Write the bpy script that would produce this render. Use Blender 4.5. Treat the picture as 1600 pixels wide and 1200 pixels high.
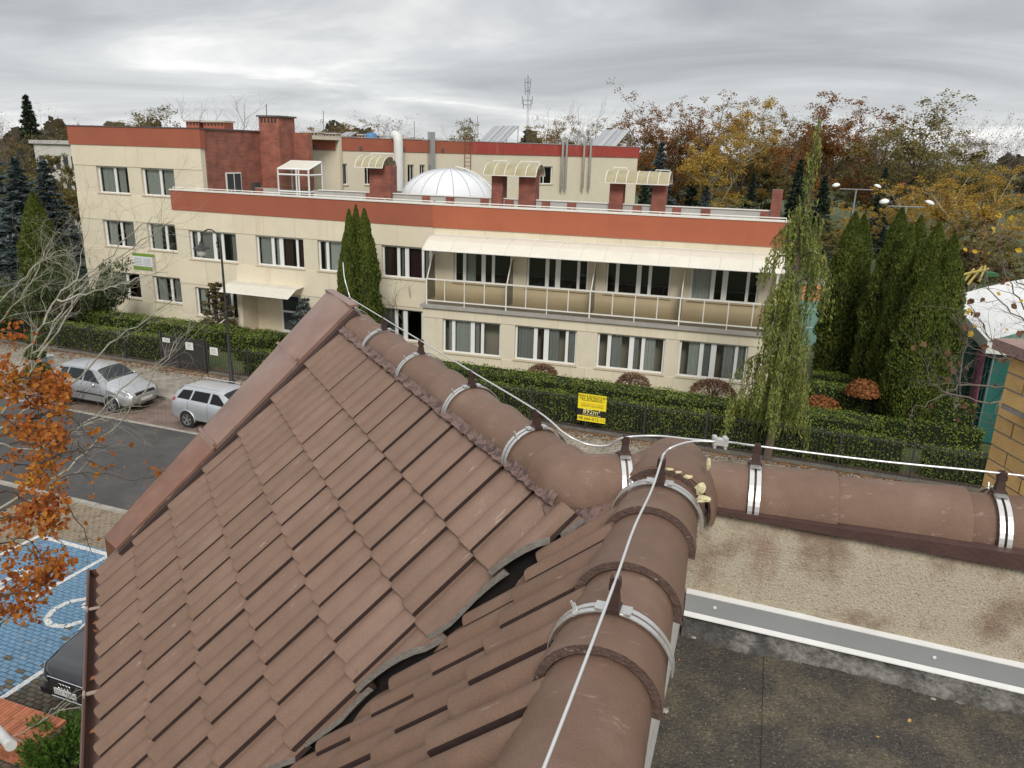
import bpy, bmesh, math, random
from mathutils import Vector, Matrix
import numpy as np
R_=math.radians
for _o in list(bpy.data.objects): bpy.data.objects.remove(_o)
S=bpy.context.scene; COL=S.collection
# ---------------------------------------------------------------- camera
FPX=1208.06; CAMZ=10.0; PIT=R_(16.848); ROL=R_(1.64)
fw=Vector((0,math.cos(PIT),-math.sin(PIT))); up0=Vector((0,math.sin(PIT),math.cos(PIT))); rt0=Vector((1,0,0))
rt=rt0*math.cos(ROL)+up0*math.sin(ROL); up=up0*math.cos(ROL)-rt0*math.sin(ROL)
cd=bpy.data.cameras.new('camera'); cam=bpy.data.objects.new('camera',cd); COL.objects.link(cam)
cam.matrix_world=Matrix(((rt.x,up.x,-fw.x,0),(rt.y,up.y,-fw.y,0),(rt.z,up.z,-fw.z,CAMZ),(0,0,0,1)))
cd.sensor_width=36; cd.lens=FPX/1600*36; cd.clip_start=.05; cd.clip_end=5000
S.camera=cam; S.render.resolution_x=1024; S.render.resolution_y=768
S.view_settings.view_transform='Standard'; S.view_settings.look='None'; S.view_settings.exposure=0.68; S.view_settings.gamma=1
S.view_settings.use_curve_mapping=False
# ---------------------------------------------------------------- world: overcast sky
W=bpy.data.worlds.new('World'); S.world=W; W.use_nodes=True
nt=W.node_tree; nt.nodes.clear(); N=nt.nodes.new; LK=nt.links.new
def nd(t,**k):
    n=N(t)
    for a,b in k.items(): setattr(n,a,b)
    return n
SUN_AZ=R_(178); SUN_EL=R_(38)
out=nd('ShaderNodeOutputWorld'); bg=nd('ShaderNodeBackground'); bg.inputs['Strength'].default_value=.1
sky=nd('ShaderNodeTexSky'); sky.sky_type='NISHITA'; sky.sun_disc=False; sky.sun_elevation=SUN_EL; sky.sun_rotation=SUN_AZ
tc=nd('ShaderNodeTexCoord'); sep=nd('ShaderNodeSeparateXYZ'); LK(tc.outputs['Generated'],sep.inputs[0])
def mth(op,a,b=None,c=None):
    m=nd('ShaderNodeMath',operation=op)
    for i,v in enumerate((a,b,c)):
        if v is None: continue
        if isinstance(v,(int,float)): m.inputs[i].default_value=v
        else: LK(v,m.inputs[i])
    return m.outputs[0]
zz=mth('ADD',mth('MAXIMUM',sep.outputs[2],0.0),.09)
cx=nd('ShaderNodeCombineXYZ'); LK(mth('DIVIDE',sep.outputs[0],zz),cx.inputs[0]); LK(mth('DIVIDE',sep.outputs[1],zz),cx.inputs[1])
mp=nd('ShaderNodeMapping'); mp.inputs['Scale'].default_value=(.5,.5,1); mp.inputs['Rotation'].default_value=(0,0,.25); mp.inputs['Location'].default_value=(3.1,1.7,0); LK(cx.outputs[0],mp.inputs[0])
n1=nd('ShaderNodeTexNoise'); n1.inputs['Scale'].default_value=.8; n1.inputs['Detail'].default_value=9; n1.inputs['Roughness'].default_value=.55; n1.inputs['Distortion'].default_value=.9; LK(mp.outputs[0],n1.inputs['Vector'])
cr=nd('ShaderNodeValToRGB'); LK(n1.outputs['Fac'],cr.inputs[0])
e=cr.color_ramp.elements; e[0].position=.28; e[0].color=(2.35,2.44,2.56,1); e[1].position=.72; e[1].color=(6.0,5.92,5.78,1)
k=e.new(.46); k.color=(3.2,3.28,3.38,1); k=e.new(.58); k.color=(4.0,4.05,4.1,1)
# the cloud deck thins out towards the horizon, where it is brighter
hz=nd('ShaderNodeMapRange'); LK(sep.outputs[2],hz.inputs[0]); hz.inputs[1].default_value=0.0; hz.inputs[2].default_value=.17; hz.inputs[3].default_value=1.42; hz.inputs[4].default_value=.84
hz.interpolation_type='SMOOTHSTEP'
mx=nd('ShaderNodeMix',data_type='RGBA',blend_type='MULTIPLY'); mx.inputs[0].default_value=1
# overcast skies grow brighter towards the zenith
cie=mth('MULTIPLY',hz.outputs[0],mth('MULTIPLY_ADD',mth('MAXIMUM',sep.outputs[2],0.0),1.35,.9))
LK(cr.outputs[0],mx.inputs[6]); LK(cie,mx.inputs[7])
fin=nd('ShaderNodeMix',data_type='RGBA'); fin.inputs[0].default_value=.94; LK(sky.outputs[0],fin.inputs[6]); LK(mx.outputs[2],fin.inputs[7])
LK(fin.outputs[2],bg.inputs[0]); LK(bg.outputs[0],out.inputs[0])
sd=bpy.data.lights.new('sun','SUN'); sd.energy=1.5; sd.angle=R_(20); sd.color=(1,.965,.91)
so=bpy.data.objects.new('sun',sd); COL.objects.link(so); so.location=(0,0,60)
sdir=Vector((math.sin(SUN_AZ)*math.cos(SUN_EL),math.cos(SUN_AZ)*math.cos(SUN_EL),math.sin(SUN_EL)))
so.rotation_euler=sdir.to_track_quat('Z','Y').to_euler()
# ---------------------------------------------------------------- helpers
RN=random.Random(7)
def V(*a): return Vector(a)
def ray(px,py): return rt*((px-800)/FPX)+up*(-(py-600)/FPX)+fw
def PX(px,py,Y):                       # point at depth Y seen at a place of the photograph
    d=ray(px,py); d=d*(Y/d.y); return V(d.x,d.y,d.z+CAMZ)
def PZ(px,py,z=0):
    d=ray(px,py); d=d*((z-CAMZ)/d.z); return V(d.x,d.y,z)
def PPL(px,py,P,n):
    d=ray(px,py); o=V(0,0,CAMZ); t=(P-o).dot(n)/d.dot(n); return o+d*t
def wl(o):
    p=V(0,0,0)
    while o: p+=o.location; o=o.parent
    return p
def tag(o,label=None,cat=None,group=None,kind=None):
    if label: o['label']=label
    if cat: o['category']=cat
    if group: o['group']=group
    if kind: o['kind']=kind
    return o
def empty(name,loc,label=None,cat=None,group=None,rz=0):
    o=bpy.data.objects.new(name,None); COL.objects.link(o); o.location=loc; o.rotation_euler.z=rz; o.empty_display_size=.2
    return tag(o,label,cat,group)
def link(name,me,parent=None,mat=None,loc=None):
    o=bpy.data.objects.new(name,me); COL.objects.link(o)
    if mat is not None and not me.materials: me.materials.append(mat)
    if parent: o.parent=parent
    if loc is not None: o.location=loc
    return o
class MB:
    def __init__(s): s.v=[]; s.f=[]; s.m=[]
    def add(s,vs,fs,m=0):
        b=len(s.v); s.v.extend([tuple(p) for p in vs]); s.f.extend([tuple(i+b for i in f) for f in fs]); s.m.extend([m]*len(fs)); return s
    def box(s,o,ax,ay,az,m=0):           # corner o and three edge vectors
        o,ax,ay,az=Vector(o),Vector(ax),Vector(ay),Vector(az)
        vs=[o,o+ax,o+ax+ay,o+ay,o+az,o+ax+az,o+ax+ay+az,o+ay+az]
        fs=[(0,3,2,1),(4,5,6,7),(0,1,5,4),(1,2,6,5),(2,3,7,6),(3,0,4,7)]
        if ax.cross(ay).dot(az)<0: fs=[f[::-1] for f in fs]
        return s.add(vs,fs,m)
    def cbox(s,c,sx,sy,sz,rz=0,m=0):      # box centred in xy, standing on c.z
        c=Vector(c); a=V(math.cos(rz),math.sin(rz),0); b=V(-math.sin(rz),math.cos(rz),0)
        return s.box(c-a*sx/2-b*sy/2,a*sx,b*sy,V(0,0,sz),m)
    def quad(s,a,b,c,d,m=0): return s.add([a,b,c,d],[(0,1,2,3)],m)
    def tube(s,pts,r,seg=8,caps=True,m=0):
        pts=[Vector(p) for p in pts]; n=len(pts)
        rs=r if isinstance(r,(list,tuple)) else [r]*n
        b=len(s.v); ref=None
        for i,p in enumerate(pts):
            t=(pts[min(i+1,n-1)]-pts[max(i-1,0)])
            if t.length<1e-9: t=V(0,0,1)
            t.normalize()
            if ref is None: ref=V(0,0,1) if abs(t.z)<.9 else V(1,0,0)
            u=(ref-t*ref.dot(t)); 
            if u.length<1e-6: u=t.orthogonal()
            u.normalize(); ref=u; w=t.cross(u)
            for k in range(seg):
                a=2*math.pi*k/seg; s.v.append(tuple(p+(u*math.cos(a)+w*math.sin(a))*rs[i]))
        for i in range(n-1):
            for k in range(seg):
                k2=(k+1)%seg; s.f.append((b+i*seg+k,b+i*seg+k2,b+(i+1)*seg+k2,b+(i+1)*seg+k)); s.m.append(m)
        if caps:
            s.f.append(tuple(b+k for k in range(seg))[::-1]); s.m.append(m)
            s.f.append(tuple(b+(n-1)*seg+k for k in range(seg))); s.m.append(m)
        return s
    def prism(s,poly,ext,m=0):            # polygon (3-d points) extruded along ext
        poly=[Vector(p) for p in poly]; ext=Vector(ext); n=len(poly); vs=poly+[p+ext for p in poly]
        nn=(poly[1]-poly[0]).cross(poly[2]-poly[1])
        fs=[tuple(range(n)),tuple(range(n,2*n))[::-1]]+[(i,i+n,(i+1)%n+n,(i+1)%n) for i in range(n)]
        if nn.dot(ext)>0: fs=[f[::-1] for f in fs]
        return s.add(vs,fs,m)
    def lathe(s,c,prof,seg=24,m=0,ax=None):
        c=Vector(c); b=len(s.v); n=len(prof)
        ax=(Vector(ax) if ax is not None else V(0,0,1)).normalized(); u=ax.orthogonal().normalized(); w=ax.cross(u)
        for r,z in prof:
            for k in range(seg):
                a=2*math.pi*k/seg; s.v.append(tuple(c+(u*math.cos(a)+w*math.sin(a))*r+ax*z))
        for i in range(n-1):
            for k in range(seg):
                k2=(k+1)%seg; s.f.append((b+i*seg+k,b+i*seg+k2,b+(i+1)*seg+k2,b+(i+1)*seg+k)); s.m.append(m)
        return s
    def mesh(s,name,mats,smooth=False,origin=None):
        me=bpy.data.meshes.new(name)
        if origin is not None:
            o=origin; v=[(p[0]-o.x,p[1]-o.y,p[2]-o.z) for p in s.v]
        else: v=s.v
        me.from_pydata(v,[],s.f)
        for mm in (mats if isinstance(mats,(list,tuple)) else [mats]): me.materials.append(mm)
        if any(s.m): me.polygons.foreach_set('material_index',s.m)
        if smooth: me.polygons.foreach_set('use_smooth',[True]*len(s.f))
        me.update(); return me
    def build(s,name,mats,parent=None,smooth=False,local=False,auto=None):
        me=s.mesh(name,mats,smooth or auto is not None,None if (local or parent is None) else wl(parent))
        if auto is not None:
            me.set_sharp_from_angle(angle=R_(auto))
        return link(name,me,parent)
# ---------------------------------------------------------------- materials
MATS={}
def mat(name,col,rough=.7,var=.12,scale=6,bump=0,bscale=40,metal=0,spec=.4,rnd=0,col2=None,c2scale=1.5,c2lo=.55,c2hi=.7,stretch=None,coat=0,sheen=0,streak=None,specks=None,hue=0,trans=0):
    if name in MATS: return MATS[name]
    m=bpy.data.materials.new(name); m.use_nodes=True; t=m.node_tree; t.nodes.clear()
    def n(ty,**k):
        q=t.nodes.new(ty)
        for a,b in k.items(): setattr(q,a,b)
        return q
    L=t.links.new
    o=n('ShaderNodeOutputMaterial'); p=n('ShaderNodeBsdfPrincipled'); L(p.outputs[0],o.inputs[0])
    p.inputs['Roughness'].default_value=rough; p.inputs['Metallic'].default_value=metal; p.inputs['Specular IOR Level'].default_value=spec; p.inputs['Coat Weight'].default_value=coat
    p.inputs['Coat Roughness'].default_value=.08
    tcn=n('ShaderNodeTexCoord'); vec=tcn.outputs['Object']; oi=n('ShaderNodeObjectInfo')
    if rnd:
        ad=n('ShaderNodeVectorMath',operation='ADD'); L(vec,ad.inputs[0]); sc=n('ShaderNodeVectorMath',operation='SCALE'); sc.inputs[0].default_value=(37,91,53); L(oi.outputs['Random'],sc.inputs['Scale']); L(sc.outputs[0],ad.inputs[1]); vec=ad.outputs[0]
    if stretch:
        mpn=n('ShaderNodeMapping'); mpn.inputs['Scale'].default_value=stretch; L(vec,mpn.inputs[0]); svec=mpn.outputs[0]
    else: svec=vec
    def noise(v,s,det=5,ro=.6):
        q=n('ShaderNodeTexNoise'); q.inputs['Scale'].default_value=s; q.inputs['Detail'].default_value=det; q.inputs['Roughness'].default_value=ro; L(v,q.inputs['Vector']); return q.outputs['Fac']
    def mixc(f,a,b,bt='MIX'):
        q=n('ShaderNodeMix',data_type='RGBA',blend_type=bt)
        for i,x in ((0,f),(6,a),(7,b)):
            if isinstance(x,(int,float)): q.inputs[i].default_value=x
            elif isinstance(x,(tuple,list)): q.inputs[i].default_value=(*x[:3],1)
            else: L(x,q.inputs[i])
        return q.outputs[2]
    def rng(f,a,b,c,d):
        q=n('ShaderNodeMapRange'); L(f,q.inputs[0]); 
        for i,x in enumerate((a,b,c,d)): q.inputs[i+1].default_value=x
        return q.outputs[0]
    c=col
    if col2 is not None:
        f=rng(noise(svec,c2scale,6),c2lo,c2hi,0,1); c=mixc(f,c,col2)
    if streak is not None:               # (colour, scale vector, lo, hi)
        mm=n('ShaderNodeMapping'); mm.inputs['Scale'].default_value=streak[1]; L(vec,mm.inputs[0])
        f=rng(noise(mm.outputs[0],1,7,.65),streak[2],streak[3],0,streak[4] if len(streak)>4 else .8); c=mixc(f,c,streak[0])
    if specks is not None:               # (colour, scale, lo)
        f=rng(noise(svec,specks[1],2,.5),specks[2],specks[2]+.04,0,specks[3] if len(specks)>3 else .8); c=mixc(f,c,specks[0])
    if var:
        f=rng(noise(vec,scale,6,.65),.25,.75,1-var,1+var)
        c=mixc(1,c,f,'MULTIPLY') 
    if rnd:
        f=rng(oi.outputs['Random'],0,1,1-rnd,1+rnd); c=mixc(1,c,f,'MULTIPLY')
    if isinstance(c,(tuple,list)): p.inputs['Base Color'].default_value=(*c[:3],1)
    else: L(c,p.inputs['Base Color'])
    if bump:
        b=n('ShaderNodeBump'); b.inputs['Strength'].default_value=min(1,bump); b.inputs['Distance'].default_value=.012*max(1,bump); L(noise(svec,bscale,4,.6),b.inputs['Height']); L(b.outputs[0],p.inputs['Normal'])
    if trans:
        tr=n('ShaderNodeBsdfTranslucent'); 
        if isinstance(c,(tuple,list)): tr.inputs[0].default_value=(*c[:3],1)
        else: L(c,tr.inputs[0])
        ms=n('ShaderNodeMixShader'); ms.inputs[0].default_value=trans; L(p.outputs[0],ms.inputs[1]); L(tr.outputs[0],ms.inputs[2]); L(ms.outputs[0],o.inputs[0])
    MATS[name]=m; return m
def glassmat(name,tint=(.7,.75,.75),tr=.75,rough=.02):
    if name in MATS: return MATS[name]
    m=bpy.data.materials.new(name); m.use_nodes=True; t=m.node_tree; t.nodes.clear(); L=t.links.new
    o=t.nodes.new('ShaderNodeOutputMaterial'); a=t.nodes.new('ShaderNodeBsdfTransparent'); a.inputs[0].default_value=(*[x*tr for x in tint],1)
    g=t.nodes.new('ShaderNodeBsdfGlossy'); g.inputs['Roughness'].default_value=rough
    fr=t.nodes.new('ShaderNodeFresnel'); fr.inputs[0].default_value=1.5; mx=t.nodes.new('ShaderNodeMixShader')
    ad=t.nodes.new('ShaderNodeMath'); ad.operation='ADD'; ad.inputs[1].default_value=.03; L(fr.outputs[0],ad.inputs[0])
    L(ad.outputs[0],mx.inputs[0]); L(a.outputs[0],mx.inputs[1]); L(g.outputs[0],mx.inputs[2]); L(mx.outputs[0],o.inputs[0])
    MATS[name]=m; return m
def brickmat(name,c1,c2,mort,sx,sy,mo=.012,bump=.5,axes='XZ',rot=0,var=.25):
    if name in MATS: return MATS[name]
    m=bpy.data.materials.new(name); m.use_nodes=True; t=m.node_tree; L=t.links.new; p=t.nodes['Principled BSDF']; p.inputs['Roughness'].default_value=.8
    tcn=t.nodes.new('ShaderNodeTexCoord'); mpn=t.nodes.new('ShaderNodeMapping'); mpn.inputs['Rotation'].default_value=(R_(90) if axes=='XZ' else 0,0,0)
    m0=t.nodes.new('ShaderNodeMapping'); m0.inputs['Rotation'].default_value=(0,0,rot); L(tcn.outputs['Object'],m0.inputs[0])
    # lay the pattern in the wall's own plane
    if axes=='XZ':
        sp=t.nodes.new('ShaderNodeSeparateXYZ'); cb=t.nodes.new('ShaderNodeCombineXYZ'); L(m0.outputs[0],sp.inputs[0]); L(sp.outputs[0],cb.inputs[0]); L(sp.outputs[2],cb.inputs[1]); vec=cb.outputs[0]
    else: vec=m0.outputs[0]
    b=t.nodes.new('ShaderNodeTexBrick'); L(vec,b.inputs['Vector']); b.inputs['Scale'].default_value=1; b.inputs['Brick Width'].default_value=sx; b.inputs['Row Height'].default_value=sy; b.inputs['Mortar Size'].default_value=mo/2; b.inputs['Mortar Smooth'].default_value=.1
    b.inputs['Color1'].default_value=(*c1,1); b.inputs['Color2'].default_value=(*c2,1); b.inputs['Mortar'].default_value=(*mort,1); b.inputs['Bias'].default_value=0
    no=t.nodes.new('ShaderNodeTexNoise'); no.inputs['Scale'].default_value=1.7; no.inputs['Detail'].default_value=6; L(tcn.outputs['Object'],no.inputs['Vector'])
    mr=t.nodes.new('ShaderNodeMapRange'); L(no.outputs['Fac'],mr.inputs[0]); mr.inputs[1].default_value=.25; mr.inputs[2].default_value=.75; mr.inputs[3].default_value=1-var; mr.inputs[4].default_value=1+var
    mx=t.nodes.new('ShaderNodeMix'); mx.data_type='RGBA'; mx.blend_type='MULTIPLY'; mx.inputs[0].default_value=1; L(b.outputs['Color'],mx.inputs[6]); L(mr.outputs[0],mx.inputs[7]); L(mx.outputs[2],p.inputs['Base Color'])
    bp=t.nodes.new('ShaderNodeBump'); bp.inputs['Strength'].default_value=bump; bp.inputs['Distance'].default_value=.01; bp.invert=True; L(b.outputs['Fac'],bp.inputs['Height']); L(bp.outputs[0],p.inputs['Normal'])
    MATS[name]=m; return m
def text_obj(s,size,name,parent,M,mt,extr=.001,align='CENTER'):
    cu=bpy.data.curves.new(name,'FONT'); cu.body=s; cu.size=size; cu.align_x=align; cu.align_y='CENTER'; cu.extrude=extr; cu.resolution_u=2
    tmp=bpy.data.objects.new(name+'_tmp',cu); COL.objects.link(tmp)
    dg=bpy.context.evaluated_depsgraph_get(); me=bpy.data.meshes.new_from_object(tmp.evaluated_get(dg)); bpy.data.objects.remove(tmp); bpy.data.curves.remove(cu)
    me.materials.clear(); me.materials.append(mt)
    o=link(name,me,parent); MM=M.copy()
    if parent: MM.translation=MM.translation-wl(parent)
    o.matrix_local=MM; return o
def frameM(o,x,y,z): return Matrix(((x.x,y.x,z.x,o.x),(x.y,y.y,z.y,o.y),(x.z,y.z,z.z,o.z),(0,0,0,1)))
def catmull(P,n=6):
    out=[]
    for i in range(len(P)-1):
        a,b,c,d=P[max(0,i-1)],P[i],P[i+1],P[min(len(P)-1,i+2)]
        for k in range(n):
            t=k/n; out.append(.5*((2*b)+(c-a)*t+(2*a-5*b+4*c-d)*t*t+(3*b-a-3*c+d)*t**3))
    return out+[P[-1]]
# ================================================================ ground, road, pavements
EA=V(.9367,-.3502,0); EB=V(.3502,.9367,0)
def ST(a,b,z=0): return EA*a+EB*b+V(0,0,z)
def sheet(name,a0,a1,b0,b1,z,m,th=.25):
    mb=MB(); mb.box(ST(a0,b0,z-th),EA*(a1-a0),EB*(b1-b0),V(0,0,th)); o=mb.build(name,m); return tag(o,kind='structure')
grass=mat('lawn_grass',(.06,.085,.028),.9,.35,2.5,.8,60,col2=(.10,.10,.045),c2scale=.35,c2lo=.45,c2hi=.65)
mb=MB(); mb.add([(-1800,-800,-.06),(1800,-800,-.06),(1800,2600,-.06),(-1800,2600,-.06)],[(0,1,2,3)]); tag(mb.build('ground',grass),kind='structure')
asph=mat('wet_asphalt',(.062,.058,.055),.62,.22,1.2,.5,220,spec=.3,col2=(.085,.08,.075),c2scale=.5,c2lo=.45,c2hi=.65)
sheet('road',-110,70,14.7,20.15,.0,asph)
kerbm=mat('kerb_concrete',(.30,.28,.24),.85,.25,3,.5,120)
def kerb_row(name,a0,a1,b,w,z0,z1,L=1.0):
    root=MB(); root.box(ST(a0,b,z0-.12),EA*(a1-a0),EB*w,V(0,0,.1)); k=tag(root.build(name,kerbm),kind='structure')
    pm=MB(); pm.box((0,0,0),EA*(L-.012),EB*w,V(0,0,z1-z0+.05)); me=pm.mesh('kerbstone',kerbm)
    n=int((a1-a0)/L)
    for i in range(n):
        o=link('kerbstone',me,k,None,ST(a0+i*L,b,z0-.05+RN.uniform(-.004,.004)))
kerb_row('near_kerb',-26,-8,14.55,.14,0,.012)
kerb_row('road_edge_kerb',-40,-12,20.15,.14,0,.012)
kerb_row('pavement_kerb',-44,-12,22.75,.14,0,.11)
sheet('near_kerb_bed',-110,70,14.5,14.72,-.012,kerbm); 
parkp=brickmat('lane_pavers',(.20,.13,.10),(.16,.12,.095),(.06,.055,.045),.2,.1,.012,.5,'XY',R_(20.5),.4)
sheet('parking_lane',-60,-13,20.27,22.8,.002,parkp)
sheet('lane_asphalt',-13,40,20.15,23.2,.002,asph)
walkp=brickmat('pavement_pavers',(.30,.26,.205),(.23,.21,.17),(.09,.08,.065),.4,.2,.02,.6,'XY',R_(20.5),.35)
sheet('pavement',-60,40,22.86,26.05,.095,walkp)
soil=mat('garden_soil',(.075,.055,.038),.95,.4,5,1,50,col2=(.16,.075,.03),c2scale=14,c2lo=.5,c2hi=.58)
sheet('garden_bed',-60,12,26.05,27.0,.10,soil)
sheet('yard_lawn',-70,5.6,27.0,75,.04,grass)
yardp=brickmat('yard_pavers',(.27,.22,.165),(.20,.165,.125),(.08,.07,.055),.2,.1,.012,.7,'XY',R_(20.5),.4)
# court beyond the building
court=mat('court_green',(.085,.17,.13),.8,.12,2); 
c=sheet('sports_court',.0,20,45,59.8,.06,court)
ln=mat('court_line',(.5,.55,.5),.8)
for (a0,a1,b0,b1) in ((.0,20,50.0,50.08),(.0,20,56.5,56.58),(4,4.08,45,59.8)):
    q=MB(); q.box(ST(a0,b0,.06),EA*(a1-a0),EB*(b1-b0),V(0,0,.004)); q.build('court_line',ln,c)
sheet('clay_strip',.0,24,60,68,.055,mat('clay',(.42,.17,.07),.9,.15,2))
sheet('concrete_path',.0,24,68,72,.057,mat('path_grey',(.24,.23,.21),.9,.15,2))
# ---------------------------------------------------------------- parking lot in front of the house: blocks one by one
bedm=mat('paver_joint_sand',(.055,.05,.042),.95,.3,6,.6,80)
lot=sheet('parking_lot',-30,-4,4.5,14.55,-.018,bedm)
blue=mat('blue_paver',(.105,.195,.285),.8,.25,9,.4,140,rnd=.28,col2=(.20,.25,.29),c2scale=5,c2lo=.56,c2hi=.72)
brown=mat('brown_paver',(.21,.165,.115),.8,.2,9,.4,140,rnd=.3,col2=(.11,.095,.07),c2scale=3,c2lo=.5,c2hi=.7)
dark=mat('damp_paver',(.10,.083,.06),.75,.25,9,.4,140,rnd=.3,col2=(.06,.06,.035),c2scale=3,c2lo=.5,c2hi=.7)
def paver_mesh(m):
    q=MB(); w,d,h,c=.183,.084,.05,.007
    q.add([(0,0,-h),(w,0,-h),(w,d,-h),(0,d,-h),(0,0,-c),(w,0,-c),(w,d,-c),(0,d,-c),(c,c,0),(w-c,c,0),(w-c,d-c,0),(c,d-c,0)],
      [(0,1,5,4),(1,2,6,5),(2,3,7,6),(3,0,4,7),(4,5,9,8),(5,6,10,9),(6,7,11,10),(7,4,8,11),(8,9,10,11)])
    return q.mesh('paver',m)
RZ=math.atan2(EA.y,EA.x)
pms={k:paver_mesh(m) for k,m in (('b',blue),('n',brown),('d',dark))}
blocks=[]
for j in range(int((14.5-6.6)/.1)):
    b=6.6+j*.1
    for i in range(int(10.5/.2)):
        a=-20.0+i*.2+(.1 if j%2 else 0)
        if b>=12.72: kind='n'
        elif -17.8<a<-12.95 and b>7.7: kind='b'
        elif a<=-17.8: kind='n'
        else: kind='d'
        if kind=='b' and RN.random()<.02+(.5 if b<8.9 and RN.random()<(9.2-b)*.7 else 0): kind='d'
        P=ST(a,b,RN.uniform(-.004,.003)); d=(P-V(0,0,10)).length
        # only what the eaves leave in view is laid stone by stone
        blocks.append((d,P,kind))
def inview(P):
    r=P-V(0,0,CAMZ); x=800+FPX*r.dot(rt)/r.dot(fw); y=600-FPX*r.dot(up)/r.dot(fw)
    return -25<x<190 and 740<y<1215
vis=sorted([q for q in blocks if inview(q[1])],key=lambda q:q[0]); rest=vis[300:]+[q for q in blocks if not inview(q[1])]
rz_m=Matrix.Rotation(RZ,4,'Z')
for d,P,kd in vis[:300]:
    o=link('paver',pms[kd],lot); o.matrix_local=Matrix.Translation(P)@rz_m@Matrix.Rotation(RN.uniform(-.008,.008),4,'X')
far=MB(); ki={'b':0,'n':1,'d':2}
tv=[Vector(v.co) for v in pms['b'].vertices]; tf=[tuple(p.vertices) for p in pms['b'].polygons]
rot=Matrix.Rotation(RZ,3,'Z'); tvr=[rot@v for v in tv]
for d,P,kd in rest: far.add([v+P for v in tvr],tf,ki[kd])
# shades of their own for the joined stones
fo=far.build('pavers',[blue,brown,dark],lot); tag(fo,kind='stuff')
white=mat('road_paint',(.56,.55,.52),.8,.25,12,0,0,col2=(.22,.26,.30),c2scale=16,c2lo=.52,c2hi=.66)
pk=empty('parking_markings',ST(-15,10,0)); tag(pk,kind='structure')
def pline(a0,a1,b0,b1):
    q=MB(); q.box(ST(a0,b0,.0045),EA*(a1-a0),EB*(b1-b0),V(0,0,.003)); q.build('painted_line',white,pk)
pline(-17.86,-10.2,12.58,12.72); pline(-17.86,-17.74,7.7,12.58); pline(-15.42,-15.30,7.7,12.58); pline(-12.96,-12.84,7.7,12.58)
def wheelchair(ac,bc,s):
    q=MB(); z=.005
    def pl(pts,w):
        for (x0,y0),(x1,y1) in zip(pts,pts[1:]):
            d=V(x1-x0,y1-y0,0); n=V(-d.y,d.x,0).normalized()*w/2
            f=lambda x,y:ST(ac+x*s,bc+y*s,z)
            q.quad(f(x0+n.x,y0+n.y),f(x0-n.x,y0-n.y),f(x1-n.x,y1-n.y),f(x1+n.x,y1+n.y))
    pl([(.0,.55),(.02,.1),(.35,.1),(.5,-.35),(.62,-.3)],.11); pl([(0,.3),(.3,.3)],.09)
    pl([(-.08,.28),(-.26,.1),(-.3,-.12),(-.2,-.34),(0,-.44),(.22,-.38),(.33,-.2)],.09)
    c=[(.0+.1*math.cos(k*.7),.72+.1*math.sin(k*.7)) for k in range(10)]; pl(c,.1)
    return q
w1=wheelchair(-16.6,10.1,1.5).build('wheelchair_symbol',white,pk); w2=wheelchair(-14.1,10.6,1.5).build('wheelchair_symbol',white,pk)
# ================================================================ large cream building across the street
def FRM(P,azd):
    a=R_(azd); return V(P[0],P[1],0),V(math.sin(a),math.cos(a),0),V(math.cos(a),-math.sin(a),0)
def orient(fr):
    P,e,n=fr; return (P,e,n if n.dot(-P)>0 else -n)
TB=orient(FRM((-19.07,43.65),110.53)); FL=orient(FRM((-18.05,41.40),110.53)); FR=orient(FRM((-3.82,36.08),105.97))
def F(fr,u,z,d=0): return fr[0]+fr[1]*u+fr[2]*d+V(0,0,z)
def fbox(mb,fr,u0,u1,z0,z1,d0,d1,m=0): return mb.box(F(fr,u0,z0,d0),fr[1]*(u1-u0),fr[2]*(d1-d0),V(0,0,z1-z0),m)
cream=mat('cream_render',(.67,.60,.45),.85,.06,1.2,.15,120,rnd=.03,streak=((.47,.29,.16),(2.6,2.6,.22),.57,.8,.5))
creamb=mat('cream_band',(.63,.565,.435),.85,.06,1.2,.15,120,streak=((.40,.29,.18),(2.5,2.5,.3),.6,.8,.4))
red=mat('terracotta_fascia',(.32,.098,.055),.75,.09,.8,.1,80,streak=((.27,.07,.04),(1.5,1.5,.25),.55,.8,.5))
redmetal=mat('red_sheet',(.33,.055,.04),.5,.1,1,streak=((.5,.22,.18),(3,3,.4),.55,.75,.5))
white_f=mat('white_pvc',(.72,.72,.70),.45,.03,3)
offw=mat('white_trim',(.70,.68,.62),.6,.08,3,streak=((.4,.36,.28),(4,4,.6),.55,.8,.4))
sillm=mat('sill_beige',(.55,.47,.34),.7,.1,4)
glass=glassmat('window_glass',(.9,.93,.92),.9)
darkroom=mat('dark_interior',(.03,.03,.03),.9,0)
curt=mat('curtain_grey',(.62,.64,.59),.9,.1,6,rnd=.3); curt2=mat('curtain_plum',(.10,.05,.05),.9,.1,6)
brickw=brickmat('brick_wall',(.34,.105,.06),(.25,.075,.05),(.19,.14,.11),.26,.077,.014,.5,'XZ',R_(69.5),.35)
B=empty('residential_building',F(FR,0,0),'long cream building with terracotta parapet band, balcony canopy and white dome','building')
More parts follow.
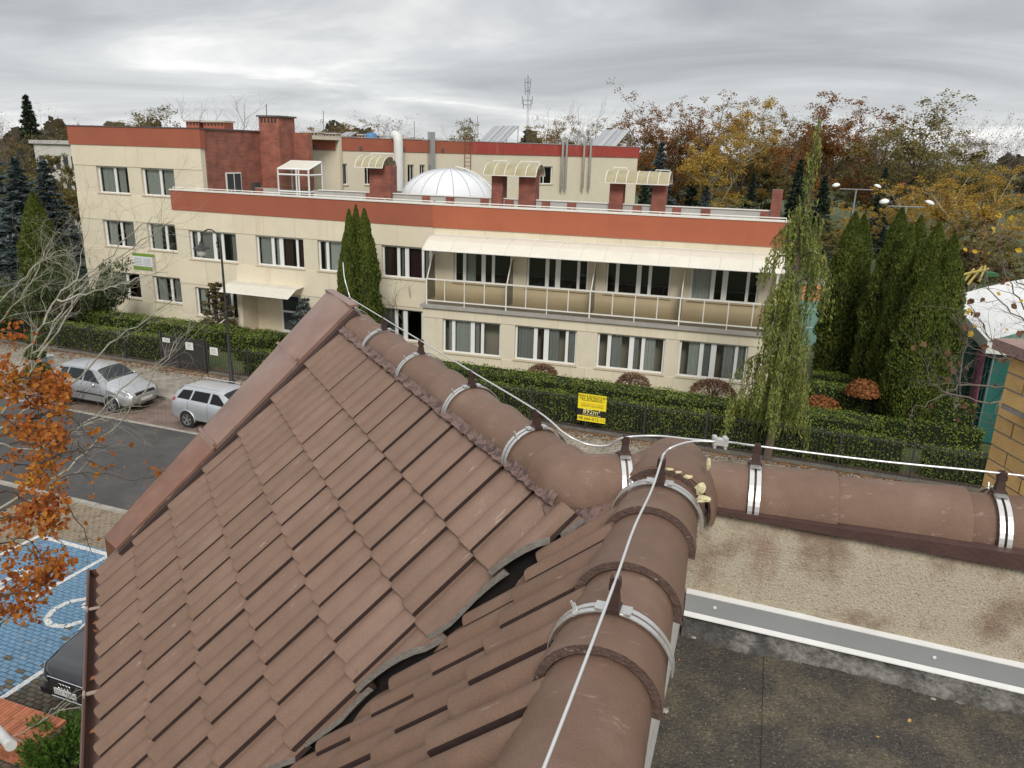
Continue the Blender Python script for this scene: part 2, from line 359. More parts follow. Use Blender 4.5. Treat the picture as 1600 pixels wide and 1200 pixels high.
def wins(fr,u0,u1,z0,z1,d,pat,cseed,closed=.6):
    """one window: frame (part) with panes, curtains and sill under it"""
    rr=random.Random(cseed); w=u1-u0; h=z1-z0
    mb=MB(); t=.07
    fbox(mb,fr,u0,u1,z0,z0+t,d,d+.07); fbox(mb,fr,u0,u1,z1-t,z1,d,d+.07)
    edges=[0]+[x for p in pat for x in p]+[1]
    for i in range(0,len(edges),2): fbox(mb,fr,u0+w*edges[i],u0+w*edges[i+1],z0+t,z1-t,d+.002,d+.068)
    fo=mb.build('window',white_f,B)
    for (a,b) in pat:
        g=MB(); A=u0+w*a; Bb=u0+w*b; g.quad(F(fr,A,z0+t,d+.035),F(fr,Bb,z0+t,d+.035),F(fr,Bb,z1-t,d+.035),F(fr,A,z1-t,d+.035)); g.build('pane',glass,fo)
        q=rr.random()
        if q<closed+.25:
            c=MB(); f0,f1=(0,1) if q<closed*.6 else ((0,.55) if rr.random()<.5 else (.4,1))
            n=max(4,int((Bb-A)*(f1-f0)/.05)); vs=[]
            for i in range(n+1):
                uu=A+(Bb-A)*(f0+(f1-f0)*i/n); dd=d-.12+.03*math.sin(i*2.1+rr.random())
                vs+= [F(fr,uu,z0-.1,dd),F(fr,uu,z1+.05,dd)]
            c.add(vs,[(2*i,2*i+2,2*i+3,2*i+1) for i in range(n)]); c.build('curtain',curt if rr.random()<.88 else curt2,fo)
    s=MB(); fbox(s,fr,u0-.06,u1+.06,z0-.05,z0+.002,d+.07,.075); s.build('sill',sillm,fo)
    return fo
P4a=[(.03,.15),(.205,.475),(.545,.655),(.705,.97)]; P4b=[(.03,.30),(.36,.465),(.545,.815),(.86,.97)]; P2=[(.05,.50),(.57,.95)]
def storey_wall(fr,U0,U1,levels,th=.3,name='wall'):
    """levels: list of (z0,z1,[openings]); openings (u0,u1)"""
    mb=MB()
    for z0,z1,ops in levels:
        c=U0
        for a,b in sorted(ops):
            if a>c: fbox(mb,fr,c,a,z0,z1,-th,0)
            c=b
        if U1>c: fbox(mb,fr,c,U1,z0,z1,-th,0)
    return mb.build(name,creamb,B)
def panels(fr,U0,U1,z0,z1,step,seed):
    rr=random.Random(seed); n=max(1,round((U1-U0)/step)); w=(U1-U0)/n
    for i in range(n):
        q=MB(); fbox(q,fr,U0+i*w+.004,U0+(i+1)*w-.004,z0,z1,.002,.028+rr.uniform(0,.003)); q.build('wall_panel',cream,B)
# ---- tall block on the left
TBw=[[(-5.3,-2.97),(-2.0,.33)]]*3
lv=[]; zs=[(1.0,2.48),(3.97,5.47),(7.0,8.48)]; zc=0
for (a,b) in zs: lv.append((zc,a,[])); lv.append((a,b,TBw[0])); zc=b
lv.append((zc,9.66,[])); storey_wall(TB,-7.0,2.3,lv)
for a,b in ((.0,.95),(2.5,3.92),(5.5,6.95),(8.5,9.62)): panels(TB,-7.0,2.3,a,b,3.1,int(a*9))
for k,(a,b) in enumerate(zs):
    for j,(u0,u1) in enumerate(TBw[0]): wins(TB,u0,u1,a,b,-.22,P2,100+k*10+j,.9)
mb=MB(); fbox(mb,TB,-7.08,2.38,9.62,10.60,-.3,.07); mb.build('fascia',red,B)
mb=MB(); fbox(mb,TB,-7.12,2.42,10.60,10.66,-.4,.10); mb.build('coping',mat('dark_coping',(.10,.08,.08),.5,.1,3),B)
plinth=mat('dark_plinth',(.07,.06,.055),.9,.2,3)
mb=MB(); fbox(mb,TB,-7.0,1.0,0,.03,.03,1.6); mb.build('plinth_strip',plinth,B)
mb=MB(); fbox(mb,TB,-7.0,-6.7,0,10.6,-14,-.3); fbox(mb,TB,-6.7,2.0,10.3,10.5,-14,-.3); fbox(mb,TB,-6.7,2.0,0,10.3,-14,-13.7); mb.build('end_wall',cream,B)
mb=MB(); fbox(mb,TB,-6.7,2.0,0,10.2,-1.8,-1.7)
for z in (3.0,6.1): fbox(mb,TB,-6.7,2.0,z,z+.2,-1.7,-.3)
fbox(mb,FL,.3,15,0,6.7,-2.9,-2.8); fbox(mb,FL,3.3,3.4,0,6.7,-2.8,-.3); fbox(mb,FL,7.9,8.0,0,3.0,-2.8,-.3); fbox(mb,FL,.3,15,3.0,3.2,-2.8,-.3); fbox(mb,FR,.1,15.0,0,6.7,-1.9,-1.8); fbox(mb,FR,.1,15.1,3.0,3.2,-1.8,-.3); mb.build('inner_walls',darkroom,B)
# brick return wall of the tall block, with its chimney tower
bt=MB(); fbox(bt,TB,2.0,2.3,6.5,10.58,-9.2,-.3); brk=bt.build('brick_wall',brickw,B)
mb=MB(); fbox(mb,TB,1.95,2.36,10.58,10.66,-9.2,-.3); mb.build('coping',MATS['dark_coping'],brk)
brickf=brickmat('brick_front',(.34,.105,.06),(.25,.075,.05),(.19,.14,.11),.26,.077,.014,.5,'XZ',R_(-20.5),.35)
def boxat(name,px0,px1,ztop,Y,depth,m,parent=B,z0=6.6,fr=TB):
    a=PX(px0,300,Y); b=PX(px1,300,Y); w=abs((b-a).x)/abs(fr[1].x); q=MB(); q.box(V(a.x,a.y,z0),fr[1]*w,-fr[2]*depth,V(0,0,ztop-z0)); return q.build(name,m,parent)
q=MB(); fbox(q,TB,2.302,3.7,6.6,11.42,-6.4,-4.9); ct=q.build('chimney_tower',brickf,B)
q=MB(); fbox(q,TB,2.22,3.8,11.425,11.52,-6.5,-4.8); q.build('chimney_cap',MATS['dark_coping'],ct)
for i_ in range(5):
    q=MB(); fbox(q,TB,2.45+i_*.24,2.57+i_*.24,11.12,11.34,-4.9,-4.895); q.build('vent_slot',darkroom,ct)
q=MB(); fbox(q,TB,3.7,4.75,6.6,10.6,-6.6,-6.2); q.build('brick_wall',brickf,B)
wb=MB(); 
for (z0,z1) in ((7.0,8.35),): wb.box(F(TB,2.3,z0,-1.75),-TB[2]*1.25,TB[1]*.05,V(0,0,z1-z0))
wo=wb.build('window',white_f,B); wb=MB()
for k in (0,1): wb.box(F(TB,2.352,7.08,-1.82-k*.6),-TB[2]*.52,TB[1]*.006,V(0,0,1.2))
wb.build('pane',mat('dark_glass',(.05,.055,.06),.08,0,spec=.6),wo)
ac=MB(); ac.box(F(TB,2.31,7.0,-3.9),-TB[2]*.5,TB[1]*.25,V(0,0,.75)); ac.build('air_unit',mat('dark_unit',(.06,.06,.06),.6),B)
# ---- front part, left half
FLw1=[(.87,3.92),(5.15,8.03),(8.85,11.6),(12.45,15.0)]; FLw0=[(.95,3.7),(12.2,15.0)]
storey_wall(FL,0,15.19,[(0,.95,[(4.0,7.7)]),(.95,2.5,FLw0+[(4.0,7.7)]),(2.5,2.62,[(4.0,7.7)]),(2.62,4.0,[]),(4.0,5.5,FLw1),(5.5,6.54,[])])
panels(FL,0,3.95,.0,.9,2.0,1); panels(FL,7.75,15.19,0,.9,1.9,2); panels(FL,0,15.19,2.66,3.95,1.9,3); panels(FL,0,15.19,5.53,6.50,1.9,4)
for k,(a,b) in enumerate(FLw1): wins(FL,a,b,4.0,5.5,-.2,P4a if k%2==0 else P4b,200+k,.55)
for k,(a,b) in enumerate(FLw0): wins(FL,a,b,.95,2.5,-.2,P4b,220+k,.55)
mb=MB(); fbox(mb,FL,-.06,15.24,6.50,7.5,-.28,.06); mb.build('fascia',red,B)
mb=MB(); fbox(mb,FL,-.1,15.19,7.5,7.56,-.35,.10); mb.build('coping',offw,B)
mb=MB(); fbox(mb,FL,-.0,.3,0,7.45,-2.2,-.3); mb.build('end_wall',cream,B)
# ---- front part, right half
RU=[(1.0,3.78),(4.5,7.32),(8.1,10.92),(11.75,14.55)]; RL=[(.85,3.65),(4.33,7.16),(8.07,11.0),(11.6,14.4)]
storey_wall(FR,0,15.3,[(0,4.05,[]),(4.05,5.45,RU),(5.45,6.54,[])])
panels(FR,0,15.3,5.47,6.50,1.28,5)
FRL=(FR[0]+FR[2]*1.0,FR[1],FR[2])
storey_wall(FRL,-.12,15.3,[(0,.9,[]),(.9,2.48,RL),(2.48,2.95,[])])
panels(FRL,-.12,15.3,0,.84,1.28,6); panels(FRL,-.12,15.3,2.5,2.95,1.28,7)
mb=MB(); fbox(mb,FRL,-.12,.15,0,2.95,-1.0,-.3); fbox(mb,FRL,15.0,15.3,0,2.95,-1.0,-.3); fbox(mb,FR,15.0,15.3,0,6.5,-8,-.3); mb.build('end_wall',cream,B)
for k,(a,b) in enumerate(RU): wins(FR,a,b,4.05,5.45,-.2,P4a if k in(0,2) else P4b,300+k,.12)
for k,(a,b) in enumerate(RL): wins(FRL,a,b,.9,2.48,-.2,P4a if k in(0,2) else P4b,320+k,.6)
mb=MB(); fbox(mb,FR,0,15.36,6.50,7.5,-.28,.085); mb.build('fascia',mat('terracotta_fascia_newer',(.38,.112,.056),.75,.08,.8,.1,80,streak=((.33,.085,.045),(1.5,1.5,.25),.55,.8,.4)),B)
mb=MB(); fbox(mb,FR,.0,15.4,7.5,7.56,-.35,.12); mb.build('coping',offw,B)
rl=MB()
for fr,U0,U1 in ((FL,0,15.1),(FR,.1,15.3)):
    rl.tube([F(fr,U0,7.65,-.12),F(fr,U1,7.65,-.12)],.022,6)
    n=12
    for i in range(n+1): rl.tube([F(fr,U0+(U1-U0)*i/n,7.55,-.12),F(fr,U0+(U1-U0)*i/n,7.65,-.12)],.012,5)
rl.build('parapet_rail',offw,B)
# roof terrace deck behind the parapets
dk=mat('roof_deck',(.20,.19,.18),.9,.15,1)
mb=MB(); mb.prism([F(FL,0,6.75,-.3),F(FL,15.19,6.75,-.3),F(FR,15.2,6.75,-.3),F(FR,14.9,6.75,-9),F(FL,2.4,6.75,-14)],(0,0,.15)); mb.build('roof_deck',dk,B)
# ---- balcony
slab=mat('balcony_slab',(.33,.31,.28),.8,.15,3)
bal=MB(); fbox(bal,FR,-.2,15.35,2.955,3.1,.0,1.16); bs=bal.build('balcony',slab,B)
up_=[.08,.96,1.91,2.86,3.88,4.79,5.75,6.7,7.66,8.64,9.6,10.54,11.48,12.45,13.43,14.4,15.25]
for i,u in enumerate(up_):
    q=MB(); big=i%4==0; w=.055 if big else .035; fbox(q,FR,u-w/2,u+w/2,3.0 if i%2==0 else 3.3,4.25,1.0,1.045); q.build('post',offw,bs)
q=MB(); fbox(q,FR,.05,15.28,4.25,4.31,.985,1.06); fbox(q,FR,.05,15.28,3.27,3.32,.99,1.055); q.build('rail',offw,bs)
smoke=glassmat('smoked_glass',(.95,.91,.82),.93,.3)
for a,b in zip(up_,up_[1:]):
    q=MB(); fbox(q,FR,a+.03,b-.03,3.33,4.24,1.015,1.025); q.build('glass_panel',smoke,bs)
for u in (.1,3.9,7.68,11.5,15.2):
    q=MB(); q.tube([F(FR,u,4.3,1.02),F(FR,u,5.35,.32),F(FR,u,5.35,.02)],.028,6); q.tube([F(FR,u,3.1,.04),F(FR,u,5.35,.04)],.02,5); d=q.build('divider_frame',offw,bs)
    q=MB(); q.prism([F(FR,u-.006,3.3,.05),F(FR,u-.006,3.3,.99),F(FR,u-.006,4.28,.99),F(FR,u-.006,5.3,.32),F(FR,u-.006,5.3,.05)],FR[1]*.012); q.build('divider_pane',smoke,d)
# ---- long canopy over the balcony
poly=mat('cream_polycarbonate',(.86,.82,.71),.4,.05,1.5,trans=.3,streak=((.66,.52,.33),(2,2,2),.62,.8,.35))
seams=[.1,1.43,2.75,3.92,5.04,6.25,7.23,8.24,9.35,10.5,11.72,12.93,14.18,15.4]
cn=MB(); prof=[(.05,6.2),(.55,6.17),(1.0,6.02),(1.58,5.66)]
for u in seams:
    cn.tube([F(FR,u,z+.012,d) for d,z in prof],.018,5)
cn.tube([F(FR,.1,5.645,1.6),F(FR,15.4,5.645,1.6)],.028,6); cn.tube([F(FR,.1,6.215,.07),F(FR,15.4,6.215,.07)],.02,6)
for u in (.14,15.3): cn.tube([F(FR,u,5.65,1.55),F(FR,u,5.65,.02)],.025,6)
co=cn.build('canopy',offw,B)
for a,b in zip(seams,seams[1:]):
    q=MB(); n=len(prof)
    vs=[F(FR,a+.012,z,d) for d,z in prof]+[F(FR,b-.012,z,d) for d,z in prof]; q.add(vs,[(i,i+1,n+i+1,n+i) for i in range(n-1)])
    vs=[v-V(0,0,.012) for v in vs]; q.add(vs,[(i,n+i,n+i+1,i+1) for i in range(n-1)]); q.build('canopy_panel',poly,co)
q=MB(); q.tube([F(FR,.18,5.6,.0),F(FR,.18,5.6,.35)],.03,6); q.lathe(F(FR,.18,5.35,.4),[(0,.0),(.1,.02),(.12,.12),(.06,.22),(0,.24)],10); q.build('wall_lamp',mat('lamp_grey',(.45,.45,.43),.5),B)
# ---- entrance
ew=MB(); fbox(ew,FL,3.95,4.0,0,2.62,-1.4,-.3); fbox(ew,FL,7.7,7.75,0,2.62,-1.4,-.3); fbox(ew,FL,4.0,5.6,0,2.62,-1.4,-1.2); fbox(ew,FL,7.15,7.7,0,2.62,-1.4,-1.2); fbox(ew,FL,5.6,7.15,2.4,2.62,-1.4,-1.2); en=ew.build('entrance_recess',cream,B)
q=MB()
for (a,b,z0,z1) in ((5.6,5.72,.3,2.4),(6.75,6.87,.3,2.4),(7.05,7.15,.3,2.4),(5.72,6.75,.3,.45),(5.72,6.75,1.4,1.5),(5.72,6.75,2.28,2.4)): fbox(q,FL,a,b,z0,z1,-1.2,-1.12)
do=q.build('entrance_door',white_f,B)
for (a,b,z0,z1) in ((5.72,6.75,.45,1.4),(5.72,6.75,1.5,2.28),(6.87,7.05,.3,2.4)):
    q=MB(); fbox(q,FL,a,b,z0,z1,-1.17,-1.16); q.build('pane',MATS['dark_glass'],do)
q=MB(); fbox(q,FL,6.55,6.62,1.2,1.6,-1.12,-1.06); q.build('handle',mat('steel',(.45,.45,.45),.3,metal=1,var=.05),do)
q=MB(); fbox(q,FL,6.9,7.02,1.9,2.1,-1.155,-1.15); q.build('door_notice',mat('red_notice',(.35,.05,.04),.6),do)
ston=mat('entrance_stone',(.40,.35,.27),.8,.15,3)
for i in range(3):
    q=MB(); fbox(q,FL,3.6-i*.0,7.9,.0+.0,.30-i*.1,-1.2 if i==0 else .9+.35*(i-1),.9+.35*i); q.build('step',ston,B)
ec=MB()
for u in (3.75,4.8,5.85,6.9,7.95): ec.tube([F(FL,u,3.1,.03),F(FL,u,3.05,.7),F(FL,u,2.72,1.35)],.016,5)
ec.tube([F(FL,3.75,2.7,1.37),F(FL,7.95,2.7,1.37)],.025,6); eo=ec.build('entrance_canopy',offw,B)
for a,b in ((3.75,4.8),(4.8,5.85),(5.85,6.9),(6.9,7.95)):
    q=MB(); pr=[(.03,3.09),(.7,3.04),(1.35,2.71)]; vs=[F(FL,a,z,d) for d,z in pr]+[F(FL,b,z,d) for d,z in pr]; q.add(vs,[(i,i+1,4+i,3+i) for i in range(2)]); q.build('canopy_panel',poly,eo)
q=MB(); q.tube([F(FL,3.7,.3,.9),F(FL,3.7,1.25,.9),F(FL,3.7,.75,2.2),F(FL,3.7,-.02,2.2)],.035,6); q.tube([F(FL,3.7,.42,.9),F(FL,3.7,.15,2.2)],.02,6); hr=q.build('handrail',offw,B)
q=MB(); q.prism([F(FL,3.695,.46,.95),F(FL,3.695,.2,2.15),F(FL,3.695,.72,2.15),F(FL,3.695,1.18,.95)],FL[1]*.01); q.build('handrail_pane',smoke,hr)
# ---- inner parapet of the roof terrace with brick piers, chimneys and their arched covers
IP=(FR[0]-FR[2]*5.6,FR[1],FR[2])
def ipu(px,py=310): 
    X=PPL(px,py,IP[0]+V(0,0,7),IP[2]); return (X-IP[0]).dot(IP[1])
greyp=mat('grey_panel',(.42,.41,.38),.85,.08,2,streak=((.25,.24,.22),(3,3,.5),.55,.8,.4))
brickd=brickmat('brick_pier',(.29,.08,.048),(.21,.062,.042),(.14,.10,.085),.26,.077,.014,.5,'XZ',R_(-16),.35)
q=MB(); fbox(q,IP,ipu(400),ipu(1216),6.85,7.55,-.14,0); ip=q.build('terrace_parapet',greyp,B)
q=MB(); fbox(q,IP,ipu(498),ipu(1216)+.05,7.555,7.60,-.2,.06); q.build('coping',offw,ip)
for a,b in ((400,412),(572,580),(660,672),(697,710),(751,764),(789,803),(847,860),(887,901),(990,1004),(1052,1066),(1097,1112),(1191,1203)):
    q=MB(); fbox(q,IP,ipu(a),ipu(b),6.85,7.53,.0,.05); q.build('brick_pier',brickd,ip)
arch=mat('weathered_polycarbonate',(.40,.355,.22),.5,.15,2,trans=.12,streak=((.27,.20,.09),(1.5,1.5,1.5),.5,.75,.7))
def chimney(a,b,ztop):
    q=MB(); fbox(q,IP,ipu(a),ipu(b),6.8,ztop,-.55,.25); return q.build('chimney',brickd,B)
def cover(par,a,b,zt,n):
    U0,U1=ipu(a),ipu(b); q=MB(); Rr=.95; cd_=-.15
    def ap(u,t): return F(IP,u,zt-.72+.75*math.sin(t),cd_+Rr*math.cos(t))
    ts=[R_(12+156*i/10) for i in range(11)]
    for i in range(n+1):
        u=U0+(U1-U0)*i/n; q.tube([ap(u,t) for t in ts],.022,5)
    for t in (ts[0],ts[-1]): q.tube([ap(U0,t),ap(U1,t)],.02,5)
    fr=q.build('arched_cover',offw,par)
    for i in range(n):
        u0=U0+(U1-U0)*i/n+.02; u1=U0+(U1-U0)*(i+1)/n-.02; m=MB(); vs=[ap(u0,t) for t in ts]+[ap(u1,t) for t in ts]; m.add(vs,[(k,k+1,12+k,11+k) for k in range(10)]); m.build('cover_panel',arch,par)
c1=chimney(581,614,9.0); cover(c1,566,608,9.45,4)
c2=chimney(770,787,8.95); c3=chimney(812,838,8.9); cover(c2,762,842,9.3,5)
c4=chimney(953,974,8.85); c5=chimney(1019,1041,8.8); cover(c4,948,1045,9.15,6)
for c_,(a,b,z) in ((c1,(580,614,9.62)),(c2,(768,790,9.45)),(c3,(810,840,9.45)),(c4,(955,976,9.3)),(c5,(1021,1043,9.25))):
    q=MB()
    for u in (ipu(a),ipu(b)):
        q.tube([F(IP,u,z-.35,-.15),F(IP,u,z,-.15)],.02,5)
    q.tube([F(IP,ipu(a),z,-.15),F(IP,ipu(b),z,-.15)],.022,5); q.build('chimney_bracket',offw,c_)
c6=chimney(1206,1222,8.55)
# ---- dome
DC=PX(702,300,46.5); DC.z=7.0
dome=mat('white_polycarbonate',(.86,.87,.89),.4,.04,1.5,trans=.2)
ribm=mat('dome_rib',(.42,.44,.46),.5,.1)
RD,HD=2.85,1.85
dp=lambda a,t:DC+V(math.cos(a)*RD*math.cos(t),math.sin(a)*RD*math.cos(t),HD*math.sin(t))
q=MB(); q.lathe(DC-V(0,0,.4),[(RD+.05,0),(RD+.05,.4)],36); dm=q.build('dome',greyp,B)
for k in range(18):
    a0,a1=2*math.pi*k/18,2*math.pi*(k+1)/18; q=MB(); n=10; m=3
    vs=[dp(a0+(a1-a0)*j/m,R_(90*i/n)) for i in range(n+1) for j in range(m+1)]
    q.add(vs,[(i*(m+1)+j,i*(m+1)+j+1,(i+1)*(m+1)+j+1,(i+1)*(m+1)+j) for i in range(n) for j in range(m)]); q.build('dome_panel',dome,dm,smooth=True)
    q=MB(); q.tube([dp(a0,R_(90*i/10))*1.0+V(0,0,.01) for i in range(11)],.022,4); q.build('dome_rib',ribm,dm)
q=MB(); 
for s in (-.16,.16):
    q.tube([dp(R_(-25)+s/2.5*(1+i*.08),R_(8+8.2*i))+V(0,0,.16) for i in range(10)],.022,5)
for i in range(14):
    t=R_(10+5.2*i); q.tube([dp(R_(-25)-.064*(1+i*.06),t)+V(0,0,.16),dp(R_(-25)+.064*(1+i*.06),t)+V(0,0,.16)],.014,4)
q.build('dome_ladder',offw,dm)
# ---- rear wing
A2=PX(455,240,54); B2=PX(997,240,74); ev=V(B2.x-A2.x,B2.y-A2.y,0); LW=ev.length; ev.normalize(); nv=V(ev.y,-ev.x,0)
RW=orient((V(A2.x,A2.y,0),ev,nv))
def rwu(px): X=PPL(px,280,RW[0]+V(0,0,8),RW[2]); return (X-RW[0]).dot(RW[1])
ztop=PX(455,213,54).z; ztr=PX(997,237,74).z; ZT=10.5
hs=[(rwu(529),rwu(543)),(rwu(570),rwu(580)),(rwu(637),rwu(647)),(rwu(656),rwu(664)),(rwu(844),rwu(863))]
storey_wall(RW,0,LW,[(0,7.3,[]),(7.3,8.75,hs),(8.75,9.65,[])])
for k,(a,b) in enumerate(hs): wins(RW,a,b,7.3,8.75,-.2,P2 if k<4 else [(.05,.3),(.36,.95)],400+k,.4)
um=rwu(733)
q=MB(); fbox(q,RW,-.05,um,9.62,ZT,-.3,.06); q.build('fascia',red,B)
n=12
for i in range(n):
    q=MB(); a=um+(LW-um+.1)*i/n; b=um+(LW-um+.1)*(i+1)/n; fbox(q,RW,a+.005,b-.005,9.62,ZT+.02,-.25,.08+.004*(i%2)); q.build('fascia_sheet',redmetal,B)
q=MB(); fbox(q,RW,-.1,LW+.15,ZT+.022,ZT+.07,-.4,.12); q.build('coping',mat('grey_coping',(.35,.33,.31),.5,.1),B)
for u in [1.6+3.4*i for i in range(11) if 1.6+3.4*i<um]:
    q=MB(); fbox(q,RW,u,u+.2,9.68,9.95,.06,.1); q.build('overflow_spout',MATS['dark_coping'],B)
q=MB(); fbox(q,RW,LW-.3,LW,0,10.5,-12,-.3); fbox(q,RW,0,LW,10.2,10.3,-12,-.3); fbox(q,RW,0,LW-.3,0,10.2,-12,-11.7); fbox(q,RW,0,.3,0,10.2,-11.7,-.3); q.build('end_wall',cream,B)
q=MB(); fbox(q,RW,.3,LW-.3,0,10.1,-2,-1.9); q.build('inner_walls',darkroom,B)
galv=mat('galvanised',(.50,.50,.49),.35,.1,3,metal=.85); ductw=mat('duct_white',(.62,.62,.59),.5,.08,2); steel2=mat('flue_steel',(.60,.58,.55),.25,.08,3,metal=.9)
def vp(px,y0,y1,r,m,nm,d=.35,seg=10,top=None):
    u=rwu(px); z1=PPL(px,y0,RW[0]+RW[2]*d,RW[2]).z
    q=MB(); pts=[F(RW,u,6.9,d),F(RW,u,z1,d)]+(top(u,z1) if top else []); q.tube(pts,r,seg)
    for k in range(4): zz=7.4+k*(z1-7.4)/4; q.tube([F(RW,u,zz,d),F(RW,u,zz+.05,d)],r*1.12,seg)
    return q.build(nm,m,B,auto=40)
q=MB(); u=rwu(617); q.tube([F(RW,u,6.9,.6),F(RW,u,10.35,.6),F(RW,u,10.62,.5),F(RW,u,10.72,.3),F(RW,u,10.76,.05)],.34,14); q.build('ventilation_duct',ductw,B,auto=50)
q=MB(); u=rwu(671); fbox(q,RW,u-.2,u+.2,6.9,11.1,.1,.5); q.build('ventilation_duct',galv,B)
for px,y0 in ((873,216),(879,217),(906,214),(916,215)): vp(px,y0,308,.12,steel2,'flue_pipe')
q=MB(); u=rwu(727)
for s in (-.28,.28): q.tube([F(RW,u+s,7.6,.3),F(RW,u+s,11.0,.3)],.03,5)
for i in range(11): q.tube([F(RW,u-.28,7.8+i*.3,.3),F(RW,u+.28,7.8+i*.3,.3)],.02,4)
q.build('roof_ladder',mat('rusty_steel',(.20,.075,.045),.7,.2),B)
vb=mat('vent_brick',(.33,.27,.21),.85,.2,5); 
def vent(px0,px1,y0,Y,name='roof_vent',m=None):
    a=PX(px0,y0,Y); b=PX(px1,y0,Y); w=(b-a).length; q=MB(); q.box(V(a.x,a.y,9.9),(b-a),V(.2,1.2,0),V(0,0,a.z-9.9-.12)); o=q.build(name,m or vb,B)
    q=MB(); q.box(a-V(.12,.12,.12)+V(0,0,0),(b-a)+V(.24,0,0),V(.2,1.44,0),V(0,0,.1)); q.build('vent_cap',MATS['grey_coping'],o)
    for i in range(max(3,int((px1-px0)/5))):
        k=max(3,int((px1-px0)/5)); q=MB(); q.box(a+(b-a)*((i+.25)/k)+V(0,-.01,-.34),(b-a)*(.5/k),V(0,.02,0),V(0,0,.17)); q.build('vent_slot',darkroom,o)
for p0,p1,y,Y in ((470,496,205,66),(504,524,207,68),(560,575,209,70),(629,639,214,72),(643,654,216,73),(679,692,219,76),(708,733,222,80),(822,844,224,84),(859,873,226,86)): vent(p0,p1,y,Y)
brv=mat('vent_red_brick',(.26,.08,.05),.85,.2,5)
for p0,p1,y in ((290,310,187),(317,349,188)): vent(p0,p1,y,53,'roof_vent',brv)
# glazed porch on the terrace
q=MB(); PO=(PX(436,300,44.2)); PO.z=6.9; pe=FR[1]; pn=-FR[2]
W_,D_,H0,H1=1.9,1.4,1.75,2.15
def bar(a,b,w=.05): q.tube([a,b],w,4)
c=[PO,PO+pe*W_,PO+pe*W_+pn*D_,PO+pn*D_]
for i,k in enumerate(c): bar(k,k+V(0,0,H0 if i in(0,1) else H1))
for z in (.0,.55,1.45,H0): bar(c[0]+V(0,0,z),c[1]+V(0,0,z))
for f in (.6,.68): bar(c[0]+pe*W_*f,c[0]+pe*W_*f+V(0,0,H0))
for f in (0,.35,.7,1): bar(c[0]+pe*W_*f+V(0,0,H0),c[3]+pe*W_*f+V(0,0,H1))
for z in (.55,1.45): bar(c[1]+V(0,0,z),c[2]+V(0,0,z))
bar(c[3]+V(0,0,H1),c[2]+V(0,0,H1)); po=q.build('glazed_porch',white_f,B)
q=MB(); q.quad(c[0]+V(0,0,.1),c[1]+V(0,0,.1),c[1]+V(0,0,H0),c[0]+V(0,0,H0)); q.quad(c[1]+V(0,0,.1),c[2]+V(0,0,.1),c[2]+V(0,0,H1),c[1]+V(0,0,H0)); q.build('pane',glassmat('porch_glass',(.9,.9,.86),.8),po)
q=MB(); q.quad(c[0]+V(0,0,H0+.05),c[1]+V(0,0,H0+.05),c[2]+V(0,0,H1+.05),c[3]+V(0,0,H1+.05)); q.build('porch_roof',poly,po)
# ---- things standing on the roofs
def solar(px0,px1,y0,y1,Y,n,label,nm='solar_panel'):
    a=PX(px0,y1,Y); b=PX(px0+ (px1-px0)*.62,y1,Y); t=PX(px0+(px1-px0)*.38,y0,Y+1.2); w=b-a; s=t-a; ro=empty(nm,V(a.x,a.y,10.3),label,'solar panel','solar panels on the rear roof')
    nn=w.cross(s).normalized()
    for i in range(n):
        q=MB(); q.box(a+w*(i/n),w*(.94/n),s,nn*.06); k=q.build('collector',mat('solar_glass',(.30,.32,.35),.25,.05,2,spec=.7) if i%2==0 else mat('solar_glass_pale',(.36,.37,.38),.3,.05,2,spec=.6),ro)
        q=MB(); q.box(a+w*(i/n+.94/n),w*(.05/n),s,nn*.09); q.build('collector_frame',MATS['dark_glass'] if i%2 else MATS['grey_coping'],ro)
    q=MB()
    for f in (.05,.5,.95):
        q.tube([a+w*f,V((a+w*f).x,(a+w*f).y,10.25)],.04,4); q.tube([t+w*f,V((t+w*f).x,(t+w*f).y,10.25)],.04,4); q.tube([V((a+w*f).x,(a+w*f).y,10.3),V((t+w*f).x,(t+w*f).y,10.3)],.03,4)
    q.build('stand',galv,ro)
solar(748,812,197,222,84,5,'row of slanted solar collectors left of the antenna mast on the rear roof')
solar(919,986,203,232,82,4,'row of slanted solar collectors right of the steel flue pipes')
solar(530,560,207,213,70,3,'low dark solar collectors beside the blue tank','solar_panel')
q=MB(); c=PX(580,211,69); q.lathe(V(c.x,c.y,10.3),[(0,0),(.45,0),(.5,.1),(.5,.55),(.4,.72),(0,.78)],16); tk=q.build('water_tank',mat('blue_tank',(.06,.18,.34),.5),smooth=True); tag(tk,'small blue round tank on the rear roof beside the white duct','tank')
# ================================================================ the house we stand on: tiled roof, ridges, flat roof
def DIR(azd,el=0): a=R_(azd); e=R_(el); return V(math.sin(a)*math.cos(e),math.cos(a)*math.cos(e),math.sin(e))
GO=V(-3.0373,5.1285,6.9141); GA=-27.208; GR=DIR(GA); GS=DIR(GA+90,43.106); GN=GS.cross(GR); GG=.35504; TW=.3
MA_=17.8; MR=DIR(MA_); MS=DIR(MA_+90,45.3); MX=-MR; MN=MX.cross(MS)
tile_m=mat('roof_tile',(.178,.107,.073),.5,.13,7,.35,170,spec=.4,rnd=.055,col2=(.215,.137,.099),c2scale=2.2,c2lo=.5,c2hi=.75,stretch=(1,.45,1),streak=((.50,.41,.35),(50,5.5,20),.645,.74,.55),specks=((.13,.085,.065),38,.73,.6))
joint_m=mat('joint_shade_dirt',(.045,.026,.022),.95,.3,20)  # dirty tile sides, with the shade of the joint put into the dark colour
tile_cut=mat('tile_core',(.20,.185,.165),.9,.3,30,.6,120)
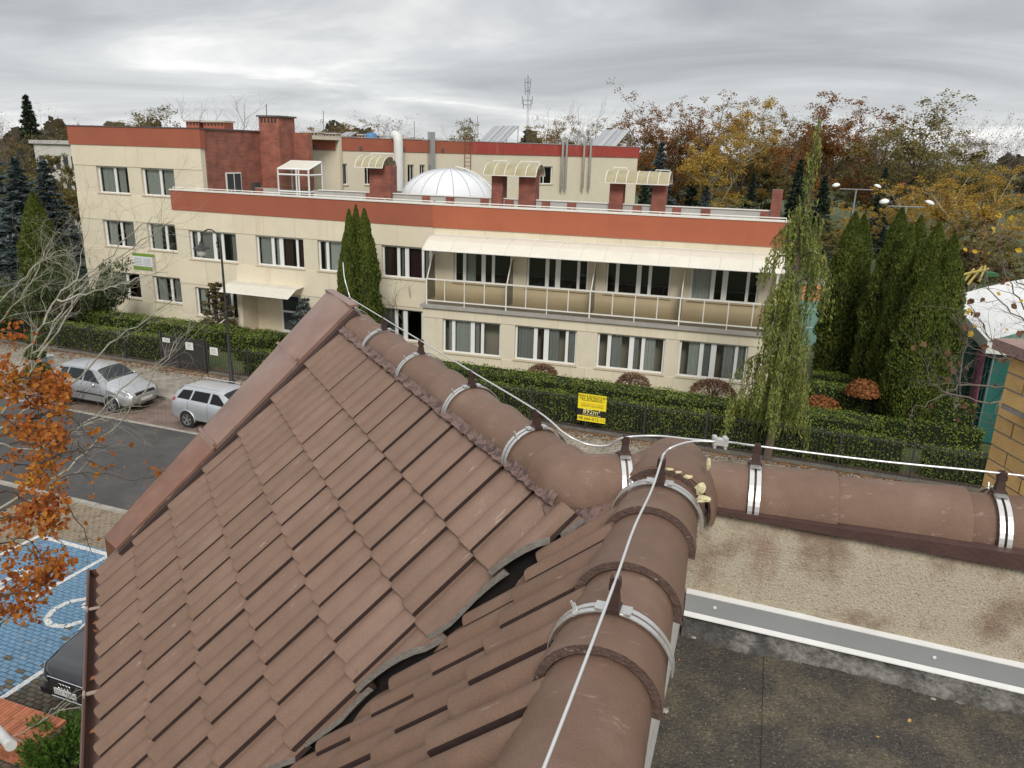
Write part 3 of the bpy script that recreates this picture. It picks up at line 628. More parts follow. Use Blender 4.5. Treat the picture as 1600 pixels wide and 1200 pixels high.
ridge_m=mat('ridge_tile',(.178,.106,.071),.48,.10,9,.5,260,spec=.4,rnd=.05,col2=(.235,.152,.112),c2scale=3,c2lo=.5,c2hi=.75,streak=((.52,.42,.36),(11,30,16),.61,.74,.45),specks=((.15,.09,.07),60,.72,.5))
ridge_rim=mat('ridge_rim',(.11,.07,.055),.85,.35,40,1,90,specks=((.34,.29,.24),50,.66,.6))
brownmetal=mat('brown_sheet_metal',(.25,.148,.112),.34,.16,3,.1,40,spec=.6,metal=.25,col2=(.31,.20,.16),c2scale=2,c2lo=.45,c2hi=.7)
gutm=mat('gutter_brown',(.115,.062,.048),.4,.12,6,spec=.5); underl=mat('roof_underlay',(.018,.014,.013),.95,.2,8)
rollm=mat('ridge_roll_strip',(.165,.105,.09),.6,.25,30,.6,90,col2=(.075,.047,.043),c2scale=22,c2lo=.5,c2hi=.6)
H=empty('tiled_house',V(-1,3,0),'brown tiled roof of the house in the foreground, with flat felt roof','house')
def prof(t,c2=.82,amp=.048):
    k=0
    for c,w in ((.33,.185),(c2,.20)):
        x=abs(t-c)/w
        if x<1: k=1-x**2.2
    return amp*k
def tile_solid(L,verge=False,c2=.82,amp=.048):
    q=MB(); nx=21; ts=[i/(nx-1) for i in range(nx)]; W_=TW*.956; h0=.044; th=.024
    st=[(0,-.009),(.004,-.002),(.014,0),(L,0)]
    top=[]
    for y,dz in st:
        for t in ts: top.append((t*W_,y,prof(t,c2,amp)+h0*(1-y/L)+dz))
    bot=[]
    for y in (0,L):
        for t in ts: bot.append((t*W_,y+.001,prof(t,c2,amp)*.9+h0*(1-y/L)-th))
    vs=top+bot; fs=[]; nt_=len(top); ns=len(st)
    for s in range(ns-1):
        for i in range(nx-1): fs.append((s*nx+i,s*nx+i+1,(s+1)*nx+i+1,(s+1)*nx+i))
    for i in range(nx-1):
        fs.append((nt_+i,nt_+nx+i,nt_+nx+i+1,nt_+i+1)); fs.append((i,nt_+i,nt_+i+1,i+1)); e=(ns-1)*nx
        fs.append((e+i,e+i+1,nt_+nx+i+1,nt_+nx+i))
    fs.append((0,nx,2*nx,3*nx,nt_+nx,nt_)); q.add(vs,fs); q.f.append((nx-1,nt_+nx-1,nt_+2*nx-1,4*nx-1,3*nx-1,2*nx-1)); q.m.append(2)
    if verge: q.box((-.012,0,-.07),(.014,0,0),(0,L,0),(0,0,.10+h0*.5),1)
    return q
def smooth_sharp(me,ang=35):
    me.polygons.foreach_set('use_smooth',[True]*len(me.polygons)); me.set_sharp_from_angle(angle=R_(ang))
tmesh={}
for k,vg,c2_,am_ in (('n',False,.82,.048),('v',True,.82,.048),('m',False,.85,.050)):
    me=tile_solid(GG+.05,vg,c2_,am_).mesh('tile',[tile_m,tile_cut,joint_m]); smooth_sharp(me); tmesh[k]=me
# valley between the two slopes
VA=V(.173,2.759,8.572); VD=V(-.7336,-.1313,-.6668).normalized(); VH=V(VD.x,VD.y,0).normalized(); VW=V(VH.y,-VH.x,0)   # VW points away from the viewer
if VW.y<0: VW=-VW
def place_tile(M,parent,key,cut=None):
    me=tmesh[key]; W_=TW*.956; L=GG+.05
    if cut:
        P,n=cut; cs=[(M@V(x,y,0)-P).dot(n) for x in (0,W_) for y in (0,L)]
        if max(cs)<.02: return None
        if min(cs)<0:
            bm=bmesh.new(); bm.from_mesh(me); bm.transform(M)
            r=bmesh.ops.bisect_plane(bm,geom=bm.verts[:]+bm.edges[:]+bm.faces[:],plane_co=P,plane_no=n,clear_inner=True)
            ed=[e for e in r['geom_cut'] if isinstance(e,bmesh.types.BMEdge)]
            f=bmesh.ops.holes_fill(bm,edges=ed,sides=0)
            for ff in f['faces']: ff.material_index=1; ff.smooth=False
            bm.transform(Matrix.Translation(-M.translation)); m2=bpy.data.meshes.new('cut_tile'); bm.to_mesh(m2); bm.free()
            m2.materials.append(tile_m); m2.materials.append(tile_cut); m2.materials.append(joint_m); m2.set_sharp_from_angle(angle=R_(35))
            return link('tile',m2,parent,None,M.translation-wl(parent))
    o=link('tile',me,parent); MM=M.copy(); MM.translation-=wl(parent); o.matrix_local=MM; return o
gd=MB(); gp=lambda c,r,h=0:GO-GR*(TW*c)+GS*(GG*r)+GN*h
gd.prism([gp(-.1,-.05,-.075),gp(-.1,7.15,-.075),gp(11.3,7.15,-.075),gp(10.2,-.05,-.075)],GN*.02)
groof=gd.build('gable_slope',underl,H)
for r in range(7):
    for c in range(14):
        jit=RN.uniform(-.0025,.0025)
        M=frameM(gp(c,r,-.038+RN.uniform(-.002,.003))+GS*jit,-GR,GS,GN)@Matrix.Rotation(RN.uniform(-.0018,.0018),4,'Z')
        place_tile(M,groof,'v' if c==0 else 'n',(VA-VW*.015,VW))
# steep slope beside the valley
MO=V(.173,2.759,8.572-.128)
up_t=(8.65-MO.z)/MS.z; MT=MO+MS*up_t       # a point under the ridge edge
mp_=lambda x,v,h=0:MT+MX*x+MS*v+MN*h       # x towards the viewer, v up the slope
md=MB(); md.prism([mp_(-1.0,.1,-.075),mp_(-.2,-1.2,-.075),mp_(.5,-2.6,-.075),mp_(4.6,-2.6,-.075),mp_(4.6,.1,-.075)],MN*.02)
mroof=md.build('main_slope',underl,H)
for r in range(8):
    for c in range(-3,15):
        v=-.30-GG*r
        M=frameM(mp_(c*TW-.05,v,-.034+RN.uniform(-.002,.004)),MX,MS,MN)
        place_tile(M,mroof,'m',(VA-VW*.02,-VW))
vg=MB(); vb_=VA-VD*.5-VW*.03; vg.prism([vb_+VW*.35-V(0,0,.13),vb_-VW*.35-V(0,0,.13),vb_-VW*.35+VD*4.2-V(0,0,.13),vb_+VW*.35+VD*4.2-V(0,0,.13)],V(0,0,-.01)); vg.build('valley_gutter',underl,H)
q=MB(); q.add([V(.115,2.97,8.63),V(.30,2.90,8.66),V(.44,2.80,8.66),V(.40,2.70,8.60),V(.26,2.70,8.52),V(.17,2.80,8.565)],[(0,1,5),(1,2,3),(1,3,4),(1,4,5)]); q.build('valley_apron',rollm,H)
# ridge tiles
def halfround(q,P,D,w,h,zb,ang0=-8,ang1=188,n=18):
    """half-elliptical section points around P, lying across D"""
    lat=V(D.y,-D.x,0).normalized()
    return [P+lat*(w*math.cos(R_(ang0+(ang1-ang0)*i/n)))+V(0,0,zb+h*math.sin(R_(ang0+(ang1-ang0)*i/n))) for i in range(n+1)]
def ridge_tile(P0,P1,w0,w1,h0,h1,name='ridge_tile',th=.02,bend=None):
    """nose at P0 (wide, rounded rim), tail at P1"""
    D=(P1-P0); q=MB(); st=[(0,.994),(.012,1.0),(.12,1.0),(.17,.985),(.6,.975),(1,.97)]; n=18
    rings=[]
    for t,s in st:
        w=(w0+(w1-w0)*t)*s; h=(h0+(h1-h0)*t)*s; rings.append(halfround(q,P0+D*t,D,w,h,0))
    inner=[halfround(q,P0+D*t,D,w0+(w1-w0)*t-th,h0+(h1-h0)*t-th,0) for t in (0,1)]
    vs=[p for r in rings for p in r]+[p for r in inner for p in r]; m=n+1; k=len(st)
    fs=[(a*m+i,a*m+i+1,(a+1)*m+i+1,(a+1)*m+i) for a in range(k-1) for i in range(n)]
    q.add(vs,fs); b=k*m
    q.f+= [(b+i,b+i+1,i+1,i) for i in range(n)]; q.m+=[1]*n            # nose rim
    q.f+= [(b+i,b+m+i,b+m+i+1,b+i+1) for i in range(n)]; q.m+=[1]*n
    o=q.build(name,[ridge_m,ridge_rim],H,auto=38); return o
ZG=8.64; CH=.145; HW=.155
GQ=V(.238,3.083,ZG); JP=V(.664,2.95,0)
# far gable ridge: noses look towards the gable
step=.355; i=0; t=3.52
while t>.12:
    P0=GQ+GR*t; P1=GQ+GR*(t-step-.035); z=V(0,0,RN.uniform(-.003,.003)-.045*t/3.5)
    ridge_tile(P0+z,P1+z,HW,HW-.018,CH+.005,CH-.014); t-=step
# last pieces turn into the corner
q=MB(); pth=catmull([GQ+GR*.06,V(.258,3.035,ZG),V(.292,2.998,ZG+.002),V(.35,2.982,ZG+.006),V(.44,2.98,ZG+.01),V(.62,2.985,ZG+.012)],3); n=18; rings=[]
for i_,P in enumerate(pth):
    D=pth[min(i_+1,len(pth)-1)]-pth[max(0,i_-1)]; rings.append(halfround(q,P,D,HW-.002,CH+.002,0,-8,188,n))
q.add([p for r in rings for p in r],[(a*(n+1)+k,a*(n+1)+k+1,(a+1)*(n+1)+k+1,(a+1)*(n+1)+k) for a in range(len(pth)-1) for k in range(n)]); q.build('bent_ridge_tile',ridge_m,H,auto=50)
# near ridge, noses towards us
ZN=8.655; NQ=V(.651,2.95,ZN)
ts=[.14,.50,.91,1.35,1.79,2.2]
for t in ts: ridge_tile(NQ-MR*t+V(0,0,.006),NQ-MR*(t-.47),.170,.147,.156,.132,th=.026)
# right ridge
RA=DIR(104); RQ=V(.77,2.985,8.645)
for (a,b) in ((.55,.0),(1.02,.50),(1.5,.97),(1.97,1.45),(2.44,1.92),(2.91,2.39),(3.38,2.86),(3.85,3.33),(4.32,3.8),(4.79,4.27),(5.26,4.74)): ridge_tile(RQ+RA*a,RQ+RA*(b-.03),HW,HW-.014,CH+.01,CH-.006)
# corner cap: a bent hood over the meeting ridges
q=MB(); n=20; rings=[]
for t,w,h,dz in ((.135,.183,.168,.0),(.13,.198,.183,.0),(.10,.204,.190,.0),(.0,.208,.194,.0),(-.10,.204,.19,.0),(-.17,.185,.168,.0),(-.215,.14,.12,.0),(-.235,.07,.05,.0)):
    P=NQ-MR*t+V(.012,0,-.012+dz); rings.append(halfround(q,P,MR,w,h,0,-14,194,n))
rings.insert(0,halfround(q,NQ-MR*.12+V(.012,0,-.012),MR,.172,.150,0,-14,194,n))
q.add([p for r in rings for p in r],[(a*(n+1)+i,a*(n+1)+i+1,(a+1)*(n+1)+i+1,(a+1)*(n+1)+i) for a in range(len(rings)-1) for i in range(n)])
q.f.append(tuple(range((len(rings)-1)*(n+1),len(rings)*(n+1)))); q.m.append(0)
for k in range(n): q.m[k]=1
cap=q.build('corner_cap',[ridge_m,ridge_rim],H,auto=50)
foam=mat('mortar_foam',(.62,.56,.34),.9,.25,30,1,60)
def blob(name,c,r,mt,parent,seed,sq=(1,1,1),sub=2):
    bm=bmesh.new(); bmesh.ops.create_icosphere(bm,subdivisions=sub,radius=1); rr=random.Random(seed)
    for v in bm.verts: v.co=V(v.co.x*sq[0],v.co.y*sq[1],v.co.z*sq[2])*r*(1+rr.uniform(-.3,.3))
    me=bpy.data.meshes.new(name); bm.to_mesh(me); bm.free(); me.materials.append(mt); o=link(name,me,parent); o.location=V(*c)-(wl(parent) if parent else V(0,0,0)); return o
for k,(px,py,Y,r,sq) in enumerate(((1094,763,2.62,.019,(.9,.8,1.2)),(1098,780,2.62,.016,(1.6,.8,.8)),(1107,725,2.82,.013,(.7,.7,1.8)),(1075,745,2.66,.010,(1.5,1,.7)),(1060,738,2.7,.008,(1.6,1,.7)),(1046,733,2.74,.008,(1.8,1,.6)))):
    blob('mortar',PX(px,py,Y),r,foam,H,k,sq)
# ridge roll: pleated strip between tiles and ridge tiles
def pleats(name,P,D,S,Nn,L,w,n,seed):
    rr=random.Random(seed); q=MB(); vs=[]
    for i in range(n+1):
        x=L*i/n; hgt=.006*(i%2)+rr.uniform(0,.004); k=prof((x/TW)%1)*.8
        vs+=[P+D*x+Nn*(.012+hgt+k)+S*rr.uniform(-.006,.006),P+D*x+S*w*.5+Nn*(.024+hgt*1.3),P+D*x+S*w+Nn*(.03+hgt)]
    q.add(vs,[(3*i+j,3*i+3+j,3*i+4+j,3*i+1+j) for i in range(n) for j in (0,1)]); return q.build(name,rollm,H)
pleats('ridge_roll',gp(-.45,7.02,-.004),-GR,GS,GN,12.1*TW,.055,230,3)
# verge flashing: three folded sheets
def gpl(px,py,h): return PPL(px,py,GO+GN*h,GN)
o0,o1=gpl(512,456,.10),gpl(163,838,.10); i0,i1=gpl(550,481,.06),gpl(181,857,.06)
for k,(a,b) in enumerate(((0,.245),(.235,.60),(.59,1.0))):
    q=MB(); O0=o0.lerp(o1,a);O1=o0.lerp(o1,b);I0=i0.lerp(i1,a);I1=i0.lerp(i1,b); lift=GN*(.004*(2-k))
    nn=5; vs=[]
    for P,Q in ((O0,I0),(O1,I1)):
        for j in range(nn+1): vs.append(P.lerp(Q,j/nn)+lift+GN*(.02*math.sin(math.pi*j/nn)))
        vs.append(Q+lift-GN*.13)
        vs.append(P+lift-V(0,0,.28))
    m=nn+3; q.add(vs,[(j,j+1,m+j+1,m+j) for j in range(nn+1)]+[(0,m,m+nn+2,nn+2)])
    q.add([v+lift*.2 for v in vs[:nn+1]]+[v-GN*.012 for v in vs[:nn+1]],[(j,j+1,nn+2+j,nn+1+j) for j in range(nn)])
    q.build('verge_flashing',brownmetal if k<2 else mat('brown_sheet_rusty',(.215,.108,.072),.4,.2,4,.1,40,spec=.5,metal=.2,col2=(.27,.15,.11),c2scale=3,c2lo=.45,c2hi=.7),H,auto=40)
    if k: 
        s=MB(); s.box(O0+lift-GS*.0+GN*.004,(I0-O0),GS*.022,GN*.024); s.build('flashing_seam',brownmetal,H)
q=MB(); q.box(i0-GN*.02,(i1-i0),-GR*.06,-GN*.10); q.build('verge_board',mat('verge_dark',(.05,.03,.026),.7),H)
q=MB(); tip=o0; q.prism([o0+GN*.03,i0+GN*.03,i0+GS*.06-GN*.02,o0+GS*.05-GN*.02],V(0,0,-.02)); q.build('verge_apex',brownmetal,H)
# gutter
gq=[]; G0=gp(-.35,-.03,-.06)-GS*.0; lat=V(GS.x,GS.y,0).normalized()
q=MB(); nn=10; vs=[]
for c in (-.35,13.5):
    P=gp(c,-.03,-.05)-lat*.055-V(0,0,.01)
    for k in range(nn+1):
        a=math.pi*k/nn; vs.append(P+lat*(.068*math.cos(a))-V(0,0,.068*math.sin(a)))
q.add(vs,[(k,k+1,nn+2+k,nn+1+k) for k in range(nn)]); 
for c in (-.35,):
    P=gp(c,-.03,-.05)-lat*.055-V(0,0,.01); q.add([P+lat*(.068*math.cos(math.pi*k/nn))-V(0,0,.068*math.sin(math.pi*k/nn)) for k in range(nn+1)],[tuple(range(nn+1))])
P0=gp(-.35,-.03,-.05)-lat*.123-V(0,0,.008); P1=gp(13.5,-.03,-.05)-lat*.123-V(0,0,.008); q.tube([P0,P1],.011,6)
gu=q.build('gutter',gutm,H,auto=50)
for c in (1.6,4.8,8.0,11.2):
    P=gp(c,-.03,-.05)-lat*.128-V(0,0,.03); q=MB(); q.box(P,-GR*.05,lat*.012,V(0,0,.05)); q.box(P+V(0,0,.03),-GR*.03,lat*.09,V(0,0,.006)); q.build('gutter_bracket',mat('bracket_pale',(.33,.25,.2),.5),gu)
leafm=mat('fallen_leaf_brown',(.25,.09,.035),.8,.3,20)
for k in range(14):
    c=RN.uniform(.6,9); P=gp(c,-.03,-.05)-lat*(.055+RN.uniform(-.03,.03))-V(0,0,.035); q=MB(); a=RN.uniform(0,6); u=V(math.cos(a),math.sin(a),.3)*.022; w=V(-math.sin(a),math.cos(a),.2)*.014
    q.add([P-u,P+w,P+u,P-w],[(0,1,2,3)]); q.build('gutter_leaf',leafm,gu)
# walls under the roof
wallm=mat('house_render',(.50,.42,.30),.9,.08,2,.2,80); q=MB()
gw=lambda c,r,dz:gp(c,r,-.12)
a=gp(.3,.9,-.12); b=gp(.3,7.2,-.12); c_=gp(11.2,.9,-.12); 
base=V(0,0,0)
q.prism([V(a.x,a.y,0),V(b.x,b.y,0),V(b.x,b.y,b.z-.15),V(a.x,a.y,a.z-.15)],-GR*.3)
q.prism([V(a.x,a.y,0),V(a.x,a.y,a.z-.2),V(c_.x,c_.y,c_.z-.2),V(c_.x,c_.y,0)],lat*.3)
m0=mp_(-.3,-2.2,-.15); m1=mp_(6,-2.2,-.15); q.prism([V(m0.x,m0.y,0),V(m0.x,m0.y,m0.z-.1),V(m1.x,m1.y,m1.z-.1),V(m1.x,m1.y,0)],V(MS.x,MS.y,0).normalized()*.3)
q.build('house_wall',wallm,H)
b2=b+lat*1.9+V(0,0,-1.75); q=MB(); q.prism([b-V(0,0,.1),gp(10.6,7.3,-.05)-V(0,0,.1),gp(10.6,7.3,-.05)+lat*1.9-V(0,0,1.85),b2-V(0,0,.1)],GN*-.02); q.build('far_slope',tile_m,H)
# right-hand outer slope below the right ridge, falling away from us
FA=DIR(14); e0=RQ+FA*.1-V(0,0,.02); q=MB(); q.prism([e0,e0+RA*7,e0+RA*7+FA*1.4-V(0,0,1.4),e0+FA*1.4-V(0,0,1.4)],V(0,0,-.03)); q.build('outer_slope',tile_m,H)
# ---------------------------------------------------------------- flat roof
WC=V(.755,2.853,0); WE=DIR(106); WI=-DIR(16); NE=DIR(197.8)     # along the right wall, inwards, and along the near ridge towards us
felt=mat('bitumen_felt',(.058,.052,.044),.85,.6,75,1,90,col2=(.135,.112,.072),c2scale=3.6,c2lo=.47,c2hi=.66,specks=((.34,.29,.21),170,.64,.7),streak=((.03,.027,.024),(1.6,1.6,1.6),.5,.7,.6))
ZF=8.125
q=MB(); c0=WC+V(0,0,ZF); q.prism([c0-NE*.1-WE*.1,c0+WE*6-NE*.1-V(0,0,.27),c0+WE*6+NE*7-V(0,0,.27),c0+NE*7-WE*.1],V(0,0,-.2)); fl=q.build('flat_roof',felt,H)
conc=mat('stained_concrete',(.47,.41,.305),.92,.26,150,.8,120,col2=(.25,.18,.125),c2scale=3.4,c2lo=.49,c2hi=.64,specks=((.17,.115,.09),95,.60,.4),streak=((.24,.14,.10),(3.2,3.2,1.6),.54,.68,.75))
q=MB(); 
nseg=60; vs=[]; rr=random.Random(5)
for i in range(nseg+1):
    P=WC+WE*(6*i/nseg-.05)
    for z,o in ((ZF-.4,0),(ZF+.2,.0),(ZF+.35,.004),(8.62,.008),(8.66,.05)): vs.append(P-WI*o+WI*rr.uniform(0,.004)+V(0,0,z))
q.add(vs,[(5*i+j,5*i+5+j,5*i+6+j,5*i+1+j) for i in range(nseg) for j in range(4)]); q.build('parapet_wall',conc,H,smooth=True)
q=MB(); q.box(WC-WE*.1+V(0,0,ZF-.1)-WI*.06,WE*6.1,-WI*.16,V(0,0,.62)); q.build('parapet_core',mat('parapet_dark',(.05,.03,.028),.8,.2,8,.4,60),H)
q=MB(); q.prism([WC-WE*.05+V(0,0,8.643)-WI*.015,WC-WE*.05+V(0,0,8.655)-WI*.015,WC+WE*6+V(0,0,8.655)-WI*.015,WC+WE*6+V(0,0,8.40)-WI*.015],WI*.05); q.build('ridge_fascia',mat('fascia_brown',(.07,.035,.03),.6,.25,10,.3,60),H)
strip=mat('grey_flashing',(.33,.34,.34),.4,.06,4,spec=.5,metal=.3); stripw=mat('flashing_edge',(.66,.66,.63),.5,.1,8)
FT=.33
q=MB(); z=8.175; q.prism([WC+WE*.0+WI*.02+V(0,0,z),WC+WE*.0+WI*.014+V(0,0,z+.08),WC+WE*6+WI*.014+V(0,0,z+.08-FT),WC+WE*6+WI*.02+V(0,0,z-FT)],WI*.006); fs_=q.build('wall_flashing',strip,H)
q=MB(); q.prism([WC+WI*.022+V(0,0,z+.08),WC+WI*.0+V(0,0,z+.089),WC+WE*6+V(0,0,z+.089-FT),WC+WE*6+WI*.022+V(0,0,z+.08-FT)],V(0,0,.004)); q.prism([WC+WI*.030+V(0,0,z),WC+WI*.046+V(0,0,z-.012),WC+WE*6+WI*.046+V(0,0,z-.012-FT),WC+WE*6+WI*.030+V(0,0,z-FT)],V(0,0,.004)); q.build('flashing_edge',stripw,fs_)
for u in (.12,.95,1.75,2.5):
    q=MB(); q.lathe(WC+WE*u+WI*.026+V(0,0,z+.045-FT*u/6),[(0,.004),(.006,.003),(.008,0)],10,ax=WI); q.build('screw',stripw,fs_)
# upstand of old felt under the flashing
fel2=mat('felt_upstand',(.07,.066,.06),.9,.5,40,1,45,col2=(.17,.16,.145),c2scale=5,c2lo=.48,c2hi=.62,specks=((.3,.28,.24),90,.66,.5))
q=MB(); vs=[]; nseg=420
for i in range(nseg+1):
    P=WC+WE*(6*i/nseg); w=.125+.018*math.sin(i*.11)+rr.uniform(-.008,.008)+.015*math.sin(i*.025)
    for d,zz in ((.0,.024),(.03,.023+rr.uniform(-.003,.003)),(.06,.024+rr.uniform(-.006,.008)),(.09,.024+rr.uniform(-.008,.008)),(w-.012,.02+rr.uniform(-.006,.006)),(w,.010),(w+.003,-.004)): vs.append(P+WI*d+V(0,0,ZF+zz-.045*6*i/nseg))
q.add(vs,[(7*i+j,7*i+7+j,7*i+8+j,7*i+1+j) for i in range(nseg) for j in range(6)]); q.build('felt_upstand',fel2,H,smooth=True)
q=MB(); sl=lambda u,v,h:WC+WE*u+NE*v+V(0,0,ZF-.045*u+h); q.prism([sl(.33,.14,.0007),sl(2.2,.14,.0007),sl(2.2,7,.0007),sl(.33,7,.0007)],V(0,0,-.003)); q.build('felt_sheet',felt,H)
# pale metal edge along the near ridge
edge=mat('pale_edge_trim',(.60,.59,.55),.55,.2,14,.4,60,specks=((.36,.33,.28),60,.62,.6))
q=MB(); E0=WC+V(0,0,8.60)+NE*.03-WE*.02
q.box(E0-V(0,0,.5),NE*5,WE*.012,V(0,0,.52)); q.box(E0+V(0,0,.021),NE*5,WE*.02,V(0,0,.006)); q.box(E0-WE*.03+V(0,0,-.5),NE*5,WE*.028,V(0,0,.5)); q.build('edge_trim',edge,H)
# debris on the felt
stone=mat('mortar_crumb',(.36,.32,.26),.9,.3,30,.8,60); dirt=mat('dark_dirt',(.035,.025,.018),.95,.4,20,1,60)
for k,(px,py,r,lab) in enumerate(((1075,976,.026,'largest pale mortar crumb by the corner of the felt roof'),(1085,995,.014,'small white mortar crumb below the larger crumb in the corner'),(1039,1110,.016,'grey mortar crumb beside the pale trim near the bottom edge'),(1458,1092,.010,'tiny pale crumb on the felt above the yellow leaf'))):
    P=PZ(px,py,ZF+.004); P=PZ(px,py,ZF+.004-.045*max(0,(P-WC).dot(WE))); o=blob('mortar_crumb',P,r,stone,None,40+k,(1,.8,.35)); tag(o,lab,'crumb','crumbs on the felt roof')
yl=mat('yellow_leaf',(.62,.40,.14),.7,.15,30,trans=.3)
def flat_leaf(name,P,s,m,lab,seed):
    rr=random.Random(seed); a=rr.uniform(0,6); q=MB(); pts=[(1.1,0,.1),(.6,.42,.22),(0,.5,.15),(-.6,.35,.05),(-1,0,0),(-.6,-.35,.1),(0,-.48,.05),(.6,-.4,.0)]
    R=Matrix.Rotation(a,3,'Z'); vs=[P+R@(V(x,y,z)*s) for x,y,z in pts]+[P+V(0,0,.25*s)]; q.add(vs,[(8,i,(i+1)%8) for i in range(8)])
    o=q.build(name,m); tag(o,lab,'leaf'); return o
flat_leaf('fallen_leaf',PZ(1421,1126,ZF-.035),.012,yl,'larger pale yellow leaf lying on the dark felt roof',1)
flat_leaf('fallen_leaf',PZ(1371,1151,ZF-.03),.006,yl,'tiny yellow leaf scrap left of the larger leaf on felt',2)
flat_leaf('fallen_leaf',PZ(1061,1031,ZF+.002),.007,mat('red_scrap',(.45,.15,.08),.8),'small red leaf scrap beside the pale edge trim',3)
# ---------------------------------------------------------------- lightning conductor
wire_m=mat('aluminium_wire',(.72,.72,.71),.35,.04,20,metal=.6); holder_m=mat('brown_plastic',(.05,.026,.021),.5,.1,20)
LC=empty('lightning_conductor',V(.66,2.95,8.9),'white aluminium lightning wire clipped along the ridge tiles','lightning conductor')
def strap(C,D,w,h,width=.018,gap=True,ang=(0,180)):
    q=MB(); lat=V(D.y,-D.x,0).normalized(); n=24
    for off in ((-.0135,.0135) if gap else (0,)):
        rings=[]
        for i in range(n+1):
            a=R_(ang[0]+(ang[1]-ang[0])*i/n); dr=lat*math.cos(a)+V(0,0,math.sin(a)); b=C+lat*(w*math.cos(a))+V(0,0,h*math.sin(a))+D*off
            rings+= [b-D*.0088,b+D*.0088,b+D*.0088+dr*.004,b-D*.0088+dr*.004]
        q.add(rings,[(4*i+j,4*i+(j+1)%4,4*i+4+(j+1)%4,4*i+4+j) for i in range(n) for j in range(4)])
    b=C+V(0,0,h+.002); q.box(b-lat*.05-D*.02,lat*.1,D*.04,V(0,0,.004))
    b=C+lat*(-w*.62)+V(0,0,h*.80); q.tube([b-D*.02,b+D*.02],.006,6); q.tube([b,b-lat*.012+V(0,0,.03)],.004,5); q.tube([b+D*.012,b+D*.012-lat*.006+V(0,0,.018)],.004,5)
    return q
def holder(C,D,h,w,hh):
    """C on the ridge base line, crest at C.z+h"""
    b=C+V(0,0,h); lat=V(D.y,-D.x,0).normalized(); q=MB()
    def ring(z,a,c): return [b+lat*x*a+D*y*c+V(0,0,z) for x,y in ((-1,-1),(1,-1),(1,1),(-1,1))]
    zs=[(0,.020,.024),(.012,.020,.024),(.014,.0165,.016),(hh*.75,.0115,.012),(hh*.76,.015,.0155),(hh,.015,.0155)]
    vs=[p for z,a,c in zs for p in ring(z,a,c)]; q.add(vs,[(4*i+j,4*i+(j+1)%4,4*i+4+(j+1)%4,4*i+4+j) for i in range(len(zs)-1) for j in range(4)]+[(20,21,22,23)])
    for s in (-1,1): q.box(b+lat*(s*.011-.003)+V(0,0,hh)-D*.012,lat*.006,D*.024,V(0,0,.014))
    ho=q.build('wire_holder',holder_m,LC); strap(C,D,w,h).build('strap',mat('galvanised_strap',(.62,.62,.60),.35,.08,15,metal=.7),ho)
    return b+V(0,0,hh+.006)
gaz=V(GR.y,-GR.x,0).normalized()
def on_ridge(px,py,Q,D,z): 
    n=V(D.y,-D.x,0).normalized(); X=PPL(px,py,V(Q.x,Q.y,z),n); return (X-V(Q.x,Q.y,X.z)).dot(D)
wp=[]
for px,py in ((549,484),(600,517),(658,556),(737,606),(838,674)):
    t=on_ridge(px,py,GQ,GR,ZG+CH); C=GQ+GR*t+V(0,0,-.045*t/3.5); wp.append(holder(C,GR,CH+.008,HW+.008,.075))
tail=wp[0]; rod=[tail+GR*.02,tail+GR*.06+V(0,0,.03),tail+GR*.10+V(-.02,0,.15),PX(536,410,tail.y+.25)]
C=V(.47,3.03,8.65); D2=(V(.60,3.0,0)-V(.33,3.07,0)).normalized()
hp=holder(V(.475,2.985,8.648),V(1,0,0),CH+.01,HW+.005,.07)
mid=lambda px,py,Y:PX(px,py,Y)
path=[p.copy() for p in wp]
path=rod[::-1]+path+[mid(882,677,3.10),mid(917,694,3.08),mid(950,696,3.05),hp+V(-.01,0,0),mid(1025,681,3.0),mid(1075,686,2.92),mid(1112,689,2.86)]
MB().tube(catmull(path),.0042,8).build('wire',wire_m,LC,smooth=True)
h1=holder(NQ-MR*.27,MR,.158,.172,.085)
h2=holder(NQ-MR*1.17,MR,.158,.172,.085)
MB().tube(catmull([mid(1118,690,2.84),mid(1080,690,2.83),mid(1050,699,2.75),h1+MR*.06+V(0,0,.002),h1,h1.lerp(h2,.3)+V(.004,0,-.004),h1.lerp(h2,.65)+V(-.004,0,.003),h2,h2-MR*.45+V(.002,0,.0),h2-MR*.9,h2-MR*1.5]),.0042,8).build('wire',wire_m,LC,smooth=True)
rh=[]
for px,py in ((1180,728),(1557,783)):
    t=on_ridge(px,py,RQ,RA,8.645+CH); rh.append(holder(RQ+RA*t,RA,CH+.01,HW+.006,.075))
for t in (2.3,3.5): rh.append(holder(RQ+RA*t,RA,CH+.01,HW+.006,.075))
MB().tube(catmull([mid(1110,690,2.86),mid(1140,691,2.84),rh[0],rh[0].lerp(rh[1],.5)+V(0,0,-.006),rh[1],rh[1].lerp(rh[2],.5)+V(0,0,-.006),rh[2],rh[2].lerp(rh[3],.5)+V(0,0,-.006),rh[3],rh[3]+RA*.7]),.0042,8).build('wire',wire_m,LC,smooth=True)
K=mid(1125,690,2.85); q=MB()
q.box(K-RA*.028-V(0,.016,.012),RA*.056,V(0,.032,0),V(0,0,.024))
for s in (-.02,.02):
    for yy in (-.01,.01): q.tube([K+RA*s+V(0,yy,-.026),K+RA*s+V(0,yy,.022)],.006,6); q.tube([K+RA*s+V(0,yy,.012),K+RA*s+V(0,yy,.02)],.010,6)
q.build('cross_clamp',mat('zinc_clamp',(.62,.62,.60),.4,.1,30,metal=.5),LC)
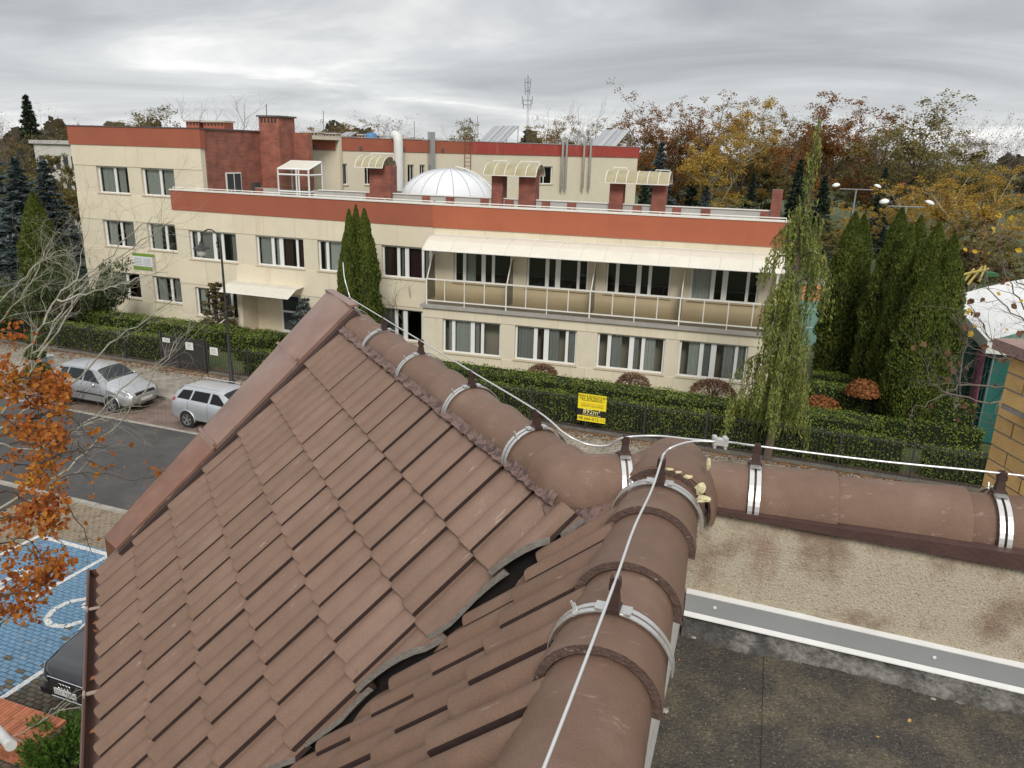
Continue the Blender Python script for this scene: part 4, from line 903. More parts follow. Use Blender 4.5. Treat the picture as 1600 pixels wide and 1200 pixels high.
# ---------------------------------------------------------------- yellow brick chimney beyond the right ridge
CHM=empty('brick_chimney',PX(1560,760,3.5),'yellow brick chimney with brown slab cap behind the right ridge','chimney')
yb=mat('yellow_brick',(.68,.44,.17),.8,.15,12,.4,90,rnd=.1,col2=(.42,.27,.11),c2scale=5,c2lo=.55,c2hi=.75); mor=mat('grey_mortar',(.30,.28,.25),.95,.2,15,.5,90)
ca=V(math.sin(R_(-3)),math.cos(R_(-3)),0); cb=V(ca.y,-ca.x,0)
def stack(P,la,lb,z0,z1,name):
    """P: far left corner; la towards us, lb to the right"""
    q=MB(); q.box(V(P.x,P.y,z0)-ca*.006+cb*.006,-ca*(la-.012),cb*(lb-.012),V(0,0,z1-z0-.004)); core=q.build(name,mor,CHM)
    z=z1-.069; row=0
    while z>z0:
        for D,Wd,L0,org in ((-ca,cb,la,V(P.x,P.y,0)),(cb,ca,lb,V(P.x,P.y,0)-ca*la)):
            x=-.125 if row%2 else 0
            while x<L0-.01:
                a=max(0,x)+.004; b=min(L0,x+.25)-.006
                if b-a>.02:
                    q=MB(); q.box(org+D*a+V(0,0,z)+Wd*RN.uniform(-.0015,.0015),D*(b-a),Wd*.06,V(0,0,.064)); q.build('brick',yb,core)
                x+=.25
        z-=.074; row+=1
    return core
LP=PX(1546,700,3.5); stack(LP,.46,.8,8.2,PX(1566,640,3.35).z,'lower_stack')
UP=PX(1571,590,3.38); stack(UP,.30,.6,PX(1566,640,3.35).z,PX(1570,556,3.38).z,'upper_stack')
slabm=mat('brown_slab',(.30,.20,.17),.8,.25,12,.6,80,specks=((.16,.10,.09),30,.62,.7)); zc=PX(1552,545,3.45).z
q=MB(); P=PX(1549,545,3.45); q.box(V(P.x,P.y,zc),-ca*.62,cb*.75,V(0,0,.05)); q.build('cap',slabm,CHM)
q=MB(); q.prism([V(LP.x,LP.y,PX(1566,640,3.35).z),V(LP.x,LP.y,PX(1566,640,3.35).z)-ca*.46,V(LP.x,LP.y,PX(1566,640,3.35).z)-ca*.46+cb*.2,V(LP.x,LP.y,PX(1566,640,3.35).z)+cb*.2],V(0,0,.02)); q.build('shoulder',mat('shoulder_cement',(.40,.38,.34),.9,.2,12,.6,70),CHM)
# ================================================================ cars
def car_surface(keys,N=64):
    xs=[k[0] for k in keys]
    def at(x):
        i=max(0,min(len(xs)-2,next((j for j in range(len(xs)-1) if xs[j+1]>=x),len(xs)-2)))
        t=(x-xs[i])/(xs[i+1]-xs[i]); t=max(0,min(1,t)); ts=t*t*(3-2*t)*.5+t*.5
        return [a+(b-a)*ts for a,b in zip(keys[i][1:],keys[i+1][1:])]
    def ring(x):
        zb,w,zbelt,wb,zt,wt,zc=at(x)
        return [(0,zb),(w*.72,zb),(w*.955,zb+.09),(w,zb+(zbelt-zb)*.45),(w*.985,zbelt-.07),(wb,zbelt),(wt,zt),(wt*.72,zt+(zc-zt)*.72),(0,zc)]
    def S(x,s):
        r=ring(x); i=min(int(s),7); t=s-i; return V(x,r[i][0]+(r[i+1][0]-r[i][0])*t,r[i][1]+(r[i+1][1]-r[i][1])*t)
    return ring,S,xs
def wheel(par,C,r,w,side,rimm,tyrem):
    ax=V(0,side,0); q=MB(); q.lathe(C,[(r*.66,-w/2),(r*.93,-w/2),(r,-w*.36),(r,w*.36),(r*.93,w/2),(r*.68,w/2),(r*.66,w*.42)],28,ax=ax); wo=q.build('wheel',tyrem,par,local=True,auto=35)
    q=MB(); q.lathe(C,[(r*.67,w*.46),(r*.63,w*.40),(r*.60,w*.15),(0,w*.12)],24,ax=ax); q.build('wheel_well',mat('rim_dark',(.03,.03,.03),.6),wo,local=True)
    q=MB(); u=ax.orthogonal().normalized(); v=ax.cross(u)
    for k in range(5):
        a=2*math.pi*k/5+.3; d=u*math.cos(a)+v*math.sin(a); e=v*math.cos(a)-u*math.sin(a)
        o=C+ax*(w*.44)
        q.prism([o+d*r*.1-e*r*.09,o+d*r*.63-e*r*.13,o+d*r*.63+e*r*.13,o+d*r*.1+e*r*.09],-ax*.02)
    q.lathe(C,[(r*.67,w*.47),(r*.61,w*.45),(r*.61,w*.40)],24,ax=ax); q.lathe(C,[(r*.16,w*.40),(r*.16,w*.46),(0,w*.48)],12,ax=ax); q.build('rim',rimm,wo,local=True)
def make_car(name,loc,azd,keys,paint,label,wb,wr,wx,side_glass,ws,rw,tint,group,roofrail=False):
    """x runs from the nose backwards; heading azd is where the nose points"""
    rz=math.atan2(-DIR(azd).y,-DIR(azd).x)
    R0=empty(name,loc,label,'car',group,rz=rz)
    ring,S,xs=car_surface(keys); X0,X1=xs[0],xs[-1]; N=72; q=MB(); st=[X0+(X1-X0)*i/N for i in range(N+1)]
    off=-(X0+X1)/2
    def full(x):
        r=ring(x); return [V(x+off,-y,z) for y,z in r]+[V(x+off,y,z) for y,z in r[-2:0:-1]]
    rings=[full(x) for x in st]; m=len(rings[0])
    q.add([p for r in rings for p in r],[(a*m+i,(a+1)*m+i,(a+1)*m+(i+1)%m,a*m+(i+1)%m) for a in range(N) for i in range(m)])
    q.f.append(tuple(range(m))); q.m.append(0); q.f.append(tuple(range(N*m,N*m+m))[::-1]); q.m.append(0)
    bo=q.build('body',paint,R0,local=True,auto=32)
    def patch(nm,mt,xa,xb,sa,sb,par=bo,lift=.005,sides=(-1,1),nx=10,ns=4,xa2=None,xb2=None,both=False):
        out=[]
        for sd in sides:
            q=MB(); vs=[]
            SS=[sa+(sb-sa)*j/ns for j in range(ns+1)]
            for j,s in enumerate(SS):
                f=j/ns; A=xa+((xa2-xa)*f if xa2 is not None else 0); Bx=xb+((xb2-xb)*f if xb2 is not None else 0)
                for i in range(nx+1):
                    x=A+(Bx-A)*i/nx; p=S(x,s); dx=S(x+.02,s)-S(x-.02,s); ds=S(x,min(8,s+.05))-S(x,max(0,s-.05))
                    n=dx.cross(ds); n=n.normalized() if n.length>1e-9 else V(0,0,1)
                    if n.y*1+n.z*.6<0: n=-n
                    p=p+n*lift; vs.append(V(p.x+off,p.y*sd,p.z))
            q.add(vs,[(j*(nx+1)+i,j*(nx+1)+i+1,(j+1)*(nx+1)+i+1,(j+1)*(nx+1)+i) for j in range(ns) for i in range(nx)]); out.append(q.build(nm,mt,par,local=True,smooth=True))
        return out
    gl=mat('car_glass'+tint,(.022,.026,.028) if tint=='_clear' else (.006,.006,.007),.05,0,spec=.35)
    trim=mat('car_trim',(.02,.02,.02),.6,0); 
    for (a,b,a2,b2) in side_glass: patch('side_window',gl,a,b,5.14,5.9,xa2=a2,xb2=b2)
    # windscreen and rear window across the whole width
    for nm,(a,b) in (('windscreen',ws),('rear_window',rw)):
        q=MB(); vs=[]; nx,ns=8,8
        for i in range(nx+1):
            x=a+(b-a)*i/nx
            for j in range(-ns,ns+1):
                s=8-abs(j)/ns*1.86; p=S(x,s); dx=S(x+.03,s)-S(x-.03,s); n=V(-dx.z,0,dx.x).normalized(); n=n if n.z>0 else -n
                p=p+n*.006; vs.append(V(p.x+off,p.y*(1 if j>=0 else -1),p.z))
        w_=2*ns+1; q.add(vs,[(i*w_+j,i*w_+j+1,(i+1)*w_+j+1,(i+1)*w_+j) for i in range(nx) for j in range(2*ns)]); q.build(nm,gl,bo,local=True,smooth=True)
    W=max(k[2] for k in keys); tyre=mat('tyre',(.018,.018,.018),.85,.1,20); rim=mat('alloy_rim',(.45,.46,.47),.3,.05,metal=.8)
    for x in wx:
        for sd in (-1,1):
            yy=ring(x)[3][0]
            q=MB(); q.lathe(V(x+off,sd*(yy-.05),wr),[(0,.056),(wr*1.13,.056),(wr*1.13,0)],28,ax=V(0,sd,0)); q.build('wheel_arch',trim,bo,local=True)
            q=MB(); pts=[V(x+off+wr*1.17*math.cos(R_(t)),sd*(yy+.004),wr+wr*1.17*math.sin(R_(t))) for t in range(-12,193,12)]; q.tube(pts,.022,6); q.build('arch_lip',paint,bo,local=True,smooth=True)
            wheel(R0,V(x+off,sd*(yy-.07),wr),wr,.2,sd,rim,tyre)
    for x in wb: patch('door_seam',trim,x,x+.012,2.1,5.0,lift=.003,nx=1,ns=8)
    patch('sill_trim',trim,wx[0]+.4,wx[1]-.4,1.8,2.15,lift=.006)
    return R0,bo,patch,S,off,ring
silver=mat('silver_paint',(.50,.51,.52),.4,.03,2,metal=.8,coat=.15); silverw=mat('pale_silver_paint',(.58,.60,.62),.42,.03,2,metal=.75,coat=.15); blackp=mat('black_paint',(.008,.008,.010),.12,0,coat=.8,spec=.6)
lampm=mat('head_lamp',(.20,.21,.22),.08,.4,30,spec=.7,coat=.5); redl=mat('tail_lamp',(.28,.02,.02),.2,0,coat=.5); platem=mat('plate_white',(.6,.6,.58),.5); blackt=mat('plate_text',(.02,.02,.02),.6); chrome=mat('chrome',(.7,.7,.7),.12,0,metal=1)
# (x, zbottom, w, zbelt, wbelt, ztop_edge, wtop, zcentre)
kA=[(0,.34,.50,.48,.49,.56,.45,.60),(.05,.26,.68,.56,.66,.68,.60,.70),(.22,.22,.80,.70,.76,.80,.66,.83),(.6,.2,.865,.84,.80,.92,.70,.95),(.98,.2,.88,.93,.815,1.03,.70,1.07),(1.12,.2,.88,.95,.82,1.12,.685,1.16),(1.75,.2,.88,.99,.825,1.47,.60,1.545),(2.1,.2,.88,1.0,.825,1.52,.60,1.60),(2.9,.2,.88,1.03,.825,1.52,.595,1.60),(3.6,.22,.87,1.05,.81,1.47,.575,1.55),(3.85,.24,.85,1.05,.79,1.36,.57,1.42),(4.08,.27,.80,.98,.76,1.02,.60,1.04),(4.17,.32,.74,.80,.70,.84,.6,.86),(4.2,.38,.6,.6,.58,.64,.5,.66)]
cA,bA,pA,SA,oA,rA=make_car('parked_car',V(-16.05,29.02,.0),110,kA,silver,'silver compact hatchback with grille towards the gate, parked left on paved lane',(1.36,2.30,3.18),.31,(.84,3.42),[(1.42,2.26,1.95,2.24),(2.34,3.12,2.31,3.03),(3.20,3.62,3.10,3.42)],(1.14,1.72),(3.66,3.83),'_clear','cars parked along the street')
for sd in (-1,1): 
    q=MB(); q.lathe(V(1.55+oA,sd*.98,1.02),[(0,-.07),(.075,-.05),(.09,0),(.07,.05),(0,.07)],10,ax=V(.3,sd,0)); q.build('wing_mirror',silver,bA,local=True,smooth=True)
pA('headlight',lampm,.16,.58,4.55,5.7,lift=.012); pA('tail_light',redl,3.86,4.0,4.5,5.5,lift=.01)
pA('bumper_strip',MATS['car_trim'],1.2,3.0,3.1,3.25,lift=.012)
for z,h in ((.635,.035),(.70,.03)):
    q=MB(); q.box(V(.04+oA,-.42,z),V(.12,0,0),V(0,.84,0),V(0,0,h)); q.build('grille_bar',chrome,bA,local=True)
q=MB(); q.box(V(.03+oA,-.45,.62),V(.12,0,0),V(0,.9,0),V(0,0,.13)); q.build('grille',MATS['car_trim'],bA,local=True)
q=MB(); q.lathe(V(.028+oA,0,.68),[(.05,.0),(.065,.008),(.075,0)],18,ax=V(-1,0,0)); q.build('badge',chrome,bA,local=True)
q=MB(); q.box(V(-.012+oA,-.26,.42),V(.02,0,0),V(0,.52,0),V(0,0,.11)); q.build('number_plate',platem,bA,local=True)
q=MB(); q.box(V(.02+oA,-.6,.27),V(.1,0,0),V(0,1.2,0),V(0,0,.1)); q.build('lower_grille',MATS['car_trim'],bA,local=True)
for x in (2.05,2.98): pA('door_handle',silver,x,x+.17,4.35,4.5,lift=.03,nx=3,ns=1)
kB=[(0,.34,.48,.48,.47,.56,.42,.60),(.05,.25,.68,.58,.66,.66,.58,.70),(.25,.2,.80,.70,.76,.79,.66,.82),(.7,.2,.86,.82,.80,.88,.70,.91),(1.12,.2,.866,.90,.81,.97,.69,1.01),(1.28,.2,.866,.92,.81,1.06,.67,1.10),(1.95,.2,.866,.96,.815,1.36,.575,1.42),(2.3,.2,.866,.97,.815,1.40,.57,1.465),(3.2,.2,.866,.99,.815,1.40,.565,1.465),(3.85,.22,.86,1.0,.80,1.36,.55,1.43),(4.05,.25,.84,1.0,.78,1.26,.55,1.33),(4.2,.29,.79,.93,.75,.97,.6,.99),(4.27,.34,.73,.78,.69,.82,.58,.84),(4.3,.4,.6,.6,.58,.64,.5,.66)]
cB,bB,pB,SB,oB,rB=make_car('parked_car',V(-10.25,26.72,0),112,kB,silverw,'pale silver estate car with dark rear windows behind the roof verge',(1.5,2.45,3.35),.305,(.86,3.42),[(1.58,2.38,2.12,2.36),(2.48,3.25,2.46,3.18),(3.33,3.92,3.27,3.75)],(1.3,1.92),(3.88,4.04),'_dark','cars parked along the street')
pB('tail_light',redl,3.98,4.16,4.3,5.2,lift=.012); pB('headlight',lampm,.16,.6,4.6,5.6,lift=.012)
for sd in (-1,1):
    q=MB(); q.tube([V(2.1+oB,sd*.52,1.47),V(2.2+oB,sd*.53,1.495),V(3.7+oB,sd*.52,1.49),V(3.85+oB,sd*.51,1.45)],.015,6); q.build('roof_rail',silverw,bB,local=True)
    q=MB(); q.lathe(V(1.7+oB,sd*.96,.99),[(0,-.07),(.07,-.05),(.085,0),(.07,.05),(0,.07)],10,ax=V(.3,sd,0)); q.build('wing_mirror',silverw,bB,local=True,smooth=True)
q=MB(); q.tube([V(3.75+oB,0,1.44),V(3.95+oB,0,1.62)],.006,5); q.build('aerial',blackt,bB,local=True)
for x in (2.2,3.1): pB('door_handle',silverw,x,x+.17,4.35,4.5,lift=.03,nx=3,ns=1)
kC=[(0,.30,.50,.50,.49,.60,.42,.64),(.04,.24,.66,.56,.64,.68,.56,.72),(.22,.18,.80,.68,.77,.78,.66,.81),(.7,.18,.89,.80,.83,.87,.70,.90),(1.35,.18,.91,.90,.85,.96,.70,1.0),(1.5,.18,.91,.92,.85,1.02,.68,1.06),(2.3,.18,.91,.95,.85,1.33,.56,1.38),(2.8,.18,.91,.96,.85,1.36,.55,1.42),(3.5,.18,.91,.97,.85,1.30,.54,1.37),(4.1,.2,.90,.97,.83,1.08,.6,1.13),(4.6,.26,.84,.92,.78,.98,.62,1.0),(4.72,.34,.7,.7,.66,.74,.55,.76)]
fcn=ST(-11.42,10.52,0)
cC,bC,pC,SC,oC,rC=make_car('parked_car',fcn,200.5,kC,blackp,'black saloon car nose-on beside the blue bays, half under the eaves',(1.6,2.6,3.6),.33,(.9,3.72),[(1.8,2.6,2.4,2.58),(2.7,3.5,2.68,3.3)],(1.53,2.27),(3.55,4.08),'_dark','cars parked along the street')
pC('headlight',lampm,.14,.52,4.55,5.6,lift=.012)
q=MB(); q.prism([V(-.005+oC,-.42,.66),V(-.005+oC,.42,.66),V(-.02+oC,.36,.30),V(-.02+oC,-.36,.30)],V(.12,0,0)); gr=q.build('grille',mat('grille_black',(.012,.012,.013),.4),bC,local=True)
q=MB(); q.tube([V(-.012+oC,-.43,.67),V(-.012+oC,.43,.67),V(-.028+oC,.365,.295),V(-.028+oC,-.365,.295),V(-.012+oC,-.43,.67)],.012,5); q.build('grille_surround',chrome,gr,local=True)
for k in range(5):
    q=MB(); q.box(V(-.03+oC,-.38,.34+k*.065),V(.02,0,0),V(0,.76,0),V(0,0,.014)); q.build('grille_bar',mat('grille_bar',(.12,.12,.12),.3,metal=.7),gr,local=True)
for k in range(4):
    q=MB(); c=V(-.045+oC,-.105+k*.07,.575); n=20
    q.tube([c+V(0,.05*math.cos(2*math.pi*i/n),.05*math.sin(2*math.pi*i/n)) for i in range(n+1)],.009,6,caps=False); q.build('ring_emblem',chrome,gr,local=True,smooth=True)
q=MB(); q.box(V(-.055+oC,-.26,.385),V(.02,0,0),V(0,.52,0),V(0,0,.115)); pl=q.build('number_plate',platem,bC,local=True)
Mx=Matrix(((0,0,-1,-.0555+oC),(-1,0,0,0),(0,1,0,.443),(0,0,0,1)))
t=text_obj('ZGY 93804',.105,'plate_lettering',None,Matrix.Identity(4),blackt,.0008); t.parent=pl; t.matrix_local=Mx
q=MB(); q.box(V(.02+oC,-.72,.22),V(.1,0,0),V(0,.3,0),V(0,0,.12)); q.box(V(.02+oC,.42,.22),V(.1,0,0),V(0,.3,0),V(0,0,.12)); q.build('air_intake',MATS['grille_black'],bC,local=True)
pC('bonnet_crease',MATS['car_trim'],.25,1.4,5.92,6.02,lift=.002,nx=12,ns=1)
# ================================================================ fence, gate, signs, lamp
iron=mat('iron_dark',(.035,.032,.032),.55,.2,8,spec=.4)
FB=26.2
def fence_run(a0,a1,label,n):
    ro=empty('iron_fence',ST(a0,FB,.1),label,'fence','iron fence along the pavement'); Lp=(a1-a0)/n
    q=MB(); q.box(ST(a0,FB-.06,.0),EA*(a1-a0),EB*.12,V(0,0,.2)); q.build('plinth',mat('fence_plinth',(.13,.12,.10),.9,.3,4,.6,60),ro)
    pm=MB(); pm.cbox(V(0,0,0),.06,.06,1.42,RZ); pm.lathe(V(0,0,1.42),[(.035,0),(.03,.03),(0,.05)],8); pme=pm.mesh('post',iron)
    pn=MB()
    for z in (.14,1.22): pn.box(V(0,0,z),EA*Lp,EB*.025,V(0,0,.03))
    k=int(Lp/.115)
    for i in range(1,k): pn.box(EA*(Lp*i/k)+V(0,0,.1),EA*.014,EB*.014,V(0,0,1.3 if i%2 else 1.22))
    pnm=pn.mesh('railing',iron)
    for i in range(n+1):
        link('post',pme,ro,None,ST(a0+Lp*i,FB,.1)-wl(ro))
        if i<n: link('railing',pnm,ro,None,ST(a0+Lp*i,FB,.1)-wl(ro))
aG0,aG1=-26.0,-24.35
fence_run(-46.2,-26.85,'dark iron fence left of the dark gate, in front of the hedge',9)
fence_run(-24.2,10.5,'dark iron fence right of the gate, carrying the yellow sale board',16)
gt=empty('iron_gate',ST(-25.3,FB,.1),'dark solid metal gate with white notices between the iron fences','gate')
def leaf(a0,a1):
    q=MB()
    for z in (.1,1.42): q.box(ST(a0,FB-.02,z+.1),EA*(a1-a0),EB*.04,V(0,0,.05))
    fr=q.build('gate_leaf',iron,gt); n=int((a1-a0)/.085)
    for i in range(n):
        q=MB(); a=a0+(a1-a0)*i/n; q.box(ST(a+.004,FB-.008,.2),EA*((a1-a0)/n-.012),EB*.016,V(0,0,1.38)); q.build('slat',iron,fr)
leaf(-26.75,-25.95); leaf(-25.85,-24.45)
for a in (-26.82,-25.9,-24.35):
    q=MB(); q.cbox(ST(a,FB,.0),.09,.09,1.75,RZ); q.build('gate_post',iron,gt)
q=MB(); q.box(ST(-25.98,FB-.05,1.0),EA*.12,EB*.02,V(0,0,.03)); q.build('gate_handle',chrome,gt)
wsign=mat('white_sign',(.66,.66,.62),.6,.05); greyt=mat('sign_grey',(.28,.28,.28),.7)
def notice(a,z,w,h,lab):
    r=empty('notice_sign',ST(a,FB-.06,z),lab,'sign'); q=MB(); q.box(ST(a,FB-.07,z),EA*w,EB*.012,V(0,0,h)); q.build('plate',wsign,r)
    for k in range(4):
        q=MB(); q.box(ST(a+w*.15,FB-.0725,z+h*(.18+.18*k)),EA*(w*(.7-.12*(k%2))),EB*.002,V(0,0,h*.07)); q.build('text_line',greyt,r)
notice(-26.65,1.28,.42,.2,'small white notice on the left leaf of the dark gate'); notice(-25.35,1.08,.42,.34,'white square notice on the middle of the dark gate'); notice(-24.0,1.0,.42,.34,'white notice on the fence just right of the gate')
# yellow sale board
yel=mat('board_yellow',(.78,.62,.02),.5,.04,4); blk=mat('board_black',(.015,.014,.013),.5); ylt=mat('board_pale_text',(.80,.74,.30),.5)
c0=PZ(926,660,0); t0=PPL(904,614,ST(0,FB-.1),EB); t1=PPL(948,625,ST(0,FB-.1),EB); b0=PPL(902,656,ST(0,FB-.1),EB)
wB=(t1-t0).dot(EA); hB=t0.z-b0.z; aB=t0.dot(EA); zB=b0.z
sb=empty('sale_board',ST(aB+wB/2,FB-.08,zB),'yellow and black plot sale board with phone number, fixed to the iron fence','sign')
q=MB(); q.box(ST(aB,FB-.1,zB),EA*wB,EB*.015,V(0,0,hB)); q.build('board',yel,sb)
q=MB(); q.box(ST(aB-.002,FB-.104,zB+hB*.205),EA*(wB+.004),EB*.003,V(0,0,hB*.245)); q.build('black_band',blk,sb)
def btxt(s,z,size,m,du=0): text_obj(s,size,'lettering',sb,frameM(ST(aB+wB/2+du,FB-.106,zB+hB*z),EA,V(0,0,1),-EB),m,.0008)
btxt('DZIAŁKA BUDOWLANA',.93,.115,blk); btxt('NA SPRZEDAŻ',.835,.145,blk); btxt('892m²',.365,.25,ylt); btxt('POWIERZCHNIA DZIAŁKI',.245,.06,ylt); btxt('+48 666-012-112',.10,.165,blk)
q=MB(); q.box(ST(aB+wB*.12,FB-.105,zB+hB*.76),EA*wB*.76,EB*.003,V(0,0,.016)); q.build('rule',blk,sb)
btxt('UZBROJONA W MEDIA',.645,.085,mat('board_orange',(.55,.27,.03),.6)); btxt('3 MINUTY OD MORZA',.565,.085,blk)
# banner on the left block
bn=empty('wall_banner',F(TB,-3.4,2.55,.05),'green and white printed banner on the cream wall of the left block','banner')
Pq=[PPL(x,y,TB[0]+TB[2]*.05,TB[2]) for x,y in ((206,394.5),(242,400),(243,425),(208,423))]
U=(Pq[1]-Pq[0]).dot(TB[1]); Z1=Pq[0].z; Z0=Pq[2].z; u0=(Pq[0]-TB[0]).dot(TB[1])
def bq(name,m,a,b,c,d,dd): q=MB(); fbox(q,TB,u0+U*a,u0+U*b,Z0+(Z1-Z0)*c,Z0+(Z1-Z0)*d,dd,dd+.004); q.build(name,m,bn)
bq('sheet',mat('banner_white',(.66,.67,.66),.6),0,1,0,1,.035); gb=mat('banner_green',(.16,.26,.03),.6,.3,8); bq('green_band',gb,0,.98,.83,1.0,.041); bq('green_band',gb,0,.84,0.02,.25,.041)
gt_=mat('banner_text',(.30,.32,.38),.7)
for k in range(5):
    bq('text_line',gt_,.06,.40,.34+.085*k,.37+.085*k,.041); bq('text_line',gt_,.46,.80,.34+.085*k,.365+.085*k,.041)
bq('photo_strip',mat('banner_photo',(.45,.38,.30),.7,.5,14),.86,1,.03,.82,.042)
# old-style street lamp
LB=ST(-22.3,25.4,.1); lp=empty('street_lamp',LB,'black old-style street lamp with curled bracket and hanging globe in front of entrance','street lamp')
q=MB(); q.lathe(LB,[(.13,0),(.13,.12),(.09,.2),(.08,.9),(.06,.95),(.05,3.0),(.045,5.0),(.04,5.65)],12); q.lathe(LB,[(.07,2.95),(.07,3.05)],12); q.build('pole',iron,lp,auto=40)
LBt=LB+V(0,0,5.6); n=14; arc=[LBt]+[LBt+V(0,0,.25)-EA*(.5-.5*math.cos(math.pi*i/n))+V(0,0,.62*math.sin(math.pi*i/n)) for i in range(n+1)]
q=MB(); q.tube(arc,.028,8); q.tube([LBt-EA*(.12+.10*math.cos(a))+V(0,0,.28+.16*math.sin(a)) for a in [i*.5 for i in range(13)]],.016,6); q.tube([LBt-V(0,0,.3),LBt-EA*.16-V(0,0,.12),LBt-EA*.10+V(0,0,.12)],.016,6); q.build('bracket',iron,lp,smooth=True)
HC=arc[-1]
q=MB(); q.lathe(HC,[(0,.12),(.06,.1),(.08,-.02),(.14,-.08),(.33,-.16),(.34,-.19),(.2,-.18)],20); q.build('lamp_hood',iron,lp,auto=40)
q=MB(); q.lathe(HC+V(0,0,-.36),[(0,-.2),(.12,-.17),(.19,-.08),(.2,.02),(.16,.14),(.1,.18)],20); q.build('globe',mat('lamp_globe',(.58,.58,.55),.25,.05,trans=.3),lp,smooth=True)
# sports-ground floodlights
floodm=mat('flood_white',(.72,.72,.70),.5); polem=mat('grey_pole',(.22,.23,.23),.5)
def flood(px,py,Y,sep_,lab):
    T=PX(px,py,Y); r=empty('flood_light',V(T.x,T.y,0),lab,'flood light','flood lights by the court'); q=MB(); q.tube([V(T.x,T.y,0),T],[.11,.06],8); q.build('pole',polem,r)
    q=MB(); q.tube([T-V(sep_*.5,0,0),T+V(sep_*.5,0,0)],.04,6); q.build('cross_arm',polem,r)
    for s in (-1,1):
        C=T+V(s*sep_*.62,0,.28); q=MB(); q.lathe(C,[(0,.15),(.15,.13),(.27,.05),(.3,-.05),(.0,-.08)],14,ax=V(s*.3,-.2,1)); q.build('lamp_head',floodm,r,smooth=True)
flood(1338,296,62,2.6,'twin white flood light on a grey pole above the left thujas'); flood(1416,323,50,2.3,'nearer twin white flood light above the right thuja clump')
# green mesh fence round the court
gf=mat('court_fence_green',(.02,.085,.05),.6); cf=empty('court_fence',ST(.2,44.6,0),'green metal posts and mesh of the court fence beyond the building','fence')
for a in (.3,2.6,4.9,7.2,9.5):
    q=MB(); q.tube([ST(a,60,0),ST(a,60,4.2)],.05,6); q.build('post',gf,cf)
    q=MB(); q.tube([ST(a,44.6,0),ST(a,44.6,3.6)],.05,6); q.build('post',gf,cf)
q=MB()
for z in [.1+.4*i for i in range(11)]: q.tube([ST(.3,60,z),ST(9.5,60,z)],.012,3,False)
for i in range(24): q.tube([ST(.3+.4*i,60,.0),ST(.3+.4*i,60,4.1)],.010,3,False)
mo_=q.build('mesh',gf,cf); tag(mo_,kind='stuff')
q=MB(); q.box(ST(2.4,61,0),EA*.9,EB*.6,V(0,0,1.1)); bxo=q.build('storage_box',mat('box_green',(.03,.20,.06),.6)); 
q=MB(); q.box(ST(2.36,60.96,1.1),EA*.98,EB*.68,V(0,0,.05)); q.build('lid',MATS['box_green'],bxo,local=True); tag(bxo,'green box standing on the orange strip behind the court fence','box')
# ================================================================ white tent with green walls
tw=mat('tent_white',(.80,.80,.78),.6,.05,2); tg=mat('tent_green',(.015,.105,.085),.6,.12,2,.4,6); tp=mat('tent_pink',(.43,.17,.24),.8,.15,4,.5,9)
ta,tb,tl,td,te,trz=6.75,31.7,9.0,8.5,3.9,5.2
tn=empty('party_tent',ST(ta,tb,0),'white tent hall with green side walls and a loose pink drape','tent')
def gath(name,m,A,Bv,z0,z1,n,amp,seed,lean=V(0,0,0)):
    rr=random.Random(seed); q=MB(); vs=[]; dv=(Bv-A); nrm=V(-dv.y,dv.x,0).normalized()
    for i in range(n+1):
        p=A+dv*(i/n)+nrm*(amp*math.sin(i*1.3)+rr.uniform(-amp,amp)*.4); vs+=[p+V(0,0,z0)+lean,p+V(0,0,(z0+z1)/2)+nrm*rr.uniform(-amp,amp)*.5+lean*.5,p+V(0,0,z1)]
    q.add(vs,[(3*i+j,3*i+3+j,3*i+4+j,3*i+1+j) for i in range(n) for j in (0,1)]); return q.build(name,m,tn,smooth=True)
gath('side_wall',tg,ST(ta,tb,0),ST(ta,tb+tl,0),0,te,60,.05,1); gath('front_wall',tg,ST(ta,tb,0),ST(ta+td,tb,0),0,te,50,.05,2)
gath('pink_drape',tp,ST(ta-.16,tb+.35,0),ST(ta-.14,tb+1.5,0),.5,te-.1,16,.08,3,lean=-EB*.35); gath('side_wall_fold',tg,ST(ta-.1,tb+.02,0),ST(ta-.1,tb+.3,0),.0,te-.2,8,.05,4)
q=MB(); 
def tpnt(a,b,z): return ST(ta+a,tb+b,z)
vs=[]; na,nb=12,12
for i in range(na+1):
    for j in range(nb+1):
        f=i/na; g=j/nb; z=te+1.5*math.sin(math.pi*f)*.9+.1*math.sin(math.pi*6*g)*math.sin(math.pi*f)*.6; vs.append(tpnt(-.3+(td+.6)*f,-.3+(tl+.6)*g,z))
q.add(vs,[(i*(nb+1)+j,i*(nb+1)+j+1,(i+1)*(nb+1)+j+1,(i+1)*(nb+1)+j) for i in range(na) for j in range(nb)]); q.build('roof_sheet',tw,tn,smooth=True)
q=MB(); 
for (A,Bv) in ((tpnt(-.3,-.3,0),tpnt(-.3,tl+.3,0)),(tpnt(-.3,-.3,0),tpnt(td+.3,-.3,0))):
    d=(Bv-A)/12
    for i in range(12):
        q.quad(A+d*i+V(0,0,te-.45),A+d*(i+1)+V(0,0,te-.45),A+d*(i+1)+V(0,0,te+.01),A+d*i+V(0,0,te+.01)); 
q.build('valance',mat('tent_valance',(.62,.62,.58),.7,.1),tn)
for a,b in ((0,0),(0,tl/2),(0,tl),(td,0),(td/2,0)): 
    q=MB(); q.tube([tpnt(a+.05,b+.05,0),tpnt(a+.05,b+.05,te+.02)],.04,6); q.build('tent_pole',galv,tn)
